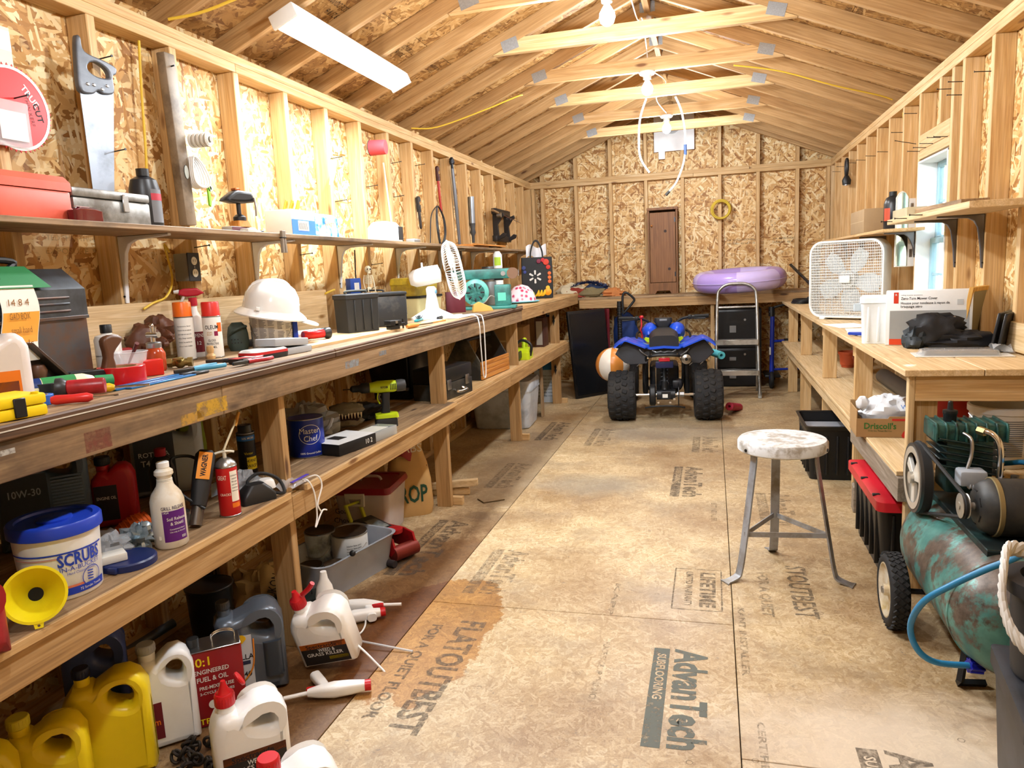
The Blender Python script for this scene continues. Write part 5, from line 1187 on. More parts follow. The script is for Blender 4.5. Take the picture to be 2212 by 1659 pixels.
# black shopping bag with fruit print
def bag():
    p = P(1160, 634, x=-1.87)
    t = thing('shopping_bag', 'black reusable shopping bag printed with fruit and a white starburst', 'bag', (-1.68, 7.15, Z1), facing(-1.88, 7.72)); BK = C('17181a', .6)
    B().rrect([(0, .15, .08, .01), (.2, .155, .08, .01), (.4, .15, .06, .01)]).build('body', BK, t)
    for y in (-.05, .05): B().tube([(-.06, y, .38), (-.055, y, .46), (-.02, y, .55), (.02, y, .55), (.055, y, .46), (.06, y, .38)], .009, 6, 5, flat=.4).build('strap', BK, t)
    for k in range(6): B().plate([[(-.007, .022), (.007, .022), (.01, .06), (0, .066), (-.01, .06)]], .001, 0, TM(-.02, -.0815, .21) @ UPX @ RM(60*k, 'Z')).build('starburst', WHP, t, 0)
    def disc(x, z, r, c, ri=0): B().lathe([(ri, 0), (r, 0), (r*.9, .003), (ri, .004)], 20, TM(x, -.081, z) @ RM(90, 'X')).build('fruit_print', C(c, .5), t)
    for x, z, r, c in ((.1, .06, .036, 'f0a01c'), (-.1, .07, .034, '7a8a2a'), (-.06, .04, .03, 'a8c03a'), (.09, .35, .03, 'd03a22'), (.11, .3, .022, 'c82a1c'), (.06, .37, .02, 'b81c2c'), (.12, .24, .018, 'e06a2c'), (.12, .2, .018, 'e8742c'), (.12, .16, .018, 'e06a2c'), (.02, .36, .022, '7a1c3c'), (-.13, .3, .02, '2c3a78'), (-.12, .26, .016, '2c3a88'), (.1, .1, .02, 'f4c43c')): disc(x, z, r, c)
    for k in range(3): B().tube([(-.03+.03*k, -.085, .02), (.0+.03*k, -.088, .04), (.01+.03*k, -.085, .08)], .012, 8, 4, rr=lambda q: .004+.01*math.sin(PI*q)).build('fruit_print', C('f0c02c', .5), t)
    B().sheet(lambda u, v: (-.1+.2*u, .01*math.sin(u*9), .4+.11*v+.02*math.sin(u*8)), 12, 3).build('liner', C('e8eaf0', .4), t)
bag()
# heap of clothes in the corner
t = thing('clothes_heap', 'heap of navy tinsel and patterned cloth in the corner of the benches', 'clothes', (-1.42, 8.44, 1.0256))
for k, (x, y, r, c) in enumerate(((-.16, .0, (.2, .16, .12), 'd9cdb0'), (.1, .03, (.18, .14, .1), '2a3a5c'), (-.1, -.08, (.16, .1, .08), '8c3424'), (.04, -.06, (.2, .1, .08), '7d7050'), (.3, 0, (.16, .1, .06), 'c07a44'))):
    B().blob((x, y, .02), r, .5, 2.6, k+3, 22, flat=.0).build('garment', C(c, .85), t)
b = B()
for k in range(700):
    u = random.random(); x = -.2+.46*u; y = .03+.09*random.uniform(-1, 1); z = .10+.06*math.sin(u*PI); d = V((random.uniform(-1, 1), random.uniform(-1, 1), random.uniform(-.2, 1))).normalized()*.045
    n = d.cross(V((.3, .7, .2))).normalized()*.004; q = V((x, y, z)); b.add([q-n, q+n, q+d], [(0, 1, 2)])
o = b.build('tinsel', C('16264f', .35, .3), t, 0); o['kind'] = 'stuff'
# white cord looped over the bench edge
t = thing('string_loop', 'white cord hanging in a long loop over the bench edge', 'cord')
B().tube([(-1.75, 4.46, Z1+.004), (-1.6, 4.45, Z1+.004), (-1.47, 4.44, Z1+.01), (-1.437, 4.44, 1.05), (-1.436, 4.45, .9), (-1.436, 4.47, .72), (-1.436, 4.5, .682), (-1.436, 4.53, .72), (-1.436, 4.54, .9), (-1.437, 4.53, 1.06), (-1.47, 4.53, Z1+.01), (-1.6, 4.56, Z1+.004)], .0042, 8).build('cord', CORDW, t)
# ================================================================ on the lower shelf, left
Z2 = LSZ+.0008
can('fuel_tin', 'tall red tin with a white printed label at the left end of the lower shelf', 'tin', (-1.64, 1.17, Z2), .05, .24, C('b8141c', .35), cap_top(WHP, .012, .3), rz=facing(-1.63, 1.2, 25), band=[(.03, .15, -150, -20, C('eae6da', .6))], texts=[('DANGER', .012, .13, INK, -80, .05), ('flammable liquid', .008, .11, INK, -80, .05), ('keep away from heat', .008, .095, INK, -80, .05), ('use with care', .008, .08, INK, -80, .05)])
jug('petrol_can', 'dirty red plastic fuel can at the very left of the lower shelf', 'fuel can', (-1.5, 1.02, Z2), .2, .13, .17, C('a3202a', .4, grime='6a1418'), BLACK, rz=70, hole=True)
# blue lidded wipes bucket
t = thing('wipes_bucket', 'white printed wipes bucket with a bright blue lid on the lower shelf', 'bucket', (-1.58, 1.375, Z2), facing(-1.58, 1.375))
BU = C('1c3fb8', .35); WL = C('eef0f2', .4)
B().lathe([(0, 0), (.084, 0), (.087, .004), (.096, .16), (.098, .162), (.098, .17), (0, .17)], 44).build('body', WL, t)
l = B().lathe([(.1, .158), (.104, .16), (.104, .185), (.1, .19), (.085, .19), (.083, .184), (.03, .184), (0, .184)], 44).build('lid', BU, t); B().lathe([(.04, .184), (.04, .189), (.036, .191), (0, .191)], 30).build('lid_tab', BU, l)
cyr = lambda z: .087+.0563*z+.0012
def cband(z0, z1, a0, a1, m, k=0): B().sheet(lambda u, v: ((cyr(z0+(z1-z0)*v)+k)*math.cos(R(a0+(a1-a0)*u)), (cyr(z0+(z1-z0)*v)+k)*math.sin(R(a0+(a1-a0)*u)), z0+(z1-z0)*v), 20, 1).build('label_band', m, t)
cband(.012, .03, -150, -20, BU); cband(.118, .122, -170, -20, BU); cband(.03, .036, -150, -60, C('d87a5c', .5)); cband(.108, .112, -160, -90, C('c8988c', .5))
cw = lambda z, a, k=.001: (lambda u, v: V(((cyr(z+v)+k)*math.cos(R(a)+u/.093), (cyr(z+v)+k)*math.sin(R(a)+u/.093), z+v)))
text('SCRUBS', .042, BU, t, wrap=cw(.1, -62), wid=.105, bold=.03); text('IN-A-BUCKET', .016, BU, t, wrap=cw(.078, -62), wid=.1); text('Hand Cleaner Towels', .009, BU, t, wrap=cw(.066, -62), wid=.07); text('72 Scrubs Towels', .009, WHP, t, wrap=cw(.021, -50, .002), wid=.06)
b = B()
for k in range(24): a = 2*PI*k/24; a2 = 2*PI*(k+1)/24; b.add([cw(.045, -48, .0015)(r*math.cos(q), r*math.sin(q)) for r, q in ((.024, a), (.024, a2), (.026, a2), (.026, a))], [(0, 1, 2, 3)])
for k in range(4): b.add([cw(.045, -48, .0015)(x, y) for x, y in ((-.012, -.008+.007*k), (.004, -.01+.007*k), (.004, -.007+.007*k), (-.012, -.005+.007*k))], [(0, 1, 2, 3)])
b.build('fist_emblem', BU, t, 0)
# yellow funnel leaning with its mouth to the room
t = thing('funnel', 'bright yellow plastic funnel leaning against the wipes bucket', 'funnel', (-1.465, 1.2, Z2+.074), rot=(R(72), 0, R(48)))
Y2 = C('f2e31c', .35)
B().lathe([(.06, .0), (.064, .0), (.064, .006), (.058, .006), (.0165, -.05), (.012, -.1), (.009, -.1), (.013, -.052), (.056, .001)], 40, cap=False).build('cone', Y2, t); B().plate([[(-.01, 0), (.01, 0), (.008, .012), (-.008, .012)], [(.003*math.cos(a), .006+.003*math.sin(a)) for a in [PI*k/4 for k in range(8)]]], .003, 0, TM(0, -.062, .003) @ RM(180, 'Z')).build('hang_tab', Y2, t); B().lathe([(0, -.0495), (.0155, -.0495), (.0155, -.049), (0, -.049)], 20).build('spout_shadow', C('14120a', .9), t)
OILB = C('2c3440', .35); 
jug('oil_jug', 'large blue grey oil jug with ridged grip behind the wipes bucket', 'jug', (-1.93, 1.66, Z2), .24, .12, .31, C('46566a', .35), C('2a2f36', .4), rz=48, lab=[(-.44, .1, .05, .72, C('232a33', .5))], texts=[('10W-30', .03, -.2, .55, C('8a96a4', .5), .08)])
b = B()
for k in range(16): b.box(.02, -.064, .06+.0095*k, .1, -.058, .0645+.0095*k)
b.build('grip_ridges', C('5d6f86', .3), bpy.data.objects['oil_jug'])
jug('oil_jug', 'red engine oil jug with a black cap on the lower shelf', 'jug', (-1.84, 1.83, Z2), .125, .075, .2, C('b4161e', .33), BLACK, rz=35, hole=False, lab=[(-.42, .12, .1, .68, C('2a2224', .5))], texts=[('ENGINE OIL', .014, -.15, .48, C('d8d0c8', .5), .055)], neckx=-.2)
jug('oil_jug', 'pale grey blue diesel oil jug with a yellow shell mark on the lower shelf', 'jug', (-1.92, 2.17, Z2), .24, .12, .31, C('b4c0d0', .35), C('30343a', .4), rz=38, lab=[(-.44, .08, .1, .74, C('3a4250', .5))], texts=[('ROTELLA', .024, -.18, .5, C('cfd6de', .5), .1), ('T4', .03, -.3, .4, C('cfd6de', .5), .03)])
def shell(parent, m, s):
    b = B(); o = [(s*math.sin(a)*.5, s*(.15+.42*math.cos(a))) for a in [R(-100+200*k/12) for k in range(13)]]+[(.12*s, -.3*s), (-.12*s, -.3*s)]
    B().plate([o], .0006, 0, m).build('shell_mark', C('f2c21c', .4), parent, 0)
shell(bpy.data.objects['oil_jug.002'], onface(-.05, -.0618, .255), .035)
t = bottle('oil_bottle', 'black bottle with a red cap standing before the pale oil jug', 'bottle', (-1.83, 2.03, Z2), [(0, 0), (.04, 0), (.042, .006), (.042, .12), (.03, .16), (.016, .175), (0, .175)], C('1d1a1c', .3), [(.018, .17), (.019, .172), (.019, .195), (.017, .197), (0, .197)], C('a3182a', .4), sy=.7, rz=40)
t = thing('bait_bag', 'yellow green woven bag slumped at the back of the lower shelf', 'bag', (-1.99, 2.38, Z2), 40); B().rrect([(0, .05, .04, .03), (.12, .055, .045, .03), (.26, .045, .03, .02), (.31, .03, .012, .01)]).build('sack', C('8c9c2a', .7, bump=.3), t); B().tube([(-.03, 0, .29), (0, -.01, .3), (.03, 0, .29)], .005, 6).build('tie', C('6d7a22', .6), t)
# cleaner bottle with purple label
p = (-1.52, 1.69)
PU = C('5a1878', .45)
t = bottle('degreaser_bottle', 'white spray bottle without trigger wearing a purple label at the shelf edge', 'bottle', (p[0], p[1], Z2), [(0, 0), (.042, 0), (.046, .005), (.046, .135), (.04, .155), (.024, .178), (.019, .2), (.021, .206), (.026, .212), (.025, .222), (.016, .23), (.016, .234), (0, .234)], C('e9e6dc', .38, grime='c9b48c'), [(.017, .232), (.0172, .246), (.015, .248), (0, .248)], C('f3f2ee', .4), rz=facing(*p), band=[(.046, .022, .112, -112, -28, PU)],
       texts=[('GRILL RELEASE', .014, .12, C('2c1a4a', .5), -72, .068, .046), ('1424', .008, .108, WHP, -100, .015, .0466), ('Soil Release', .013, .088, WHP, -65, .055, .0468), ('& Shield', .013, .074, WHP, -65, .038, .0468), ('Concentrated cleaner', .006, .058, WHP, -65, .045, .0468), ('Use only as directed', .006, .05, WHP, -65, .045, .0468), ('EBS', .01, .032, WHP, -45, .014, .0468)])
for z in (.19, .194, .198): B().torus(.0205, .0012, 24, 6, TM(0, 0, z)).build('neck_ring', C('e9e6dc', .38), t)
B().box(-.031, -.0385, .03, -.021, -.034, .04).build('pictogram', WHP, t, 0)
t = thing('glue_tube', 'cream tube with a red tip leaning behind the purple label bottle', 'tube', (-1.66, 1.83, Z2+.004), rot=(R(48), 0, R(35))); B().lathe([(0, 0), (.016, .002), (.016, .085), (.012, .09), (0, .09)], 18).build('barrel', C('ddd0a2', .5), t); B().lathe([(.0165, .086), (.0165, .105), (.012, .108), (0, .108)], 18).build('tip', C('a31c26', .4), t)
# clutter around the shelf edge
t = thing('tub_lid', 'navy blue plastic tub lid lying at the shelf edge', 'lid', (-1.54, 1.545, Z2)); B().lathe([(0, .003), (.066, .003), (.068, .0), (.072, .0), (.072, .016), (.068, .02), (0, .02)], 40).build('disc', C('16265c', .35), t); B().box(.005, -.078, .002, .03, -.069, .018, .002).build('clip', C('16265c', .35), t)
box_thing('white_card_box', 'small white card box on top of the navy lid', 'box', (-1.56, 1.51, Z2+.0205), (.07, .05, .022), C('dedcd4', .6), 55, rot=None)
t = thing('plastic_wrap', 'crumpled clear plastic wrap behind the white card box', 'wrapping', (-1.64, 1.58, Z2)); B().blob((0, 0, .03), (.06, .05, .032), .6, 3, 2, flat=0).build('film', FILM, t)
t = thing('foil_bag', 'crumpled blue silver foil bag beside the navy lid', 'bag', (-1.6, 1.66, Z2)); B().blob((0, 0, .035), (.055, .04, .038), .55, 2.8, 6, flat=0, cre=.3).build('foil', C('5b7f92', .25, .5, grime='cfdbe0'), t)
t = thing('twine_ball', 'cone of bright orange twine on the lower shelf', 'twine', (-1.68, 1.72, Z2+.033), rot=(0, R(70), R(60)))
b = B().lathe([(0, -.05), (.022, -.05), (.03, -.03), (.033, 0), (.03, .03), (.02, .05), (0, .05)], 20)
for k in range(16): b.torus(.023+.011*math.sin(PI*(k+.5)/16), .0022, 20, 5, TM(0, 0, -.045+.006*k) @ RM(8 if k % 2 else -8, 'X'))
b.build('windings', C('e0641c', .7), t); B().cyl((0, 0, -.054), (0, 0, -.05), .012).build('core', CARD, t)
can('putty_tin', 'small open grey tin behind the orange twine', 'tin', (-1.63, 1.84, Z2), .042, .04, C('8a8c8c', .35, .8))
# heat gun
t = thing('heat_gun', 'black heat gun with an orange name plate lying nozzle down on the shelf', 'heat gun', (-1.555, 1.89, Z2+.143), rot=(R(-22), R(14), R(38)))
B().rrect([(-.09, .024, .024, .02), (.0, .03, .028, .02), (.07, .03, .03, .02), (.085, .02, .02, .015)]).build('body', C('202123', .5), t); B().cyl((0, 0, -.15), (0, 0, -.09), .019).build('nozzle', C('7a7672', .35, .9), t); B().rrect([(0, .016, .02, .01), (.09, .018, .022, .01)], m=TM(0, .03, .03) @ RM(-70, 'X')).build('handle', C('202123', .5), t)
B().box(-.02, -.0315, -.01, .02, -.0285, .075).build('name_plate', C('f0961c', .4), t, 0); text('WAGNER', .022, INK, t, TM(.0, -.032, .033) @ RM(90, 'X') @ RM(90, 'Z'), wid=.07, bold=.03)
B().tube([(0, .08, .06), (-.05, .1, .08), (-.1, .06, .05), (-.06, .0, -.05), (.02, -.02, -.1)], .005, 8).build('cord', BLACK, t)
# foam can with its straw
t = can('foam_can', 'red foam aerosol with a long straw nozzle at the shelf edge', 'spray can', (-1.515, 1.955, Z2), .033, .165, C('c01a1e', .32), rz=facing(-1.515, 1.955), band=[(.05, .15, -75, -25, C('ece8dc', .5)), (.03, .045, -75, -25, C('e8761c', .5))], texts=[('GREAT', .02, .13, C('f4e8d8', .5), -120, .03), ('CRACKS', .011, .075, C('f4e8d8', .5), -108, .035), ('insulating foam', .006, .135, INK, -50, .026), ('sealant', .006, .125, INK, -50, .02), ('fills gaps', .006, .115, INK, -50, .022), ('and cracks', .006, .105, INK, -50, .022), ('read label', .006, .095, INK, -50, .022), ('before use', .006, .085, INK, -50, .022)])
B().lathe([(.033, .165), (.03, .175), (.018, .186), (.012, .19), (0, .19)], 28).build('dome', C('b7b7b4', .3, .9), t); B().cyl((0, 0, .19), (0, 0, .215), .006).tube([(-.03, 0, .206), (-.012, 0, .21), (.012, 0, .21), (.03, 0, .206)], .004, 8, flat=1.6).build('actuator', C('ddd6c2', .5), t); B().tube([(0, 0, .215), (.012, .005, .24), (.05, .03, .31), (.056, .034, .325)], .0035, 8).build('straw', C('e4d9b8', .5), t); B().tube([(.042, .025, .285), (.057, .034, .328)], .0055, 8, 2).build('dried_foam', C('c08a3c', .7), t)
t = can('wasp_spray', 'black and blue wasp spray can behind the post on the lower shelf', 'spray can', (-1.77, 2.42, Z2), .034, .165, C('17181c', .35), cap_top(C('26282c', .4), .03, .8), rz=facing(-1.77, 2.42), band=[(.135, .155, -170, -10, C('1c6cc8', .4)), (.02, .07, -95, -20, C('f0e01c', .4))], texts=[('20% MORE', .012, .145, WHP, -75, .05), ('HORNET', .016, .055, INK, -62, .045), ('WASP', .018, .034, INK, -62, .04), ('Victor', .014, .085, C('e8d81c', .5), -80, .035)])
t = thing('blister_card', 'clear curved blister packet lying behind the red foam can', 'package', (-1.66, 2.13, Z2), 30); B().sheet(lambda u, v: (.09*(u-.5), .07*(v-.5), .012+.04*math.sin(v*PI)+.03*u), 8, 8, .001).build('shell', C('bcd4e8', .1, alpha=.45), t)
t = thing('wrap_bag', 'crumpled clear plastic bag against the bench post', 'wrapping', (-1.61, 2.17, Z2)); B().blob((0, 0, .04), (.06, .04, .045), .7, 3.2, 9, flat=0, cre=.4).build('film', FILM, t)
t = thing('palm_sander', 'black and white electric sander with a coiled black cord on the shelf edge', 'sander', (-1.52, 2.1, Z2), 60); B().rrect([(0, .06, .04, .01), (.02, .06, .04, .01), (.04, .05, .034, .02), (.06, .03, .025, .02)]).build('body', C('1e1f21', .4), t); B().rrect([(.03, .03, .03, .02), (.055, .026, .026, .02), (.062, .02, .02, .02)], m=TM(.05, .02, 0)).build('motor_cap', C('e4e4e2', .3), t)
B().tube([(.05, 0, .02), (.09, -.03, .012), (.1, .03, .05), (.05, .06, .075), (0, .05, .06), (-.02, 0, .03)], .006, 8).build('cord', BLACK, t)
t = thing('zip_bag', 'clear zip bag with a white cord hanging over the shelf edge', 'bag', (-1.47, 2.27, Z2)); B().sheet(lambda u, v: (-.06+.085*u, -.06+.11*v, .006+.03*math.sin(u*PI)*math.sin(v*3)+.01*math.sin(u*9)), 10, 10).build('film', FILM, t); B().box(.01, -.05, .028, .022, .06, .031).build('zip', C('5a4ac0', .4), t, 0)
B().tube([(-.01, .02, .01), (.035, .02, .02), (.055, .03, -.03), (.052, .04, -.12), (.054, .02, -.16), (.056, .07, -.115), (.058, .1, -.12)], .003, 8).build('cord', CORDW, t); B().tube([(.0, .06, .01), (.04, .08, .02), (.053, .09, -.02), (.053, .05, -.08), (.055, .07, -.12)], .003, 8).build('cord', CORDW, t)
# coffee tin
BT = C('16309c', .33)
t = can('coffee_tin', 'dark blue coffee tin with silver lettering beside the bench post', 'tin', (-1.685, 2.72, Z2), .074, .165, BT, rz=facing(-1.685, 2.72), texts=[('100% Ground Coffee', .011, .02, WHP, -80, .09)])
b = B()
for k in range(40):
    a, a2 = 2*PI*k/40, 2*PI*(k+1)/40; w = oncyl(.0752, .1, -78); b.add([w(r*1.15*math.cos(q), r*math.sin(q)) for r, q in ((.04, a), (.04, a2), (.042, a2), (.042, a))], [(0, 1, 2, 3)])
b.build('oval', C('e0e4ea', .4), t, 0); text('Master', .034, C('e4e6ea', .4), t, wrap=oncyl(.0755, .115, -80), wid=.085); text('Chef', .034, C('e4e6ea', .4), t, wrap=oncyl(.0755, .082, -78), wid=.06)
B().lathe([(.0, .15), (.07, .15), (.07, .1505), (0, .1505)], 30).build('dark_inside', C('0c0a08', .9), t)
# plastic bag with a toy crocodile head
t = thing('crocodile_toy', 'grey toy crocodile head poking from a plastic bag', 'toy', (-1.74, 3.18, Z2), 30); CR = C('7a7260', .7, bump=.6, vs=40)
B().blob((0, 0, .105), (.09, .06, .035), .25, 3, 4).build('upper_jaw', CR, t); B().blob((0, 0, .045), (.085, .055, .025), .2, 3, 5).build('lower_jaw', CR, t); b = B()
for k in range(9): b.cyl((-.05+.015*k, -.05, .095), (-.05+.015*k, -.052, .068), .006, .0012, n=6)
b.build('teeth', C('e8dcc0', .5), t); B().box(-.06, -.045, .05, .06, .03, .1, .01).build('mouth', C('2a1210', .8), t)
t = thing('grocery_bag', 'translucent grey plastic grocery bag on the lower shelf behind the coffee tin', 'bag', (-1.85, 2.98, Z2), 20); B().blob((0, 0, .075), (.15, .15, .1), .4, 2.2, 3, 34, flat=0, cre=.35).build('film', C('c4c8cc', .2, alpha=.55, var=.02), t); B().blob((-.02, .02, .06), (.1, .1, .06), .3, 2, 8, flat=0.002).build('contents', C('5a5c62', .6), t); B().tube([(.08, -.1, .05), (.13, -.13, .08), (.15, -.12, .12)], .012, 8, rr=lambda q: .014-.006*q).build('knot', C('c4c8cc', .2, alpha=.7), t)
t = box_thing('gadget_box', 'flat black and white product box at the shelf edge', 'box', (-1.575, 2.83, Z2), (.25, .17, .05), C('14151a', .4), 78, prints=[('t', -.125, -.085, .125, .085, C('e9eaea', .4))], texts=[('f', '10', .03, .06, .025, WHP, None), ('f', '2', .03, .09, .025, WHP, None)])
B().box(-.05, -.02, .051, .005, .05, .0525, .0005, 1).build('print', BLACK, t, 0)
t = thing('parts_organiser', 'clear plastic parts box behind the flat black box', 'box', (-1.52, 3.03, Z2), 82); B().box(-.11, -.055, 0, .11, .055, .045, .004).build('case', C('dfe6ea', .08, alpha=.4, var=0), t); B().box(-.1, -.045, .002, .1, .045, .03, .003).build('contents', C('8a8880', .6), t); B().box(-.09, -.045, .0455, .05, .045, .0462).build('card', C('d8d8ce', .6), t, 0)
# cordless drill
def drill():
    t = thing('cordless_drill', 'lime green and black cordless drill standing on its battery', 'drill', (-1.585, 3.3, Z2), 30); LG = C('c0d81c', .35); K = C('1f2022', .5)
    B().rrect([(0, .055, .038, .012), (.035, .055, .038, .012), (.045, .05, .034, .012)]).build('battery', K, t); B().rrect([(.0455, .058, .04, .012), (.062, .056, .038, .014), (.068, .03, .025, .014)], m=TM(.005, 0, 0)).build('battery_clip', LG, t)
    B().rrect([(.065, .022, .017, .012, .0, 0), (.12, .019, .016, .012, .004, 0), (.17, .022, .018, .012, .006, 0)]).build('handle', K, t)
    B().lathe([(0, -.07), (.024, -.068), (.03, -.05), (.031, .03), (.026, .055), (.024, .07), (0, .07)], 24, TM(.0, 0, .2) @ RM(90, 'Y') @ RM(180, 'X')).build('motor_body', LG, t); B().lathe([(0, .0), (.03, .0), (.031, .03), (.026, .045), (0, .05)], 24, TM(.062, 0, .2) @ RM(90, 'Y')).build('rear_cap', C('3a3b3d', .5), t)
    B().lathe([(.024, 0), (.026, .01), (.026, .04), (.018, .05), (.017, .085), (.008, .095), (0, .095)], 20, TM(-.07, 0, .2) @ RM(-90, 'Y')).build('chuck', C('26272a', .45), t); B().cyl((-.165, 0, .2), (-.2, 0, .2), .003, n=8).build('bit', C('4a3a28', .4, .8), t)
    B().tube([(-.02, 0, .165), (-.028, 0, .15), (-.022, 0, .135)], .006, 8).build('trigger', C('6a6c6e', .4), t); B().tube([(-.03, -.0, .168), (-.035, 0, .14), (-.025, 0, .115)], .004, 8).build('guard', LG, t)
    for s in (-1, 1):
        m = TM(.0, s*.0318, .2) @ RM(90, 'X') if s < 0 else TM(0, .0318, .2) @ RM(180, 'Z') @ RM(90, 'X')
        text('RYOBI', .014, K, t, m, wid=.035, bold=.03)
        for k in range(4): B().box(.03+.008*k, s*.029-.003, .185, .0335+.008*k, s*.029+.003, .215).build('vent', K, t, 0)
drill()
t = thing('tool_pouch', 'black folded tool pouch behind the cordless drill', 'pouch', (-1.85, 3.5, Z2), 10); B().blob((0, 0, .03), (.13, .2, .035), .4, 3, 7, flat=0).build('fabric', C('141416', .7), t); B().box(-.05, -.12, .05, .05, .05, .056, .003).build('flap', C('1c1d20', .6), t)
# black bin, metal case, tote, chainsaw
Z3 = .6208
t = thing('storage_bin', 'large glossy black storage bin with a silver strip on the lower shelf', 'bin', (-1.89, 4.26, Z3), 0); B().rrect([(0, .12, .22, .02), (.26, .14, .26, .02), (.27, .145, .265, .02)]).build('bin_body', C('0d0e10', .25), t); B().rrect([(.2705, .152, .27, .02), (.3, .152, .27, .02)]).build('lid', C('0d0e10', .25), t); B().box(-.1, -.25, .06, .12, -.228, .075).build('silver_strip', STEEL, t, 0)
t = thing('latch_case', 'dark steel equipment case with two chrome latches beside the post', 'case', (-1.6, 4.17, Z3), 82); B().box(-.2, -.1, 0, .2, .1, .1, .008).build('base', C('3a3a38', .4, .5, grime='55524a'), t); B().box(-.2, -.1, .101, .2, .1, .19, .01).build('lid', C('17181a', .4), t)
for x in (-.12, .12): B().box(x-.025, -.108, .06, x+.025, -.1005, .12, .003).build('latch', STEEL, t)
B().tube([(-.05, -.1, .05), (-.05, -.135, .04), (.05, -.135, .04), (.05, -.1, .05)], .008, 8).build('handle', CHROME, t)
t = thing('tool_tote', 'wooden tool tote with black ends and a grooved pine side', 'tool tote', (-1.66, 5.06, Z3), 86); WT = wood('x', 'orange')
for k in range(4): B().box(-.28, -.142, .005+.031*k, .28, -.128, .034+.031*k, .002, 1).build('side_slat', WT, t, 0); B().box(-.28, .128, .005+.031*k, .28, .142, .034+.031*k, .002, 1).build('side_slat', WT, t, 0)
for s in (-1, 1): B().plate([[(-.125, 0), (.125, 0), (.125, .13), (.03, .3), (-.03, .3), (-.125, .13)]], .016, .002, TM(s*.27, 0, 0) @ UPS).build('end_panel', C('2c2a26', .5, grime='5c5648'), t, 0)
B().cyl((-.262, 0, .275), (.262, 0, .275), .012).build('carry_bar', C('3a3a38', .4, .6), t); B().box(-.26, -.127, 0, .26, .127, .012).build('bottom', WT, t, 0)
t = thing('chainsaw', 'lime green chainsaw body lying on the far lower shelf', 'chainsaw', (-1.56, 6.0, Z3), 95); LG = C('c8e022', .35)
B().rrect([(0, .12, .07, .03), (.06, .12, .07, .03), (.09, .08, .05, .03)]).build('body', LG, t); B().tube([(.02, 0, .08), (.06, 0, .15), (.14, 0, .14), (.18, 0, .06), (.12, 0, .03)], .016, 10).build('rear_handle', LG, t); B().tube([(-.07, -.07, .03), (-.07, -.08, .12), (-.06, .0, .16), (-.07, .07, .1)], .012, 10).build('front_handle', BLACK, t); B().box(-.4, -.008, .02, -.12, .008, .08, .006).build('bar', BLACK, t)
box_thing('carton', 'brown cardboard carton on the far lower shelf behind the chainsaw', 'box', (-1.82, 6.5, Z3), (.34, .36, .24), CARD, 5, prints=[('f', -.17, .11, .17, .125, C('c9a97c', .6))])
box_thing('carton', 'dark carton beside the last bench post', 'box', (-1.62, 6.98, Z3), (.09, .2, .28), C('4a2a20', .6), 0, prints=[('f', -.03, .02, .03, .25, C('a8a49a', .6))])
box_thing('carton', 'tan carton with a torn edge beyond the last bench post', 'box', (-1.6, 7.36, Z3), (.16, .14, .26), C('9a7448', .8), 12); box_thing('carton', 'small blue carton on top of the tan one', 'box', (-1.6, 7.37, Z3+.262), (.1, .1, .1), C('1f50a8', .5), 5, prints=[('f', -.04, .02, .04, .06, WHP)])
# ================================================================ on the floor, left
YJ = C('f0d41c', .33); Z0 = .0006; NV = C('131a38', .4)
def two(t, W, D, H):
    B().tube([(W*.5, -D*.0, H*.05), (W*.502, 0, H*.6), (W*.46, 0, H*.8)], .0016, 6).build('sight_line', C('6a6018', .5), t)
t = jug('oil_jug', 'tall yellow oil jug with a dark cap, tallest of the yellow jugs', 'jug', (-1.655, 1.52, Z0), .22, .1, .31, YJ, NV, rz=38, group='yellow jugs under the bench'); two(t, .22, .1, .31)
t = jug('oil_jug', 'yellow antifreeze jug with a yellow cap in the middle of the yellow jugs', 'jug', (-1.69, 1.345, Z0), .2, .1, .27, YJ, C('e2d03a', .4), rz=40, capr=.026, group='yellow jugs under the bench', lab=[(-.1, .1, .35, .45, C('16301c', .5))])
t = jug('oil_jug', 'yellow oil jug with a dark cap nearest the bottom left corner', 'jug', (-1.73, 1.165, Z0), .22, .1, .3, YJ, NV, rz=42, group='yellow jugs under the bench'); two(t, .22, .1, .31)
jug('water_jug', 'white plastic jug in the bottom left corner of the picture', 'jug', (-1.5, 1.06, Z0), .16, .11, .26, C('e8ebf0', .35), WHP, rz=60)
jug('deicer_jug', 'white plastic jug with a grey cap and dark red label beside the red fuel tin', 'jug', (-1.6, 1.68, Z0), .165, .09, .3, C('eceef0', .33), C('a9adb4', .45), rz=44, capr=.026, lab=[(-.5, .12, -.1, .5, C('6a1a28', .5))], texts=[('Prom', .03, -.3, .3, C('e8761c', .5), .05)])
jug('washer_jug', 'translucent blue washer fluid jug behind the yellow jugs', 'jug', (-1.93, 1.75, Z0), .18, .12, .29, C('5a6cb0', .25), C('9ab0d8', .4), rz=40, capr=.026)
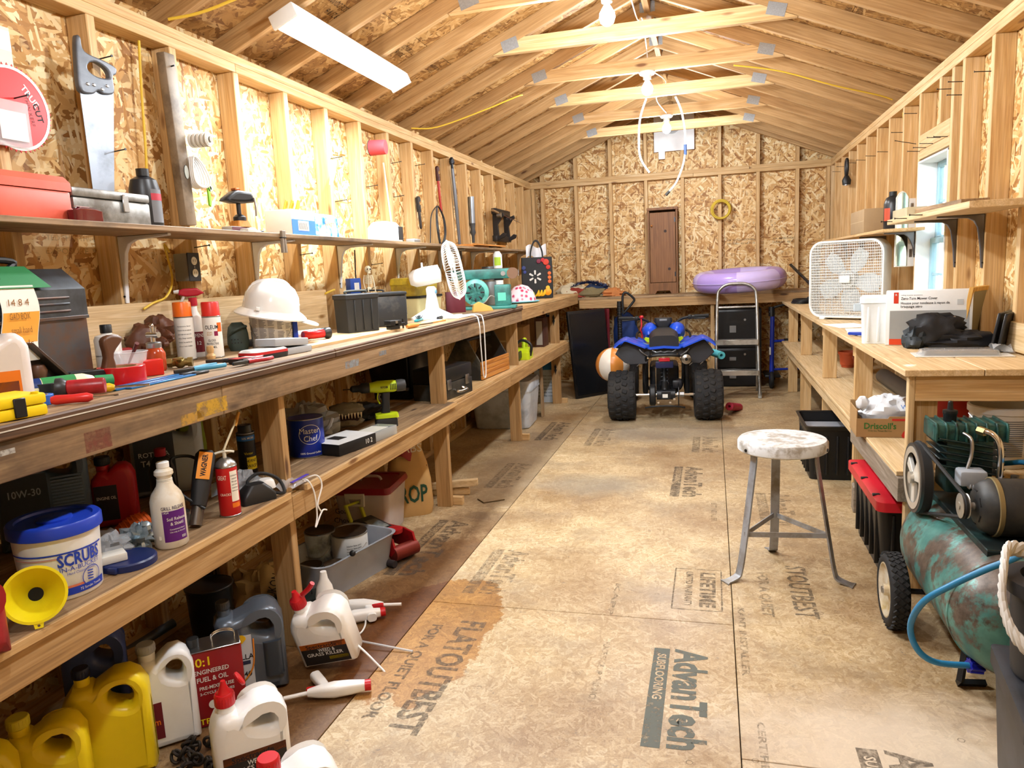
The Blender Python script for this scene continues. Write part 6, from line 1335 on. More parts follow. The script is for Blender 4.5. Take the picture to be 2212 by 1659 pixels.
# red fuel tin
RT = C('8e141c', .35)
t = box_thing('fuel_tin', 'dark red rectangular fuel tin with a bare metal top and wire handle', 'tin', (-1.525, 1.81, Z0), (.165, .09, .25), RT, 40, .008, texts=[('f', '50:1', .04, -.04, .215, C('f0d21c', .4), .06), ('f', 'ENGINEERED', .02, -.01, .183, WHP, .1), ('f', 'FUEL & OIL', .022, -.01, .158, WHP, .09), ('f', 'PRE-MIXED USE', .016, .0, .13, WHP, .1), ('f', '2-CYCLE ENGINES', .012, .0, .112, WHP, .1), ('f', 'TRUFUEL', .026, .0, .02, C('e8d01c', .4), .12), ('r', 'TRU', .024, .0, .228, C('e8d01c', .4), .05), ('r', 'advanced formula', .008, .0, .208, WHP, .06), ('r', 'ethanol free', .008, 0, .16, WHP, .05), ('r', 'for all small engines', .008, 0, .14, WHP, .06)], prints=[('r', -.03, .04, .035, .11, C('c9c01c', .5))])
B().box(-.0815, -.049, .2502, .0815, .049, .2535, .002, 1).build('metal_top', STEEL, t); B().cyl((-.055, .0, .253), (-.055, 0, .28), .018, n=24).build('cap', C('3a3b3c', .4, .6), t)
for y in (-.006, .006): B().tube([(.0, y, .253), (.0, y, .275), (.02, y, .285), (.045, y, .285), (.065, y, .275), (.065, y, .253)], .0022, 6).build('handle', CHROME, t)
for x in (-.015, .025):
    o = B().lathe([(0, 0), (.014, 0), (.014, .0006), (0, .0006)], 20, TM(x, -.0505, .075) @ RM(90, 'X')).build('badge', WHP, t)
# grey diesel oil jug
GJ = C('5b6470', .3, .25)
t = jug('oil_jug', 'steel grey diesel oil jug with a pale label and yellow shell mark', 'jug', (-1.52, 1.99, Z0), .22, .13, .3, GJ, C('3a3c40', .4), rz=36, capr=.022, neckx=-.34, lab=[(-.46, .08, .02, .72, C('cdd3da', .45))], texts=[('ROTELLA', .026, -.2, .47, INK, .1), ('5W-40', .024, -.18, .27, INK, .07)])
B().box(-.1, -.0668, .115, -.005, -.0652, .128).build('label_bar', C('2a3350', .5), t, 0); shell(t, onface(-.03, -.0668, .2), .035); B().tube([(.01, -.067, .2), (.0, -.067, .1), (-.05, -.067, .04)], .003, 6).build('label_stripe', C('e08a2c', .4), t)
B().rrect([(0, .03, .02, .015), (.12, .03, .02, .015)], m=TM(.068, -.058, .06)).build('grip_recess', C('3d454f', .3, .3), t)
# weed killer jugs and their sprayer wands
WK = C('f2f2f0', .32); RC = C('c81a22', .35)
def weed(label, loc, rz, rot=None):
    t = jug('weed_killer_jug', label, 'jug', loc, .2, .12, .235, WK, RC, rz=rz, rot=rot, capr=.026, neckx=-.27, caph=.034, lab=[(-.4, .08, .42, .46, C('221e1c', .5)), (-.4, .37, .42, .46, C('e2731c', .5)), (.05, .14, .4, .2, C('d8c01c', .5))], texts=[('Spectracide', .022, -.02, .41, INK, .11), ('WEED &', .02, .05, .33, WHP, .06), ('GRASS KILLER', .02, .0, .26, WHP, .13)])
    return t
t = weed('white weed killer jug with a red flip cap standing at the bottom of the picture', (-1.25, 1.59, Z0), 44)
B().lathe([(.02, .264), (.016, .27), (.008, .29), (.006, .3), (0, .3)], 18, TM(-.054, 0, 0)).build('spout', RC, t); B().lathe([(0, 0), (.02, 0), (.022, .004), (.02, .008), (0, .008)], 20, TM(-.014, 0, .29) @ RM(60, 'Y')).build('flip_lid', RC, t)
t = weed('white weed killer jug lying tipped over with its sprayer hose out', (-1.32, 2.18, Z0+.075), 0, rot=(R(14), R(-9), R(12)))
t.location.z = .03
B().tube([(.09, 0, .03), (.15, -.05, -.01), (.2, -.1, -.06), (.17, -.16, -.09), (.08, -.16, -.07), (.0, -.14, -.05)], .004, 8).build('hose', CORDW, t); B().lathe([(.024, .263), (.014, .275), (.008, .295), (0, .295)], 16, TM(-.054, 0, 0)).build('spout', RC, t); B().tube([(-.03, 0, .275), (.0, .0, .295), (.02, 0, .315)], .009, 8).build('flip_lid', RC, t)
t = jug('weed_killer_jug', 'white jug with only its red cap showing at the bottom edge of the picture', 'jug', tuple(V((P(580, 1648, z=.25).x+.039, P(580, 1648, z=.25).y+.037, Z0))), .2, .12, .235, WK, RC, rz=44, capr=.026, neckx=-.27, caph=.034)
def wand(label, loc, rz, flip=1, tilt=0):
    t = thing('sprayer_wand', label, 'sprayer', loc, rz)
    B().rrect([(0, .016, .016, .01), (.05, .02, .022, .012), (.1, .022, .026, .015), (.15, .018, .018, .012), (.185, .012, .012, .01)], m=TM(0, 0, .026) @ RM(90, 'Y')).build('grip', WK, t); B().rrect([(0, .014, .012, .008), (.06, .018, .014, .01), (.12, .018, .016, .012)], m=TM(.12, -.0, .024) @ RM(90*1, 'X') @ RM(25, 'Y')).build('handle', WK, t)
    B().cbox((.165, -.01, .024), (.05, .018, .03), .005).build('trigger', RC, t); B().cyl((-.02, 0, .026), (0, 0, .026), .018).build('collar', RC, t); B().cyl((.18, 0, .026), (.26, .01, .024), .007).build('nozzle', WK, t)
    return t
wand('white and red sprayer wand lying beside the upright weed killer jug', (-1.12, 2.02, Z0), 205)
wand('white and red sprayer wand lying beyond the tipped jug', (-1.3, 2.52, Z0), 210); wand('second white and red sprayer wand against the grey tub', (-1.5, 2.55, Z0), 10)
t = thing('feed_tube', 'clear dip tube with a red screw cap lying on the floor', 'tube'); p0, p1 = P(745, 1378, z=.03), P(892, 1407, z=.006); B().tube([p0, (p0+p1)/2, p1], .004, 8).build('tube_body', C('d8dade', .15, alpha=.6), t); d = (p1-p0).normalized(); B().cyl(p0-d*.03, p0+d*.01, .026, n=24).cyl(p0+d*.01, p0+d*.02, .016).build('cap', RC, t)
t = thing('wand_hose', 'thin white hose curled around the sprayer wands', 'hose'); B().tube([P(650, 1350, z=.03), P(690, 1280, z=.06), P(725, 1300, z=.03), P(700, 1315, z=.05), P(770, 1300, z=.02), P(790, 1340, z=.01), P(775, 1370, z=.006), P(740, 1365, z=.02)], .0035, 8).build('hose', CORDW, t)
bottle('caulk_bottle', 'slim white bottle with tapered handle beside the bench post', 'bottle', (-1.47, 2.4, Z0), [(0, 0), (.035, 0), (.037, .004), (.037, .14), (.03, .18), (.016, .21), (.012, .24), (0, .24)], WK, rz=36, texts=[('drain opener', .01, .11, C('4a4a50', .5), -90, .05, .037), ('caution corrosive', .008, .09, C('4a4a50', .5), -90, .05, .037), ('keep from children', .008, .075, C('4a4a50', .5), -90, .05, .037)])
t = thing('steel_box', 'small dark green steel box behind the tipped jug', 'box', (-1.6, 2.42, Z0), 40); B().box(-.1, -.05, 0, .1, .05, .1, .004).build('body', C('1f2622', .4, .3), t); B().box(-.102, -.052, .1005, .102, .052, .115, .003).build('lid', C('1f2622', .4, .3), t); B().tube([(-.05, 0, .116), (-.05, 0, .135), (.05, 0, .135), (.05, 0, .116)], .003, 6, 0).build('handle', DKSTEEL, t)
t = thing('paper_sack', 'crumpled brown paper sack with black print under the bench', 'bag', (-1.84, 2.5, Z0), 30); KP = C('b39a6c', .75)
B().blob((0, 0, .09), (.15, .12, .1), .45, 2.4, 12, 30, flat=0, cre=.3).build('paper', KP, t); B().sheet(lambda u, v: (.02+.1*u, -.12-.02*math.sin(v*4), .1+.12*v+.02*math.sin(u*6)), 6, 6, .002).build('fold', KP, t); text('YUKON', .05, INK, t, TM(.07, -.145, .15) @ RM(90, 'X') @ RM(70, 'Z'), wid=.12)
t = thing('tar_bucket', 'black lidded bucket in the dark under the bench', 'bucket', (-1.87, 2.24, Z0)); B().lathe([(0, 0), (.075, 0), (.085, .22), (.088, .222), (.088, .23), (0, .232)], 32).build('body', C('0f1012', .35), t); B().torus(.086, .004, 40, 6, TM(0, 0, .228)).build('rim', C('24262c', .3), t)
t = thing('straw_broom', 'dark straw broom head leaning behind the black bucket', 'broom', (-2.0, 2.4, Z0), rot=(R(8), R(10), 0)); b = B()
for k in range(60): a = random.uniform(-1, 1); b.cyl((a*.03, random.uniform(-.02, .02), .28), (a*.07, random.uniform(-.03, .03), .02), .003, n=4)
b.build('bristles', C('4a3820', .8), t); B().cyl((0, 0, .26), (0, .0, .45), .014).build('broom_handle', wood('z', 'aged'), t)
t = thing('steel_pipe', 'grey steel pipe lying on the floor under the bench', 'pipe'); B().cyl(P(255, 1420, z=.02), P(375, 1345, z=.05), .018).build('pipe_body', C('6d7680', .4, .6), t)
# rusty chain
t = thing('chain', 'heap of dark rusty chain beside the red fuel tin', 'chain', (-1.43, 1.62, Z0)); CHM = C('2e2721', .6, .6); lk = None
for k in range(46):
    a = k*.9; r = .03+.06*random.random(); m = (a+random.uniform(-.5, .5), random.uniform(-1.2, 1.2), random.uniform(0, 6))
    if lk is None: o = B().tube([(.018, 0, 0), (.009, .011, 0), (-.009, .011, 0), (-.018, 0, 0), (-.009, -.011, 0), (.009, -.011, 0)], .0048, 7, 3, closed=True).build('chain_link', CHM, t); lk = o.data
    else: o = link('chain_link', lk, t)
    o.location = (r*math.cos(a)*1.2, r*math.sin(a), .014+.03*random.random()*(1-r/.1)); o.rotation_euler = m
# grey tub of paint tins
t = thing('storage_tub', 'open translucent grey storage tub holding paint tins', 'tub', (-1.665, 2.86, Z0), 76); TB = C('b4bac4', .25, alpha=.72)
B().rrect([(.004, .22, .12, .05), (0, .225, .125, .05), (.15, .25, .15, .06), (.165, .262, .162, .06), (.165, .25, .15, .06), (.15, .243, .143, .06), (.008, .216, .117, .05)], cap=False).build('walls', TB, t); B().rrect([(.0005, .222, .122, .05), (.006, .222, .122, .05)]).build('bottom', TB, t)
def paint(label, x, y, z, r, h, body, top, grp='paint tins'):
    t = can('paint_tin', label, 'paint tin', (x, y, z), r, h, body, group=grp); B().lathe([(r*.86, h-.001), (r*.98, h+.002), (r*.98, h+.005), (r*.88, h+.004), (r*.8, h+.001), (0, h+.001)], 32).build('lid', top, t); B().tube([(-r*1.02, 0, h*.75), (-r*.6, -r*1.0, h*.5), (r*.6, -r*1.0, h*.5), (r*1.02, 0, h*.75)], .0018, 6).build('bail', STEEL, t); return t
DT = C('2a2018', .4, .2, grime='55432f'); LBL = C('cfd2d2', .45, grime='8d8e8e')
t = paint('large paint tin with a paper label and drippy brown lid in the grey tub', -1.64, 2.93, .009, .084, .19, LBL, DT)
for k in range(7): text('interior latex paint', .012, INK, t, wrap=oncyl(.0852, .07+.013*k, -48), wid=.07)
paint('white paint tin at the back of the grey tub', -1.775, 2.9, .009, .07, .2, C('c4d2da', .4, grime='3a3c3c'), DT); paint('small quart paint tin at the front of the grey tub', -1.62, 2.745, .009, .05, .11, C('3a332c', .35, .5), C('5a4a3a', .35, .6)); paint('low dark paint tin in the grey tub corner', -1.735, 2.735, .009, .052, .1, C('24221f', .35, .5), C('44382c', .35, .5))
t = thing('paint_brush', 'black foam brush lying across the paint tins', 'brush', (-1.56, 2.8, .13), rot=(R(60), 0, R(30))); B().cyl((0, 0, 0), (0, 0, .1), .004).build('handle', BLACK, t); B().ball((0, 0, .11), .014).build('head', BLACK, t)
# red floor jack
def jack():
    t = thing('floor_jack', 'red hydraulic floor jack with a black top and yellow handle', 'floor jack', (-1.6, 3.2, Z0), -28); RJ = C('a3161c', .35, grime='5a1214')
    for y in (-.07, .055): B().plate([[(-.2, .03), (.16, .03), (.19, .06), (.17, .12), (.1, .13), (-.1, .115), (-.2, .08)]], .012, .003, TM(0, y, 0) @ UPX).build('side_plate', RJ, t)
    B().box(-.18, -.066, .1, .06, .05, .125, .006, 2, TM(0, 0, 0) @ RM(6, 'Y')).build('cover', C('1d1e20', .35), t); B().box(-.12, -.04, .126, .0, .03, .131, .002, 1, RM(6, 'Y')).build('cover_label', C('8a8f8a', .4, grime='3a3a3a'), t)
    B().cyl((.17, -.075, .045), (.17, .065, .045), .036).build('front_roller', C('7a2a20', .5, .4), t); B().lathe([(0, 0), (.038, 0), (.04, .02), (.03, .022), (0, .018)], 24, TM(.11, -.01, .125)).build('saddle', RJ, t)
    for y in (-.1, .085):
        B().plate([[(-.04, 0), (.04, 0), (.03, .03), (-.03, .04)]], .03, .004, TM(-.16, y, .05) @ UPX).build('caster_bracket', RJ, t); B().lathe([(0, -.012), (.026, -.012), (.03, -.008), (.03, .008), (.026, .012), (0, .012)], 20, TM(-.16, y, .03) @ RM(90, 'X')).build('caster', C('4a4648', .4, .3), t)
    B().tube([(-.19, -.05, .1), (-.24, -.05, .2), (-.25, .04, .2), (-.2, .04, .1)], .011, 8, 0).build('carry_handle', C('c8cc2a', .45), t)
jack()
t = thing('jack_handle', 'black grip handle with red tip lying on the floor by the jack', 'handle', (-1.5, 3.02, Z0+.019), rot=(0, R(90), R(-20))); B().cyl((0, 0, -.06), (0, 0, .05), .017).build('grip', C('2a2426', .6), t); B().cyl((0, 0, -.1), (0, 0, -.06), .0185).build('tip', RJ_ if False else C('b01c22', .35), t)
# red lidded tote
t = thing('storage_tote', 'clear storage tote with a dark red lid and white handle clip', 'tote', (-1.8, 3.5, Z0), 6); CT = C('cfc4c2', .25, alpha=.8)
B().rrect([(0, .13, .14, .03), (.24, .15, .16, .03)]).build('body', CT, t); l = B().rrect([(.241, .16, .17, .03), (.252, .162, .172, .03), (.275, .155, .165, .03), (.275, .13, .14, .03), (.268, .125, .135, .03)]).build('lid', C('7e1420', .35), t); B().tube([(-.06, 0, .275), (-.04, 0, .295), (.04, 0, .295), (.06, 0, .275)], .008, 8).build('lid_handle', C('c9b4b4', .4), l)
B().plate([[(-.05, 0), (.05, 0), (.055, .07), (-.055, .07)], [(-.03, .015), (.03, .015), (.033, .04), (-.033, .04)]], .018, .004, TM(-.03, -.17, .18) @ UPX).build('clip', C('c6c2b8', .4), t); text('Goat', .04, INK, t, onface(-.11, -.1605, .15)); text('Chow', .04, INK, t, onface(-.11, -.1605, .1))
# grain sack
t = thing('feed_sack', 'tan woven feed sack with green letters standing by the red lidded tote', 'sack', (-1.7, 3.775, Z0), 32); SK = C('c09a62', .75, bump=.25)
B().rrect([(0, .12, .075, .05), (.05, .132, .085, .06), (.2, .125, .08, .05), (.3, .11, .065, .05), (.38, .085, .045, .04), (.42, .09, .03, .03), (.46, .1, .02, .02)]).build('sack_body', SK, t, 60); text('CROP', .14, C('14402c', .6), t, onface(-.02, -.0875, .13), wid=.22, bold=.02)
b = B()
for k in range(12): b.box(.11-.002*k, -.05, .06+.02*k, .124-.002*k, -.03, .068+.02*k)
b.build('side_print', INK, t, 0); B().sheet(lambda u, v: (-.08+.16*u, -.05-.03*math.sin(u*5), .34+.14*v+.02*math.sin(u*8)), 10, 5, .003).build('folded_top', C('8a2420', .6), t); text('LABS', .07, C('e0d8c8', .6), t, onface(0, -.09, .4))
t = thing('lumber_offcut', 'short pale timber offcut resting against the bench post', 'lumber', (-1.58, 4.12, 0)); B().box(-.3, -.022, .05, .18, .022, .09, .003, 1, RM(-4, 'Y') @ RM(12, 'Z')).build('offcut', wood('x', 'pale'), t, 0); B().box(-.28, .0, .0006, .12, .038, .045, .003, 1, RM(12, 'Z')).build('offcut', wood('x', 'pine'), t, 0)
# upturned white cooler
t = thing('cooler', 'white plastic cooler turned on its side under the far bench', 'cooler', (-1.79, 6.2, Z0), 3); CW = C('ccd2da', .4, grime='a4aab2')
B().rrect([(0, .23, .2, .05), (.01, .24, .21, .05), (.3, .265, .24, .05), (.4, .27, .245, .05), (.42, .26, .235, .05)]).build('shell', CW, t); B().rrect([(.33, .272, .247, .05), (.345, .272, .247, .05)], cap=False).build('rim_band', CW, t)
for k in range(4): part(thing('cedar_board', 'upright tan board leaning behind the white cooler, number-like row of four', 'board', (-1.53-.0*k, 6.52+.055*k, Z0)) if k == 0 else bpy.data.objects['cedar_board'], 'board', -.02-.012*k, .055*k, 0, .0-.012*k, .05+.055*k, .5-.02*k, wood('z', 'aged'))
bpy.data.objects['cedar_board']['label'] = 'upright tan boards leaning together between the cooler and the last post'
box_thing('printed_carton', 'blue and white printed carton under the bench by the last post', 'box', (-1.68, 7.34, Z0), (.22, .14, .5), C('c8d2dc', .45), 5, prints=[('f', -.11, .34, .11, .5, C('1c6ca0', .5))], texts=[('f', 'X-TRA', .05, .0, .44, WHP, .14)]+[('f', 'heavy duty cover', .02, 0, .28-.035*k, C('5a6a7a', .5), .16) for k in range(7)])
# leaning black panel, vacuum, cloths
t = thing('flat_screen', 'flat black panel leaning against the end of the left bench', 'panel', (-1.22, 7.66, Z0), rot=(0, R(-7), R(-40))); B().box(-.015, -.26, 0, .015, .26, .92, .006).build('screen', C('101114', .35), t); B().box(.0155, -.24, .03, .019, .24, .89, .001, 1).build('face_sheet', C('16171a', .2), t)
def vacuum():
    t = thing('upright_vacuum', 'black upright vacuum cleaner with a hoop handle behind the quad bike', 'vacuum', (-.95, 8.03, Z0), 10)
    B().rrect([(0, .15, .12, .04), (.06, .15, .12, .04), (.1, .1, .08, .04)]).build('floor_head', BLACK, t); B().lathe([(0, .1), (.075, .1), (.08, .12), (.08, .5), (.06, .54), (0, .55)], 28, TM(.09, .03, 0)).build('dust_cup', C('26282c', .2), t)
    b = B().cyl((-.03, 0, .08), (-.03, .03, .98), .024, n=16)
    for k in range(30): b.torus(.026, .004, 14, 5, TM(-.03, .001+.0009*k, .12+.028*k))
    b.build('hose', BLACK, t); B().tube([(.01, .02, .85), (.01, .03, 1.03), (.05, .03, 1.07), (.13, .03, 1.0), (.11, .03, .95), (.01, .03, .84)], .013, 10).build('handle', BLACK, t); B().box(-.06, -.03, .38, .0, -.024, .45).build('tag', WHP, t, 0); B().tube([(.05, -.05, .5), (.12, -.06, .54), (.16, -.03, .5)], .014, 8).build('cup_handle', C('55585c', .3), t)
vacuum()
t = thing('folded_chair', 'dark blue fabric folding chair leaning at the back under the bench', 'chair', (-.95, 8.3, Z0)); B().blob((0, 0, .6), (.13, .05, .26), .25, 2, 5).build('fabric', C('14306a', .7), t); B().cyl((-.12, .0, 0), (-.12, .02, .8), .01).cyl((.12, 0, 0), (.12, .02, .8), .01).tube([(.1, -.03, .1), (.2, -.03, .5), (.28, -.03, .55), (.45, -.03, .52)], .009, 8).build('frame', BLACK, t)
t = thing('red_cloth', 'dark red cloth cover hanging behind the black panel', 'cloth', (-1.2, 8.1, Z0)); B().sheet(lambda u, v: (-.1+.2*u, .03*math.sin(u*12), .05+.85*v), 16, 8, .01).build('drape', C('6a1420', .75), t)
t = thing('beach_ball', 'orange and white panelled beach ball beside the quad tyre', 'ball', (-.93, 6.98, Z0+.0), 0)
for k in range(8):
    b = B(); b.sheet(lambda u, v: V((.165*math.sin(PI*v)*math.cos(2*PI*(k+u)/8), .165*math.sin(PI*v)*math.sin(2*PI*(k+u)/8), .425-.165*math.cos(PI*v))), 5, 14); b.build('ball_panel', C(('d98a3c', 'efe6d8')[k % 2], .3), t)
B().cyl((0, 0, 0), (0, 0, .27), .06).build('stand', C('1a1a1c', .6), t)
# ================================================================ upper shelf on the left
Z4 = 1.5716
def sh(px, x=-1.93): return P(px, 480, x=x).y
y1 = sh(146, -1.87)
t = thing('metal_toolbox', 'faded salmon red metal toolbox at the left end of the upper shelf', 'toolbox', (-1.935, y1-.25, Z4)); SA = C('e0634c', .45, grime='cf5a44')
B().box(-.09, -.25, 0, .09, .25, .085, .006).build('base', SA, t); B().plate([[(-.092, .086), (.092, .086), (.092, .11), (.07, .13), (-.07, .13), (-.092, .11)]], .508, .004, UPX).build('lid', SA, t); B().tube([(0, -.07, .13), (0, -.06, .15), (0, .06, .15), (0, .07, .13)], .006, 8).build('handle', STEEL, t)
ya, yb = sh(156, -1.87), sh(320, -1.87)
t = thing('steel_case', 'worn silver grey metal case with a latch on the upper shelf', 'case', (-1.93, (ya+yb)/2, Z4)); L = (yb-ya)/2; GM = C('9c9c98', .4, .6, grime='5c564e')
B().box(-.075, -L, 0, .075, L, .075, .006).build('base', GM, t); B().box(-.077, -L-.002, .076, .077, L+.002, .105, .008).build('lid', GM, t); B().box(.0775, L*.2, .04, .083, L*.2+.025, .095, .002, 1).build('latch', STEEL, t)
t = thing('tail_lamp', 'dark red vehicle lamp lens lying in front of the silver case', 'lamp lens', (-1.825, sh(190, -1.82), Z4), 0); B().rrect([(0, .02, .055, .015), (.03, .02, .055, .015), (.04, .01, .03, .01)]).build('lens', C('5c0f1c', .12, coat=.6), t); B().box(.0, -.04, .0405, .008, .01, .042).build('reflector', C('d8b8b8', .3), t, 0)
t = bottle('oil_bottle', 'black oil bottle with a grey label behind the silver case', 'bottle', (-2.02, sh(300, -2.0)+.07, Z4), [(0, 0), (.05, 0), (.054, .006), (.054, .15), (.045, .185), (.02, .2), (0, .2)], C('222428', .35), [(.022, .198), (.022, .225), (0, .226)], BLACK, sy=.75, rz=55, band=[(.054, .03, .15, -80, -20, C('6d6f74', .5)), (.0545, .11, .135, -80, -20, C('b02a3c', .5))])
yc = sh(492)
t = box_thing('flat_box', 'long flat maroon and white box lying on the upper shelf', 'box', (-1.88, yc, Z4), (.05, .16, .022), C('b9b6ae', .5), 0, prints=[('r', -.08, .002, .02, .02, C('5a2430', .5))])
t = thing('cable_plug', 'small black cable plug at the shelf edge', 'plug', (-1.83, sh(535, -1.83), Z4)); B().box(-.02, -.03, 0, .02, .03, .012, .003).cyl((0, .03, .006), (0, .09, .004), .004).build('plug_body', C('d8d8d4', .4), t); B().cyl((0, .085, .004), (0, .1, .004), .006).build('tip', BLACK, t)
t = thing('clamp_head', 'black padded clamp head on an orange wooden base on the upper shelf', 'clamp', (-1.88, yc+.012, Z4+.0225), 78)
B().rrect([(0, .035, .03, .006), (.025, .028, .024, .006)]).build('base', wood('z', 'orange'), t); B().lathe([(0, .0255), (.026, .0255), (.026, .04), (.015, .05), (.009, .052), (.009, .1), (0, .1)], 20).build('post', BLACK, t)
B().plate([[(-.085, .0), (-.075, .014), (-.03, .042), (-.01, .048), (.055, .046), (.07, .03), (.07, .002), (.02, -.004), (-.04, -.006)]], .05, .014, TM(0, 0, .1) @ UPX).build('pad', C('18191b', .4), t); B().tube([(.06, -.03, .12), (.062, -.032, .08), (.062, -.03, .045)], .004, 8).build('lever', STEEL, t); B().box(-.02, -.012, .146, .008, .012, .156, .001, 1).build('hinge', C('b0683a', .3, .8), t)
t = thing('wood_clip', 'weathered wooden clip pinched on the front edge of the upper shelf', 'clip', (-1.795, sh(608, -1.795), Z4-.035), 0)
for s in (-1, 1): B().box(-.006, s*.009-.006, -.05, .008, s*.009+.006, .045, .002, 1, RM(s*3, 'X')).build('jaw', wood('z', 'grey'), t, 0)
B().torus(.014, .0025, 16, 6, TM(0, 0, .015)).build('spring', DKSTEEL, t)
ya, yb, ym = sh(626, -1.87), sh(732, -1.87), sh(676, -1.87)
t = thing('soap_carton', 'blue and white carton with gold handles poking out on the upper shelf', 'box', (-1.93, (ya+ym)/2, Z4)); L = (ym-ya)/2; B().box(-.07, -L, 0, .07, L, .12, .003).build('body', C('f0f2f2', .45), t); B().box(.0705, -L, .0, .0715, L, .075).build('print', C('3a7ad0', .45), t, 0); B().box(.0716, -L*.5, .025, .0722, L*.4, .07).build('barcode_label', WHP, t, 0)
b = B()
for k in range(14): b.box(.0723, -L*.45+L*.055*k, .03, .0726, -L*.45+L*.055*k+.002, .062)
b.build('barcode', INK, t, 0)
for k in range(3): B().plate([[(0, 0), (.02, 0), (.03, .06), (.02, .075), (.008, .07)]], .008, .003, TM(.0+.02*k, -L*.6+.02*k, .11) @ RM(-25, 'X') @ UPS).build('gold_handle', C('b8922a', .35, .5), t)
t = thing('refill_pack', 'glossy blue and white refill pack beside the carton on the upper shelf', 'package', (-1.93, (ym+yb)/2+.005, Z4)); L = (yb-ym)/2-.006; s = N('soap_print'); s.l(s.ramp(s.noise(s.coord(), 22, 3), [(.4, '2f7ac8'), (.5, '8cc0e4'), (.62, 'eef4f6')]), s.b.inputs['Base Color']); s.b.inputs['Roughness'].default_value = .2
B().rrect([(0, .065, L, .02), (.1, .062, L*.97, .02), (.118, .04, L*.9, .02)]).build('pouch', s.m, t); text('Sun', .03, C('e08a1c', .4), t, TM(.0665, -.01, .07) @ RM(90, 'Z') @ RM(90, 'X'), bold=.02); text('light', .03, C('f0c01c', .4), t, TM(.0665, .035, .07) @ RM(90, 'Z') @ RM(90, 'X'), bold=.02)
t = thing('wall_charger', 'white rounded charger unit with a black display on the upper shelf', 'charger', (-1.9, sh(840, -1.87), Z4), 0); B().rrect([(0, .07, .12, .03), (.08, .07, .12, .04), (.115, .05, .09, .04)]).build('shell', WHP, t); B().box(.0695, .04, .01, .0725, .105, .09, .001, 1).build('display', BLACK, t); B().torus(.03, .004, 24, 6, TM(.0, -.02, .116)).build('dial', C('6ab4d0', .4), t); B().tube([(0, .12, .05), (.02, .16, .06), (.03, .17, .02), (.03, .2, .01)], .004, 6).build('cord', BLACK, t)
t = thing('bracket_plate', 'small grey steel bracket plate beside the white charger', 'bracket', (-1.86, sh(893, -1.85), Z4)); B().box(-.03, -.05, 0, .03, .05, .025, .004).build('plate_body', C('a9adb0', .35, .7), t)
for k, (yy, w) in enumerate(((5.75, .3), (6.05, .42))):
    o = tag(B().box(-.1, -w, 0, .1, w, .012, .001, 1).build('shelf_plank', wood('y', 'orange'), None, 0, loc=(-1.93+.03*k, yy, Z4-.004+.0125*k)), ['thin reddish plank lying on the upper shelf, lower of two', 'thin reddish plank on top of another on the upper shelf'][k], 'board')
# ================================================================ hung on the left wall
def lw(px, py, x): p = P(px, py, x=x); return (p.x, p.y, p.z)
WLM = RM(90, 'Z') @ RM(90, 'X')      # outline X -> +Y along the wall, Y -> up, thickness -> x
# hand saw
c = lw(205, 165, -2.05)
t = thing('hand_saw', 'grey painted hand saw hanging on a stud by its handle', 'saw', c, rot=(R(-4), 0, 0)); t.scale = (1, 1.3, .9); SG = C('6b6f76', .45, .35, grime='565b62')
B().plate([[(-.055, -.03), (.06, -.01), (.035, -.43), (-.035, -.43)]], .002, 0, TM(0, 0, -.02) @ WLM).build('blade', C('8e96a2', .4, .5, grime='70767e'), t, 0)
h = B().plate([[(p.x, p.y) for p in crom([(-.062, .02, 0), (-.058, .115, 0), (-.045, .12, 0), (-.035, .075, 0), (.03, .07, 0), (.068, .06, 0), (.066, .035, 0), (.055, .02, 0), (.055, -.04, 0), (.02, -.06, 0), (.0, -.055, 0), (-.02, -.075, 0), (-.058, -.075, 0)], 4, True)], [(p.x-.0, p.y) for p in crom([(-.025, .035, 0), (.0, .052, 0), (.035, .04, 0), (.04, .01, 0), (.0, -.002, 0), (-.028, .01, 0)], 4, True)]], .024, .006, WLM).build('handle', SG, t)
for y, z in ((-.035, -.045), (-.015, -.04), (.012, -.045), (.03, -.025)): B().lathe([(0, 0), (.006, 0), (.004, .003), (0, .0035)], 12, TM(.0122, y, z) @ RM(90, 'Y')).build('rivet', STEEL, h)
# red circular saw blade in its package
c = lw(30, 234, -2.06)
t = thing('saw_blade', 'red circular saw blade in a clear pack hanging at the left edge', 'saw blade', c); t.scale = (1, 1.32, 1.32); n = 48; o = []
for k in range(n):
    a = 2*PI*k/n; o += [(.094*math.cos(a), .094*math.sin(a)), (.1*math.cos(a+.03), .1*math.sin(a+.03)), (.094*math.cos(a+.06), .094*math.sin(a+.06))]
B().plate([o], .003, 0, WLM).build('disc', C('cf2a2a', .35), t, 0); B().lathe([(.088, 0), (.0945, 0), (.0945, .0006), (.088, .0006)], 48, TM(.0017, 0, 0) @ RM(90, 'Y'), cap=False).build('tooth_ring', C('d0cfc8', .3, .6), t)
text('CUT', .022, INK, t, TM(.0022, .062, .0) @ WLM @ RM(-75, 'Z'), bold=.02); text('TRUE', .022, WHP, t, TM(.0022, .045, .035) @ WLM @ RM(-50, 'Z'), bold=.02); text('THIN KERF', .014, C('7a1a1a', .5), t, TM(.0022, .04, -.0) @ WLM @ RM(-80, 'Z')); B().box(.003, -.06, -.09, .012, .03, .015, .003).build('clear_pack', FILM, t); B().box(.0125, -.05, -.075, .0132, .02, -.01).build('card', C('ddd8d4', .5), t, 0)
t = thing('blade_card', 'green and white packaging card hung behind the red saw blade', 'card', lw(8, 130, -2.077)); B().box(0, -.06, -.22, .002, .03, .1).build('card_sheet', C('cfe2c4', .5), t, 0); B().box(.0022, -.06, -.16, .0026, .03, -.02).build('print', C('8cc24a', .5), t, 0); B().box(.0022, -.06, .03, .0026, .03, .09).build('print', WHP, t, 0)
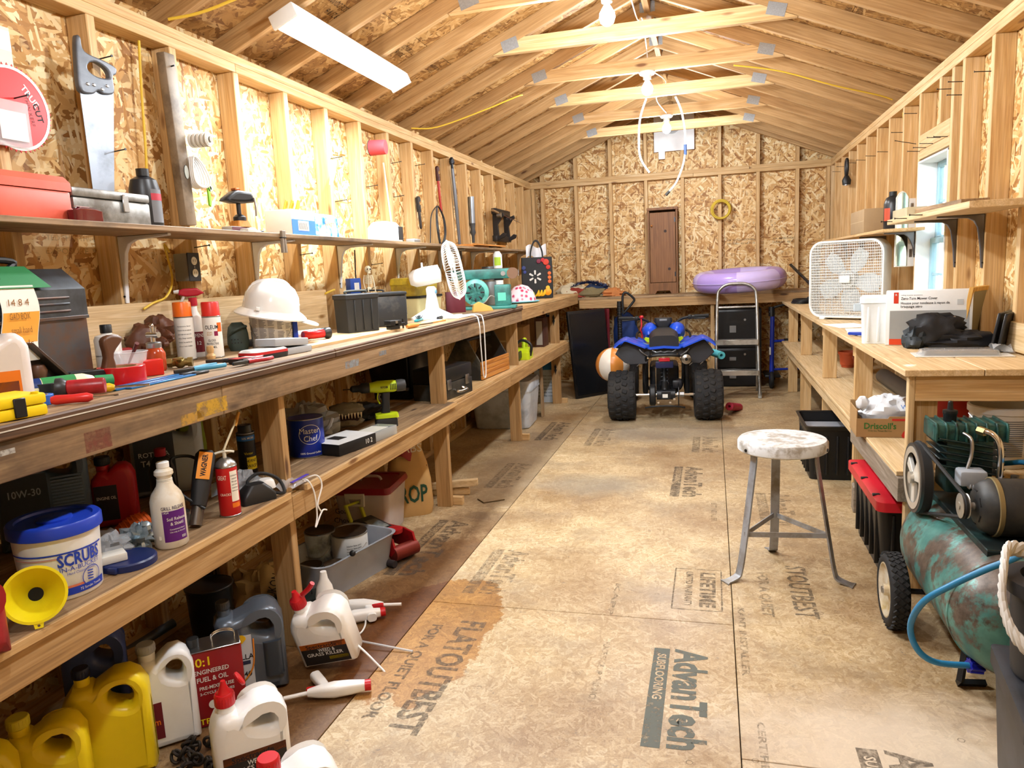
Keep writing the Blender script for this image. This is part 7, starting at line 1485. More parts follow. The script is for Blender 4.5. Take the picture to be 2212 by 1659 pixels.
# spirit level
c = lw(386, 305, -2.05)
t = thing('spirit_level', 'old grey brown wooden spirit level hanging on a stud', 'level', c, rot=(R(2), 0, 0)); B().box(-.028, -.03, -.33, .012, .03, .33, .006, 2).build('body', C('8a7a66', .6, grime='5d4f40'), t); B().plate([[(.012*math.cos(a), .026*math.sin(a)) for a in [2*PI*k/20 for k in range(20)]]], .002, 0, TM(.0135, .005, -.12) @ WLM).build('vial_window', C('b9c0bc', .15), t); B().plate([[(.014*math.cos(a), .028*math.sin(a)) for a in [2*PI*k/20 for k in range(20)]]], .001, 0, TM(.0126, .005, -.12) @ WLM).build('vial_ring', BLACK, t); B().cyl((.012, 0, .28), (.028, .0, .282), .003, n=8).build('hang_nail', DKSTEEL, t)
def nail_at(px, py, wall=-1, L=.07, parent=None, dz=.006):
    p = P(px, py, x=XL if wall < 0 else XR); s = 1 if wall < 0 else -1
    b = B().cyl((0, 0, 0), (s*L, random.uniform(-.004, .004), dz), .0022, n=6); b.cyl((s*L, 0, dz), (s*(L+.002), 0, dz), .0045, n=8); b.build('nail', DKSTEEL, parent, 0, loc=p-V((s*.003, 0, 0)))
for px, py in ((235, 330), (205, 130), (714, 343), (792, 404), (851, 426), (845, 353), (897, 358), (724, 436), (420, 535), (648, 551), (803, 572), (20, 215)): nail_at(px, py, -1, .075, wl)
t = thing('string_spool', 'spool of grey white string on a nail beside the spirit level', 'spool', lw(404, 305, -2.06)); b = B().cyl((.02, 0, 0), (.1, .01, 0), .024)
for k in range(9): b.torus(.026, .0035, 20, 6, TM(.024+.009*k, .001*k, 0) @ RM(90, 'Y') @ RM(6 if k % 2 else -6, 'X'))
b.build('string', C('d2cec4', .7), t); B().cyl((.1, .011, 0), (.106, .012, 0), .012).build('core', C('7a7468', .6), t)
t = thing('cord_coil', 'white cord coil with a green plastic tool hanging below the string spool', 'cord', lw(410, 375, -2.06)); b = B()
for k in range(5): b.tube([(.01+.008*k, -.02, .06), (.02+.01*k, .01, .03), (.03+.012*k, .02, -.04), (.02+.01*k, 0, -.06), (.01+.008*k, -.025, -.03)], .004, 8, 5, closed=True)
b.build('coil', CORDW, t); B().plate([[(0, 0), (.014, 0), (.016, -.06), (.01, -.08), (.0, -.075)]], .008, .002, TM(.06, .02, -.055) @ WLM).build('green_tool', C('7cc01c', .4), t); B().lathe([(.008, -.004), (.014, -.004), (.014, .004), (.008, .004)], 16, TM(.06, .035, -.06) @ RM(90, 'Y'), cap=False).build('steel_ring', STEEL, t); B().plate([[(.05*math.cos(a), .06*math.sin(a)) for a in [2*PI*k/16 for k in range(16)]]], .004, .001, TM(.015, -.01, .0) @ WLM).build('white_reel', WHP, t)
# outlet box
c = lw(398, 578, -2.075)
t = thing('outlet_box', 'grey outlet box with black cover and two white sockets on a stud', 'outlet', c, 0); B().box(-.02, -.035, -.055, .045, .035, .055, .004).build('box_body', C('7c7a74', .5), t); B().box(.0455, -.036, -.057, .049, .036, .057, .002, 1).build('cover', C('15161c', .35), t)
for z in (-.024, .024):
    so = B().lathe([(0, 0), (.016, 0), (.017, .001), (.016, .0025), (0, .0025)], 24, TM(.0492, 0, z) @ RM(90, 'Y')).build('socket', C('e6e0cc', .4), t)
    for y in (-.006, .006): B().box(.0518, y-.001, z-.003, .0522, y+.001, z+.006).build('slot', BLACK, so, 0)
B().cyl((.049, 0, 0), (.0505, 0, 0), .003).build('screw', STEEL, t)
# cables
def cable(label, pts, r=.004, m=YCABLE): t = thing('house_cable', label, 'cable'); B().tube(pts, r, 8).build('cable', m, t); return t
cable('yellow cable running down the bay behind the black oil bottle', [lw(300, 88, -2.12), lw(306, 200, -2.12), lw(315, 330, -2.12), lw(318, 420, -2.13)], .005)
cable('yellow cable bending from the outlet box down towards the bench', [lw(366, 545, -2.09), lw(355, 530, -2.11), lw(372, 600, -2.1), lw(360, 640, -2.05), lw(330, 655, -2.03), lw(310, 668, -2.03)], .0045)
cable('yellow cable stub poking through a stud hole above the bench', [lw(703, 634, -2.035), lw(712, 630, -2.05), lw(722, 626, -2.09)], .006); cable('thin black cable hanging down behind the blue carton', [lw(766, 540, -2.06), lw(768, 590, -2.06), lw(772, 650, -2.05)], .004, BLACK)
def rz_(px, py, y): return P(px, py, y=y)
cable('yellow cable sagging under the left rafters near the wall', [V((-2.06, 5.05, 2.40)), V((-1.9, 5.15, 2.41)), V((-1.6, 5.3, 2.52)), V((-1.38, 5.4, 2.61)), V((-1.33, 5.44, 2.63))], .005); cable('yellow cable across the right rafters to the wall plate', [V((.15, 5.5, 2.68)), V((.45, 5.55, 2.62)), V((.8, 5.6, 2.5)), V((1.1, 5.72, 2.43)), V((1.2, 5.77, 2.40))], .005)
cable('yellow cable dropping down the right wall bay', [V((1.26, 5.72, 2.30)), V((1.28, 5.72, 1.9)), V((1.27, 5.71, 1.4))], .005); cable('yellow cable over the wall plate in the top left corner', [V((-2.05, 2.6, 2.40)), V((-1.9, 2.65, 2.43)), V((-1.6, 2.72, 2.53)), V((-1.4, 2.75, 2.6))], .006)
cable('white cable running along the ridge between the bulb holders', [V((-.47, 3.88, 2.69)), V((-.44, 4.2, 2.85)), V((-.42, 4.65, 2.80)), V((-.42, 5.0, 2.9)), V((-.43, 5.47, 2.82)), V((-.43, 5.49, 2.71))], .004, CORDW); cable('white cable on the far ties leading to the last bulb', [V((-.42, 5.52, 2.72)), V((-.35, 6.28, 2.80)), V((-.45, 6.6, 2.75)), V((-.39, 7.08, 2.71))], .004, CORDW)
# red tape roll, paper slip, dowel
t = thing('red_roll', 'red sandpaper roll stuck on a nail high on the left wall', 'roll', lw(800, 320, -2.04), rot=(0, 0, R(6))); B().lathe([(.012, 0), (.045, 0), (.047, .004), (.043, .1), (.012, .1)], 28, RM(90, 'Y')).build('roll_body', C('c63c44', .5), t); B().lathe([(.014, -.004), (.047, -.004), (.047, 0), (.014, 0)], 28, RM(90, 'Y')).build('end_disc', C('2c4038', .5), t)
t = thing('paper_slip', 'curled white paper slip spiked on a nail', 'paper', lw(716, 348, -2.03)); B().sheet(lambda u, v: (.01*math.sin(v*4), -.035+.07*u*(1-.4*v), .0-.13*v+.01*u), 6, 10, .0008).build('slip', PAPER, t)
t = thing('dowel_rod', 'thin pale dowel leaning on a stud behind the white charger', 'rod'); B().cyl(lw(828, 352, -2.07), lw(846, 485, -2.0), .006).build('rod_body', C('d8c8ac', .5), t)
def wrench(label, c, L, jm, hm, tilt=0):
    t = thing('pipe_wrench', label, 'wrench', c, rot=(R(tilt), 0, 0)); B().plate([[(-.022, 0), (.02, .005), (.02, .03), (.0, .035), (.0, .05), (.028, .055), (.026, .085), (-.0, .092), (-.022, .08)]], .02, .003, WLM).build('jaw', jm, t); B().cyl((0, 0, -.02), (0, 0, .02), .016, n=12).build('nut', jm, t); B().plate([[(-.014, 0), (.014, 0), (.012, -L), (.0, -L-.012), (-.012, -L)]], .014, .004, WLM).build('handle', hm, t)
wrench('small black pipe wrench hanging on the left wall', lw(905, 452, -2.06), .13, C('34302e', .5, .5), C('3a3634', .5, .5), 6)
wrench('large red pipe wrench hanging on the left wall', lw(946, 385, -2.06), .25, C('4a2c28', .5, .5), C('a82c24', .45), 6)
t = thing('cable_coil', 'coil of black cable hanging below the red pipe wrench', 'cable', lw(948, 485, -2.05)); b = B()
for k in range(7):
    w = .05+.012*(k % 3); b.tube([(.0, 0, .14), (.02, w, .05), (.02, w*1.2, -.08), (.01, 0, -.15-.008*k), (.02, -w*1.2, -.07), (.01, -w, .05)], .0045, 6, 5, closed=True)
b.build('coil', C('24282c', .5), t); B().tube([(0, -.02, .14), (.0, -.15, .06), (.0, -.2, -.12), (.0, -.21, -.2)], .0045, 6).build('tail', C('24282c', .5), t)
t = thing('long_pipe_wrench', 'long steel pipe wrench hanging beside the cable coil', 'wrench', lw(984, 440, -2.05), rot=(R(6), 0, 0)); B().plate([[(-.016, .28), (.014, .28), (.03, .1), (.022, -.45), (.004, -.46), (-.012, .05)]], .022, .006, WLM).build('handle', C('7d828a', .4, .7), t); B().blob((0, 0, .34), (.02, .03, .03), .3, 2, 3).cyl((0, 0, .26), (0, 0, .33), .012).build('head', C('2c2e32', .4, .6), t)
t = thing('grease_gun', 'short steel tube with a black grip hanging on the left wall', 'grease gun', lw(1020, 470, -2.05)); B().cyl((0, 0, -.05), (0, 0, .18), .026).build('barrel', C('8a8f96', .35, .8), t); B().lathe([(.026, -.05), (.02, -.1), (.026, -.13), (.014, -.16), (.012, -.22), (0, -.22)], 18).build('grip', C('3a3c3e', .5), t)
t = thing('gun_rack', 'black hooked wall rack on the far left studs', 'rack', lw(1064, 486, -2.077)); K = C('1c1410', .5)
for z in (.13, -.13): B().box(0, -.03, z-.028, .05, .5, z+.028, .006).build('rail', K, t)
for y in (.02, .42): B().plate([[(0, -.16), (.03, -.16), (.12, -.12), (.13, -.09), (.1, -.08), (.06, -.11), (.05, .0), (.09, .06), (.12, .08), (.11, .11), (.05, .09), (.045, .16), (0, .16)]], .03, .004, TM(0, y, 0) @ UPX).build('hook_arm', K, t)
t = thing('fishing_rod', 'short fishing rod lying across the black wall rack', 'fishing rod', lw(1080, 470, -1.99)); B().cyl((0, -.2, .05), (.02, .75, -.02), .006, .0015).build('blank', C('5a2c22', .4), t); B().cyl((0, -.25, .055), (0, -.05, .04), .012).build('handle', C('8a6a44', .7), t)
for k in range(4): B().torus(.008, .001, 12, 5, TM(.02, .2+.14*k, .0) @ RM(90, 'X')).build('guide', STEEL, t)
B().cyl((-.01, -.06, .02), (.03, -.06, .02), .025).build('reel', STEEL, t)
# ================================================================ roof hangings and back wall
t = thing('plastic_hoop', 'white plastic pipe hoop hanging from a roof tie in front of the back wall', 'hoop'); yh = 6.30
H1 = [P(*q, y=yh) for q in ((1396, 213), (1384, 250), (1380, 290), (1383, 340), (1403, 373))]; H2 = [P(*q, y=yh) for q in ((1459, 209), (1472, 240), (1480, 290), (1478, 345), (1462, 392), (1446, 413))]
B().tube(H1, .009, 10).build('pipe', CORDW, t); B().tube(H2, .009, 10).build('pipe', CORDW, t); B().cyl(H2[-1], H2[-1]+V((-.03, 0, -.03)), .012).build('end_clip', C('3a3a38', .5), t); B().cyl(H2[2]+V((0, 0, -.08)), H2[2]+V((.0, 0, -.16)), .0115).build('sleeve', C('3c5a9a', .4), t)
a, b_ = P(1402, 262, y=YB-.004), P(1500, 322, y=YB-.004)
t = thing('vent_panel', 'white plastic sheet with a round fan grille high on the back wall', 'vent', (0, 0, 0)); B().box(a.x+.05, YB-.012, b_.z, b_.x, YB-.003, a.z+.1, .002, 1).box(a.x+.1, YB-.0125, b_.z-.08, a.x+.17, YB-.0035, b_.z+.01).build('sheet', C('f2f3f4', .5), t, 0); gx = (a.x+b_.x)/2+.0; B().torus(.1, .012, 36, 8, TM(gx, YB-.03, a.z-.05) @ RM(90, 'X')).lathe([(0, 0), (.095, 0), (.095, .02), (0, .02)], 32, TM(gx, YB-.015, a.z-.05) @ RM(90, 'X')).build('fan_grille', C('b9bdc0', .4), t)
c = P(1557, 453, y=YB-.03)
t = thing('rope_coil', 'coil of yellow cord hanging on the back wall', 'rope', c); b = B()
for k in range(7): b.torus(.088+.006*(k % 4), .0065, 36, 6, TM(.004*(k % 3), -.004*k, .004*(k % 2)) @ RM(90+4*(k % 3-1), 'X'))
b.build('coil', C('d2b432', .6), t); B().cyl((0, .028, .095), (0, -.03, .1), .003, n=6).build('hang_nail', DKSTEEL, t)
# black steel drawers behind the ladder
def drawers(label, z, h, n, x=.275, w=.46):
    t = thing('steel_cabinet', label, 'cabinet', (x, 8.42, z)); K = C('101114', .35); B().box(-w/2, -.2, 0, w/2, .24, h, .006).build('body', K, t)
    for k in range(n):
        z0 = .015+(h-.03)/n*k; d = B().box(-w/2+.015, -.212, z0, w/2-.015, -.2005, z0+(h-.03)/n-.008, .003, 1).build('drawer', K, t); B().cyl((.06, -.22, z0+(h-.03)/n*.75), (.06, -.213, z0+(h-.03)/n*.75), .012).build('lock', STEEL, d); B().box(-.1, -.222, z0+(h-.03)/n*.4, -.03, -.2125, z0+(h-.03)/n*.6, .002, 1).build('handle', C('8a8c8e', .4, .6), d)
drawers('low black steel cabinet on the floor behind the ladder', Z0, .42, 2); drawers('black steel box stacked on the low black cabinet behind the ladder', .4215, .42, 1)
# scooter
def scooter():
    t = thing('kick_scooter', 'blue electric kick scooter parked under the bench corner', 'scooter', (.60, 8.1, Z0), 0); BLU = C('1a2f9c', .35)
    for x, y in ((0, 0), (.05, .5)): B().torus(.07, .022, 30, 10, TM(x, y, .092) @ RM(90, 'Y')).build('tyre', RUBBER, t); B().cyl((x-.015, y, .092), (x+.015, y, .092), .05).build('hub', C('2a2a2c', .5), t)
    B().cyl((0, .0, .1), (.01, .06, .82), .022).build('steering_tube', BLU, t); B().tube([(-.02, .04, .8), (.0, .05, .84), (.08, .05, .87), (.2, .05, .89)], .013, 10).cyl((0, .05, .76), (.0, .055, .86), .03).build('handlebar', BLACK, t)
    B().box(-.06, .08, .1, .1, .45, .13, .01).build('deck', BLACK, t); B().cyl((.02, .02, .2), (.3, .06, .2), .012).cyl((.02, .03, .5), (.14, .05, .5), .014).build('side_bar', BLU, t); B().rrect([(0, .07, .04, .02), (.12, .075, .045, .02)], m=TM(.2, .05, .4)).build('seat_box', BLACK, t); B().box(-.024, -.018, .36, -.01, .02, .44, .002, 1).build('sticker', WHP, t)
scooter()
t = thing('pool_noodle', 'light blue foam pool noodle end beside the quad bike', 'noodle', (.02, 6.85, .5), rot=(R(90), R(0), R(18))); B().lathe([(.014, -.5), (.034, -.5), (.034, .3), (.014, .3), (.014, -.5)], 24, MX.Diagonal((1, 1, .6, 1)), cap=False).build('foam', C('5cc8d8', .6), t)
t = thing('pool_noodle', 'dark pink foam noodle lying behind the right quad tyre', 'noodle', (.2, 6.84, .04), rot=(R(78), 0, R(-18))); B().lathe([(.012, -.1), (.036, -.1), (.036, .2), (.012, .2), (.012, -.1)], 24, cap=False).build('foam', C('b82a48', .6), t)
bpy.data.objects['pool_noodle'].location = (.02, 6.9, .53)
t = thing('black_wand', 'black pole leaning in the corner behind the box fan', 'pole'); B().cyl(P(1708, 572, y=8.3), P(1762, 625, y=7.6), .014).build('pole_body', BLACK, t)
# ================================================================ right bench top
ZR = RBZ+.0006
t = thing('cable_loop', 'black power cable coiled at the far end of the right bench', 'cable', (.83, 7.6, ZR)); b = B()
for k in range(3): b.torus(.085+.01*k, .008, 32, 6, TM(.02*k, .02*k, .008+.012*k) @ MX.Diagonal((1, 1.6, 1, 1)))
b.build('coil', BLACK, t); B().box(.05, -.05, .03, .14, .0, .06, .008).build('plug_box', BLACK, t)
for k, (x, y, w, h, rz) in enumerate(((.82, 5.0, .2, .3, 12), (.86, 4.62, .21, .28, -6), (.8, 4.4, .1, .2, 10))):
    tag(B().box(-w/2, -h/2, 0, w/2, h/2, .0012).build('paper_sheet', PAPER, None, 0, loc=(x, y, ZR+.0013*k), rot=(0, 0, R(rz))), ['white paper sheet nearest the box fan on the right bench', 'white paper sheet in the middle of the right bench', 'small white paper slip beside the blue knife'][k], 'paper')
t = thing('utility_knife', 'blue folding utility knife lying on the right bench', 'knife', (.79, 4.32, ZR+.004), -28); B().plate([[(-.08, 0), (-.06, .012), (.0, .016), (.07, .012), (.08, -.002), (.06, -.014), (-.02, -.012)]], .018, .004, TM(0, 0, .009)).build('body', C('1c3aa0', .35), t); B().plate([[(.0, .014), (.03, .04), (.02, .012)]], .003, 0, TM(-.01, 0, .012)).build('blade', DKSTEEL, t)
# white tub
t = thing('detergent_tub', 'white ribbed plastic tub with a lid and moulded handle on the right bench', 'tub', (.80, 4.0, ZR), -12); TW = C('e2e8ea', .35)
B().rrect([(0, .072, .065, .02), (.19, .08, .072, .02), (.2, .082, .074, .02)]).build('body', TW, t); B().rrect([(.2005, .086, .078, .025), (.225, .086, .078, .025), (.235, .075, .068, .025)]).build('lid', C('e6f0f2', .35), t)
for x in (-.045, .0, .045): B().box(x-.006, -.072, .01, x+.006, -.062, .185, .003).build('rib', TW, t)
B().rrect([(.16, .02, .03, .01), (.195, .02, .03, .01)], m=TM(-.095, 0, 0)).build('handle', C('b9c4ca', .35), t)
# mower cover carton
t = box_thing('product_carton', 'white printed mower cover carton standing on the right bench', 'box', (.985, 3.86, ZR), (.355, .07, .26), C('e6e8e8', .4), -14, .003, prints=[('f', -.16, .03, .165, .165, C('9a9c9a', .5)), ('f', -.16, .002, -.02, .03, C('d8441c', .4)), ('f', -.145, .2, -.125, .252, C('cf3a1e', .4))], texts=[('f', 'Zero-Turn Mower Cover', .017, -.04, .222, INK, .15), ('f', 'Housse pour tondeuse à rayon de', .016, -.015, .2, INK, .2), ('f', 'braquage zéro', .016, -.07, .184, INK, .09), ('f', 'R', .014, -.135, .24, WHP, None), ('f', 'riding mower accessory', .007, -.07, .238, C('777777', .5), .09)])
B().box(.115, -.0365, .19, .14, -.0357, .215).build('print', C('b9bcbc', .5), t, 0)
t = thing('crumpled_cover', 'crumpled black fabric cover in front of the white carton', 'fabric', (1.02, 3.72, ZR), -8); CF = C('121317', .6)
B().blob((-.03, .0, .07), (.13, .06, .085), .35, 2.1, 21, 30, flat=0, cre=.25).blob((.06, -.01, .035), (.15, .06, .045), .4, 2.5, 8, 26, flat=0).build('folds', CF, t); B().plate([[(-.11, .07), (-.1, .12), (-.05, .155), (.03, .16), (.1, .09), (.04, .06)]], .03, .008, TM(-.01, .01, 0) @ UPX).build('cap_panel', CF, t); B().cyl((.035, -.008, .14), (.035, -.012, .14), .005).build('grommet', STEEL, t); B().blob((-.12, -.01, .04), (.05, .05, .055), .5, 3, 5, 20, flat=0).build('tail', C('2a3238', .5), t)
t = thing('plier_pack', 'clear packet holding two pairs of steel pliers on the right bench', 'package', (1.0, 3.45, ZR), -5); B().box(-.17, -.075, 0, .19, .075, .003, .001, 1).build('card', C('d8d4cc', .5), t)
for y in (-.03, .03): B().cyl((-.13, y, .014), (.08, y, .014), .01).cyl((.08, y, .014), (.13, y, .012), .014).build('pliers_body', C('8a8478', .25, .9), t)
B().rrect([(.003, .15, .06, .02), (.024, .14, .05, .02), (.028, .12, .04, .02)]).build('blister', C('e8ecee', .05, alpha=.3, var=0), t); B().sheet(lambda u, v: (.12+.08*u, -.03+.08*v, .028+.02*math.sin(u*4+v*3)), 6, 6).build('torn_wrap', FILM, t)
t = thing('picture_frame', 'yellow wood framed board leaning on the wall behind the white carton', 'frame', (1.175, 3.9, ZR), rot=(0, R(9), R(-35))); FW = wood('z', 'frame')
for y0, z0, y1, z1 in ((-.12, 0, -.1, .27), (.1, 0, .12, .27), (-.1, 0, .1, .02), (-.1, .25, .1, .27)): B().box(-.012, y0, z0, .006, y1, z1, .001, 1).build('frame_rail', FW, t, 0)
B().box(-.004, -.1, .02, .002, .1, .25).build('panel', C('8a8168', .5), t, 0)
for k in range(2): t = thing('document_frame', ['black document frame leaning on the right wall, nearer the yellow frame', 'black document frame leaning on the right wall, outer one'][k], 'frame', (1.19+.012*k, 3.6-.04*k, ZR), rot=(0, R(9), R(-30))); B().box(-.006, -.1, 0, .006, .1, .17, .003, 1).build('border', BLACK, t); B().box(-.0075, -.085, .012, -.0063, .085, .158).build('glass', C('2a2c30', .1), t, 0)
# mirror cabinet by the window
a, b_ = P(1931, 577, y=5.26), P(1963, 415, y=5.26)
t = thing('mirror_door', 'narrow arched mirror door with white frame beside the window', 'mirror', (a.x, 5.26, a.z)); w, h = b_.x-a.x, b_.z-a.z; o = [(0, 0), (w, 0), (w, h-.03), (w*.75, h), (w*.5, h+.01), (w*.25, h), (0, h-.03)]
B().plate([o], .012, .001, UPX).build('backing', C('e4e2da', .4), t); B().plate([[(.006+x*.92, .006+z*.97) for x, z in o]], .002, 0, TM(0, -.0075, 0) @ UPX).build('glass', C('b9bfae', .04, 1., var=.02), t, 0); B().box(w, -.006, 0, w+.05, .05, h-.04, .002, 1).build('side_panel', C('e9e8e4', .4), t)
for z in (.06, h-.12): B().box(w+.012, -.0085, z, w+.028, -.0062, z+.05).build('hinge', STEEL, t, 0)
# shelf things
ZS = 1.5056
box_thing('carton', 'plain brown carton on the thin shelf above the box fan', 'box', (1.11, 5.8, ZS), (.22, .5, .16), C('a58a66', .75), 0, prints=[('l', -.25, .078, .25, .082, C('bda57e', .6))])
bottle('oil_bottle', 'black oil bottle with an orange label on the thin right shelf', 'bottle', (1.13, 5.33, ZS), [(0, 0), (.06, 0), (.065, .006), (.065, .17), (.05, .205), (.022, .22), (0, .22)], C('1c1e22', .35), [(.023, .215), (.023, .245), (0, .246)], BLACK, sx=.8, rz=0, band=[(.065, .06, .14, -170, -120, C('b8482c', .5))])
tag(B().box(-.06, -.32, 0, .06, .32, .038, .002, 1).build('timber_offcut', wood('y', 'aged'), None, 0, loc=(1.13, 4.15, 1.5486), rot=(0, 0, R(4))), 'weathered timber offcut lying on the thick pine shelf', 'board'); tag(B().box(-.05, -.16, 0, .05, .16, .05, .002, 1).build('acrylic_block', C('d8cfae', .15, alpha=.75), None, 0, loc=(1.06, 4.6, 1.5486)), 'clear yellowish block at the end of the thick pine shelf', 'block')
sh_ = bpy.data.objects['wall_shelf.001']
for y in (4.62, 4.3, 4.0): B().cyl((.98, y, 1.534), (.92, y-.02, 1.536), .0025, n=6).cyl((.92, y-.02, 1.536), (.918, y-.0205, 1.536), .005, n=8).build('nail', DKSTEEL, sh_)
for px, py in ((2141, 154), (2081, 176), (2055, 192), (2078, 205), (1980, 245), (1950, 286), (1918, 328), (1891, 337), (1869, 346), (1849, 352), (1815, 371), (1824, 360), (2032, 297), (2047, 295), (2015, 310), (2000, 319), (1987, 327)): nail_at(px, py, 1, .07, wr)
nail_at(1978, 311, 1, .12, wr, .03)
t = thing('loop_torch', 'black torch hanging by its loop on the far right studs', 'flashlight', P(1829, 375, x=1.2)); B().tube([(0, -.02, .12), (0, .03, .12), (.0, .05, .05), (0, .02, -.02), (0, -.02, 0), (0, -.035, .06)], .014, 10, 5, closed=True).build('loop', BLACK, t); B().lathe([(0, -.1), (.035, -.1), (.04, -.06), (.02, -.02), (0, -.02)], 20).build('head', BLACK, t); B().cyl((0, 0, -.106), (0, 0, -.1), .03).build('lens', STEEL, t)
# ================================================================ right lower shelf and floor
ZQ = RSZ+.0012
t = thing('berry_carton', 'brown berry carton with red fruit print on the right lower shelf', 'box', (.795, 3.745, ZQ), -2); W, D, H = .29, .21, .14; KB = C('a37f52', .75)
B().box(-W/2, -D/2, 0, W/2, D/2, .006).build('bottom', KB, t, 0); B().box(-W/2, D/2-.005, 0, W/2, D/2, H, .001, 1).build('wall_panel', KB, t, 0); B().box(-W/2, -D/2, 0, -W/2+.005, D/2, H*.9, .001, 1).build('wall_panel', KB, t, 0); B().box(W/2-.005, -D/2, 0, W/2, D/2, H*.9, .001, 1).build('wall_panel', KB, t, 0)
f = B().plate([[(-W/2, 0), (W/2, 0), (W/2, H*.62), (W*.28, H*.62), (W*.26, H*.7), (-W*.02, H*.7), (-W*.04, H*.62), (-W/2, H*.62)]], .005, 0, TM(0, -D/2, 0) @ UPX).build('front_panel', KB, t, 0); B().plate([[(-W*.1, 0), (W*.14, 0), (W*.1, .035), (-W*.06, .035)]], .004, 0, TM(-.0, D/2-.009, H*.65) @ UPX).build('print', C('8a2a1c', .6), t, 0)
RB_ = C('c02a22', .5); B().plate([[(p.x, p.y) for p in crom([(.05, .0, 0), (.135, .0, 0), (.135, .05, 0), (.1, .055, 0), (.06, .035, 0)], 3, True)]], .001, 0, TM(0, -D/2-.0032, 0) @ UPX).build('berry_print', RB_, t, 0); B().box(.005, -D/2-.0035, .078, .07, -D/2-.0027, .088).build('print', RB_, t, 0); B().plate([[(.06, .04), (.075, .06), (.085, .045), (.1, .055), (.085, .03), (.07, .028)]], .001, 0, TM(0, -D/2-.0042, 0) @ UPX).build('leaf_print', C('2c7a34', .5), t, 0)
text("Driscoll's", .04, C('2c6e30', .5), t, onface(-.045, -D/2-.004, .052), wid=.135, bold=.02); text('Only the Finest Berries', .012, C('3a5a2c', .5), t, onface(-.045, -D/2-.004, .03), wid=.1)
t = thing('grocery_bag', 'white plastic grocery bag stuffed in the berry carton', 'bag', (.795, 3.75, ZQ+.008), -2); B().blob((0, 0, .09), (.115, .085, .085), .3, 2.3, 31, 28, flat=0, cre=.25).blob((-.11, -.04, .14), (.03, .02, .035), .3, 2, 2, 14).build('film', C('eef0f4', .35, alpha=.85), t); text('W', .03, C('2c6cc0', .5), t, TM(.06, -.09, .13) @ RM(60, 'X'))
t = thing('stove_pipe', 'dark grey pipe lying along the back of the right lower shelf', 'pipe'); B().cyl((1.08, 3.92, ZQ+.05), (1.08, 5.2, ZQ+.05), .048).build('pipe_body', C('55504a', .5, .3), t); B().cyl((1.08, 3.86, ZQ+.05), (1.08, 3.92, ZQ+.05), .05).build('collar', BLACK, t)
box_thing('red_case', 'red and black case behind the berry carton', 'case', (1.06, 3.72, ZQ), (.16, .14, .2), C('9a2418', .4), 0, .01)
for k, (x, y, z, c) in enumerate(((1.0, 6.0, ZQ, 'b04a24'), (1.05, 5.7, ZQ, '8a3a20'))): t = thing('flower_pot', ['rusty red flower pot farther back on the right lower shelf', 'brown flower pot on the right lower shelf beside the pipe'][k], 'pot', (x, y, z)); B().lathe([(0, 0), (.05, 0), (.07, .1), (.076, .1), (.078, .12), (.07, .12), (.06, .02), (0, .02)], 24).build('pot_body', C(c, .6), t)
t = thing('plaster_bucket', 'white plastic bucket with printed back on the right lower shelf', 'bucket', (1.10, 3.22, ZQ)); PB = C('dcd8d2', .4)
B().lathe([(0, 0), (.098, 0), (.102, .005), (.115, .21), (.122, .212), (.122, .235), (.112, .238), (.11, .23), (.095, .01), (0, .008)], 40).build('body', PB, t); b = B()
for k in range(18): b.sheet(lambda u, v: ((.1045+.052*(.05+.008*k))*math.cos(R(-110+40*u)), (.1045+.052*(.05+.008*k))*math.sin(R(-110+40*u)), .05+.008*k+.004*v), 4, 1)
b.build('print', C('6a6a6c', .5), t); B().tube([(-.12, 0, .2), (-.08, -.1, .15), (0, -.13, .13), (.08, -.1, .15), (.12, 0, .2)], .002, 6).build('bail', STEEL, t)
box_thing('carton', 'small brown carton beside the white bucket', 'box', (.94, 3.24, ZQ), (.1, .12, .16), C('94693f', .75), 5, prints=[('f', -.05, .02, .05, .03, C('9a2a1c', .6))])
def tote(label, loc, rz, w, d, h, bm, lm, open_=False):
    t = thing('storage_tote', label, 'tote', loc, rz); B().rrect([(0, w*.42, d*.42, .03), (h*.9, w*.48, d*.48, .03), (h, w*.49, d*.49, .03)]+([(h, w*.47, d*.47, .03), (.02, w*.40, d*.40, .03)] if open_ else [])).build('body', bm, t)
    for k in range(5): B().box(-w*.36+w*.16*k, -d*.485, h*.12, -w*.36+w*.16*k+.014, -d*.42, h*.85, .004).build('rib', bm, t); B().box(-w*.485, -d*.36+d*.16*k, h*.12, -w*.42, -d*.36+d*.16*k+.014, h*.85, .004).build('rib', bm, t)
    if open_: B().rrect([(h-.012, w*.5, d*.5, .035), (h+.012, w*.53, d*.53, .035), (h+.012, w*.48, d*.48, .03), (h-.01, w*.475, d*.475, .03)], cap=False).build('rim', bm, t)
    else:
        l = B().rrect([(h-.03, w*.5, d*.5, .035), (h-.028, w*.53, d*.53, .035), (h+.012, w*.53, d*.53, .035), (h+.02, w*.48, d*.48, .03)]).build('lid', lm, t)
        for i in range(2):
            for k in range(4): B().box(-w*.34+i*w*.36, -d*.4+d*.2*k, h+.0195, -w*.02+i*w*.36, -d*.24+d*.2*k, h+.034+.004*((i+k) % 2), .004).build('lid_panel', lm, l)
        for k in range(3): B().cbox((-w*.49, -d*.38+d*.38*k, h+.0165), (.03, .02, .012), .003).build('strap_hole', BLACK, l)
    return t
tote('black tote with a bright red stepped lid under the right bench', (.85, 3.52, Z0), 0, .38, .66, .335, C('121315', .4), C('c41c2c', .35))
t = tote('open black tote under the right bench behind the stool', (.735, 4.9, Z0), 0, .38, .5, .33, C('101113', .4), BLACK, True); B().box(-.16, -.18, .26, .16, .2, .28, .004).build('grey_contents', C('8a8c92', .5), t)
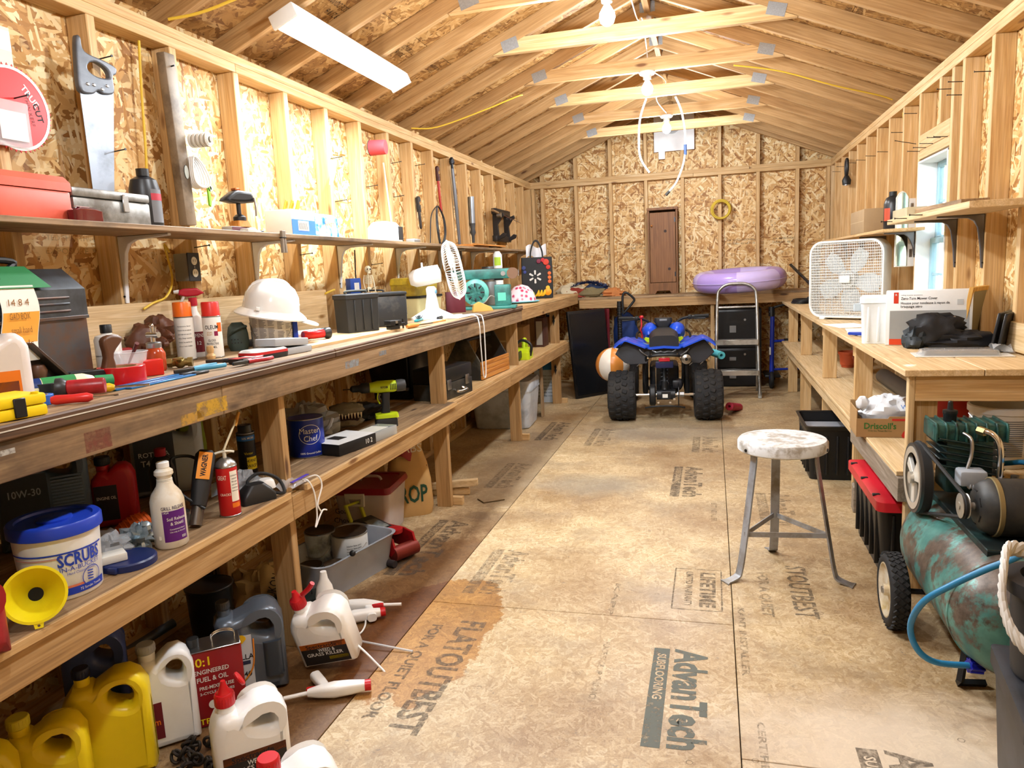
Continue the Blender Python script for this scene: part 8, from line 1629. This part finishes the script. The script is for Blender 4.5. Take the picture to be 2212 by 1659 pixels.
tag(B().box(-.07, -.05, 0, .07, .05, .14, .004, 1).build('timber_block', wood('x', 'grey'), None, 0, loc=(.79, 4.12, .0006), rot=(0, 0, R(-4))), 'weathered grey timber block on the floor by the red lidded tote', 'wood block')
# black crate and roped bucket at the lower right
t = thing('tool_crate', 'scuffed black tool crate in the bottom right corner', 'crate', (.9, 1.84, Z0), -8); KC = C('17181b', .45, grime='2c2e34')
B().rrect([(0, .2, .17, .015), (.28, .215, .185, .015)]).build('body', KC, t); B().rrect([(.2805, .225, .195, .015), (.325, .225, .195, .015), (.33, .21, .18, .015)]).build('lid', KC, t); B().box(-.15, -.19, .02, -.146, -.17, .28).build('groove', C('050506', .8), t, 0)
t = thing('rope_bucket', 'black rubber bucket with a white rope handle on the crate', 'bucket', (.79, 1.905, .3312)); t.scale = (1, 1, 1.6); KB2 = C('1d1f24', .5); B().lathe([(0, 0), (.085, 0), (.09, .005), (.098, .13), (.112, .135), (.112, .155), (.08, .158), (.078, .15), (.075, .02), (0, .02)], 36).build('body', KB2, t)
pts = [(-.105, -.03, .16), (-.125, -.02, .12), (-.12, -.06, .07), (-.07, -.105, .06)]; pp = crom([(-.02, .1, .17), (-.09, .06, .185), (-.12, .0, .165), (-.128, -.03, .12), (-.11, -.07, .08), (-.05, -.115, .055), (.03, -.12, .05)], 10); b = B()
for s in range(3): b.tube([p+V((0, 0, 0))+(lambda q: V((0, math.cos(q)*.006, math.sin(q)*.006)))(i*.75+s*2.09) for i, p in enumerate(pp)], .0075, 7, 0)
b.build('rope', C('d9d8d4', .7), t)
t = thing('orange_strap', 'bit of orange webbing behind the black crate', 'strap', (.8, 2.12, Z0)); B().sheet(lambda u, v: (-.01+.02*u, .01*math.sin(v*6), .02+.15*v), 3, 10, .003).build('webbing', C('e0541c', .6), t)
t = thing('hex_key', 'dark metal hex key lying on the floor', 'hex key'); B().tube([P(1032, 1078, z=.004), P(1045, 1086, z=.004), P(1090, 1079, z=.004)], .0035, 6, 0).build('key_body', C('5a4426', .5, .5), t)
# ================================================================ things of one kind carry one group phrase
_kinds = {}
for o in COL.objects:
    if o.parent is None and 'category' in o.keys(): _kinds.setdefault(o.name.split('.')[0], []).append(o)
for k, os_ in _kinds.items():
    if len(os_) > 1:
        for o in os_:
            if 'group' not in o.keys(): o['group'] = k.replace('_', ' ')+('es' if k.endswith(('s', 'x', 'ch')) else 's')+' in the shed'
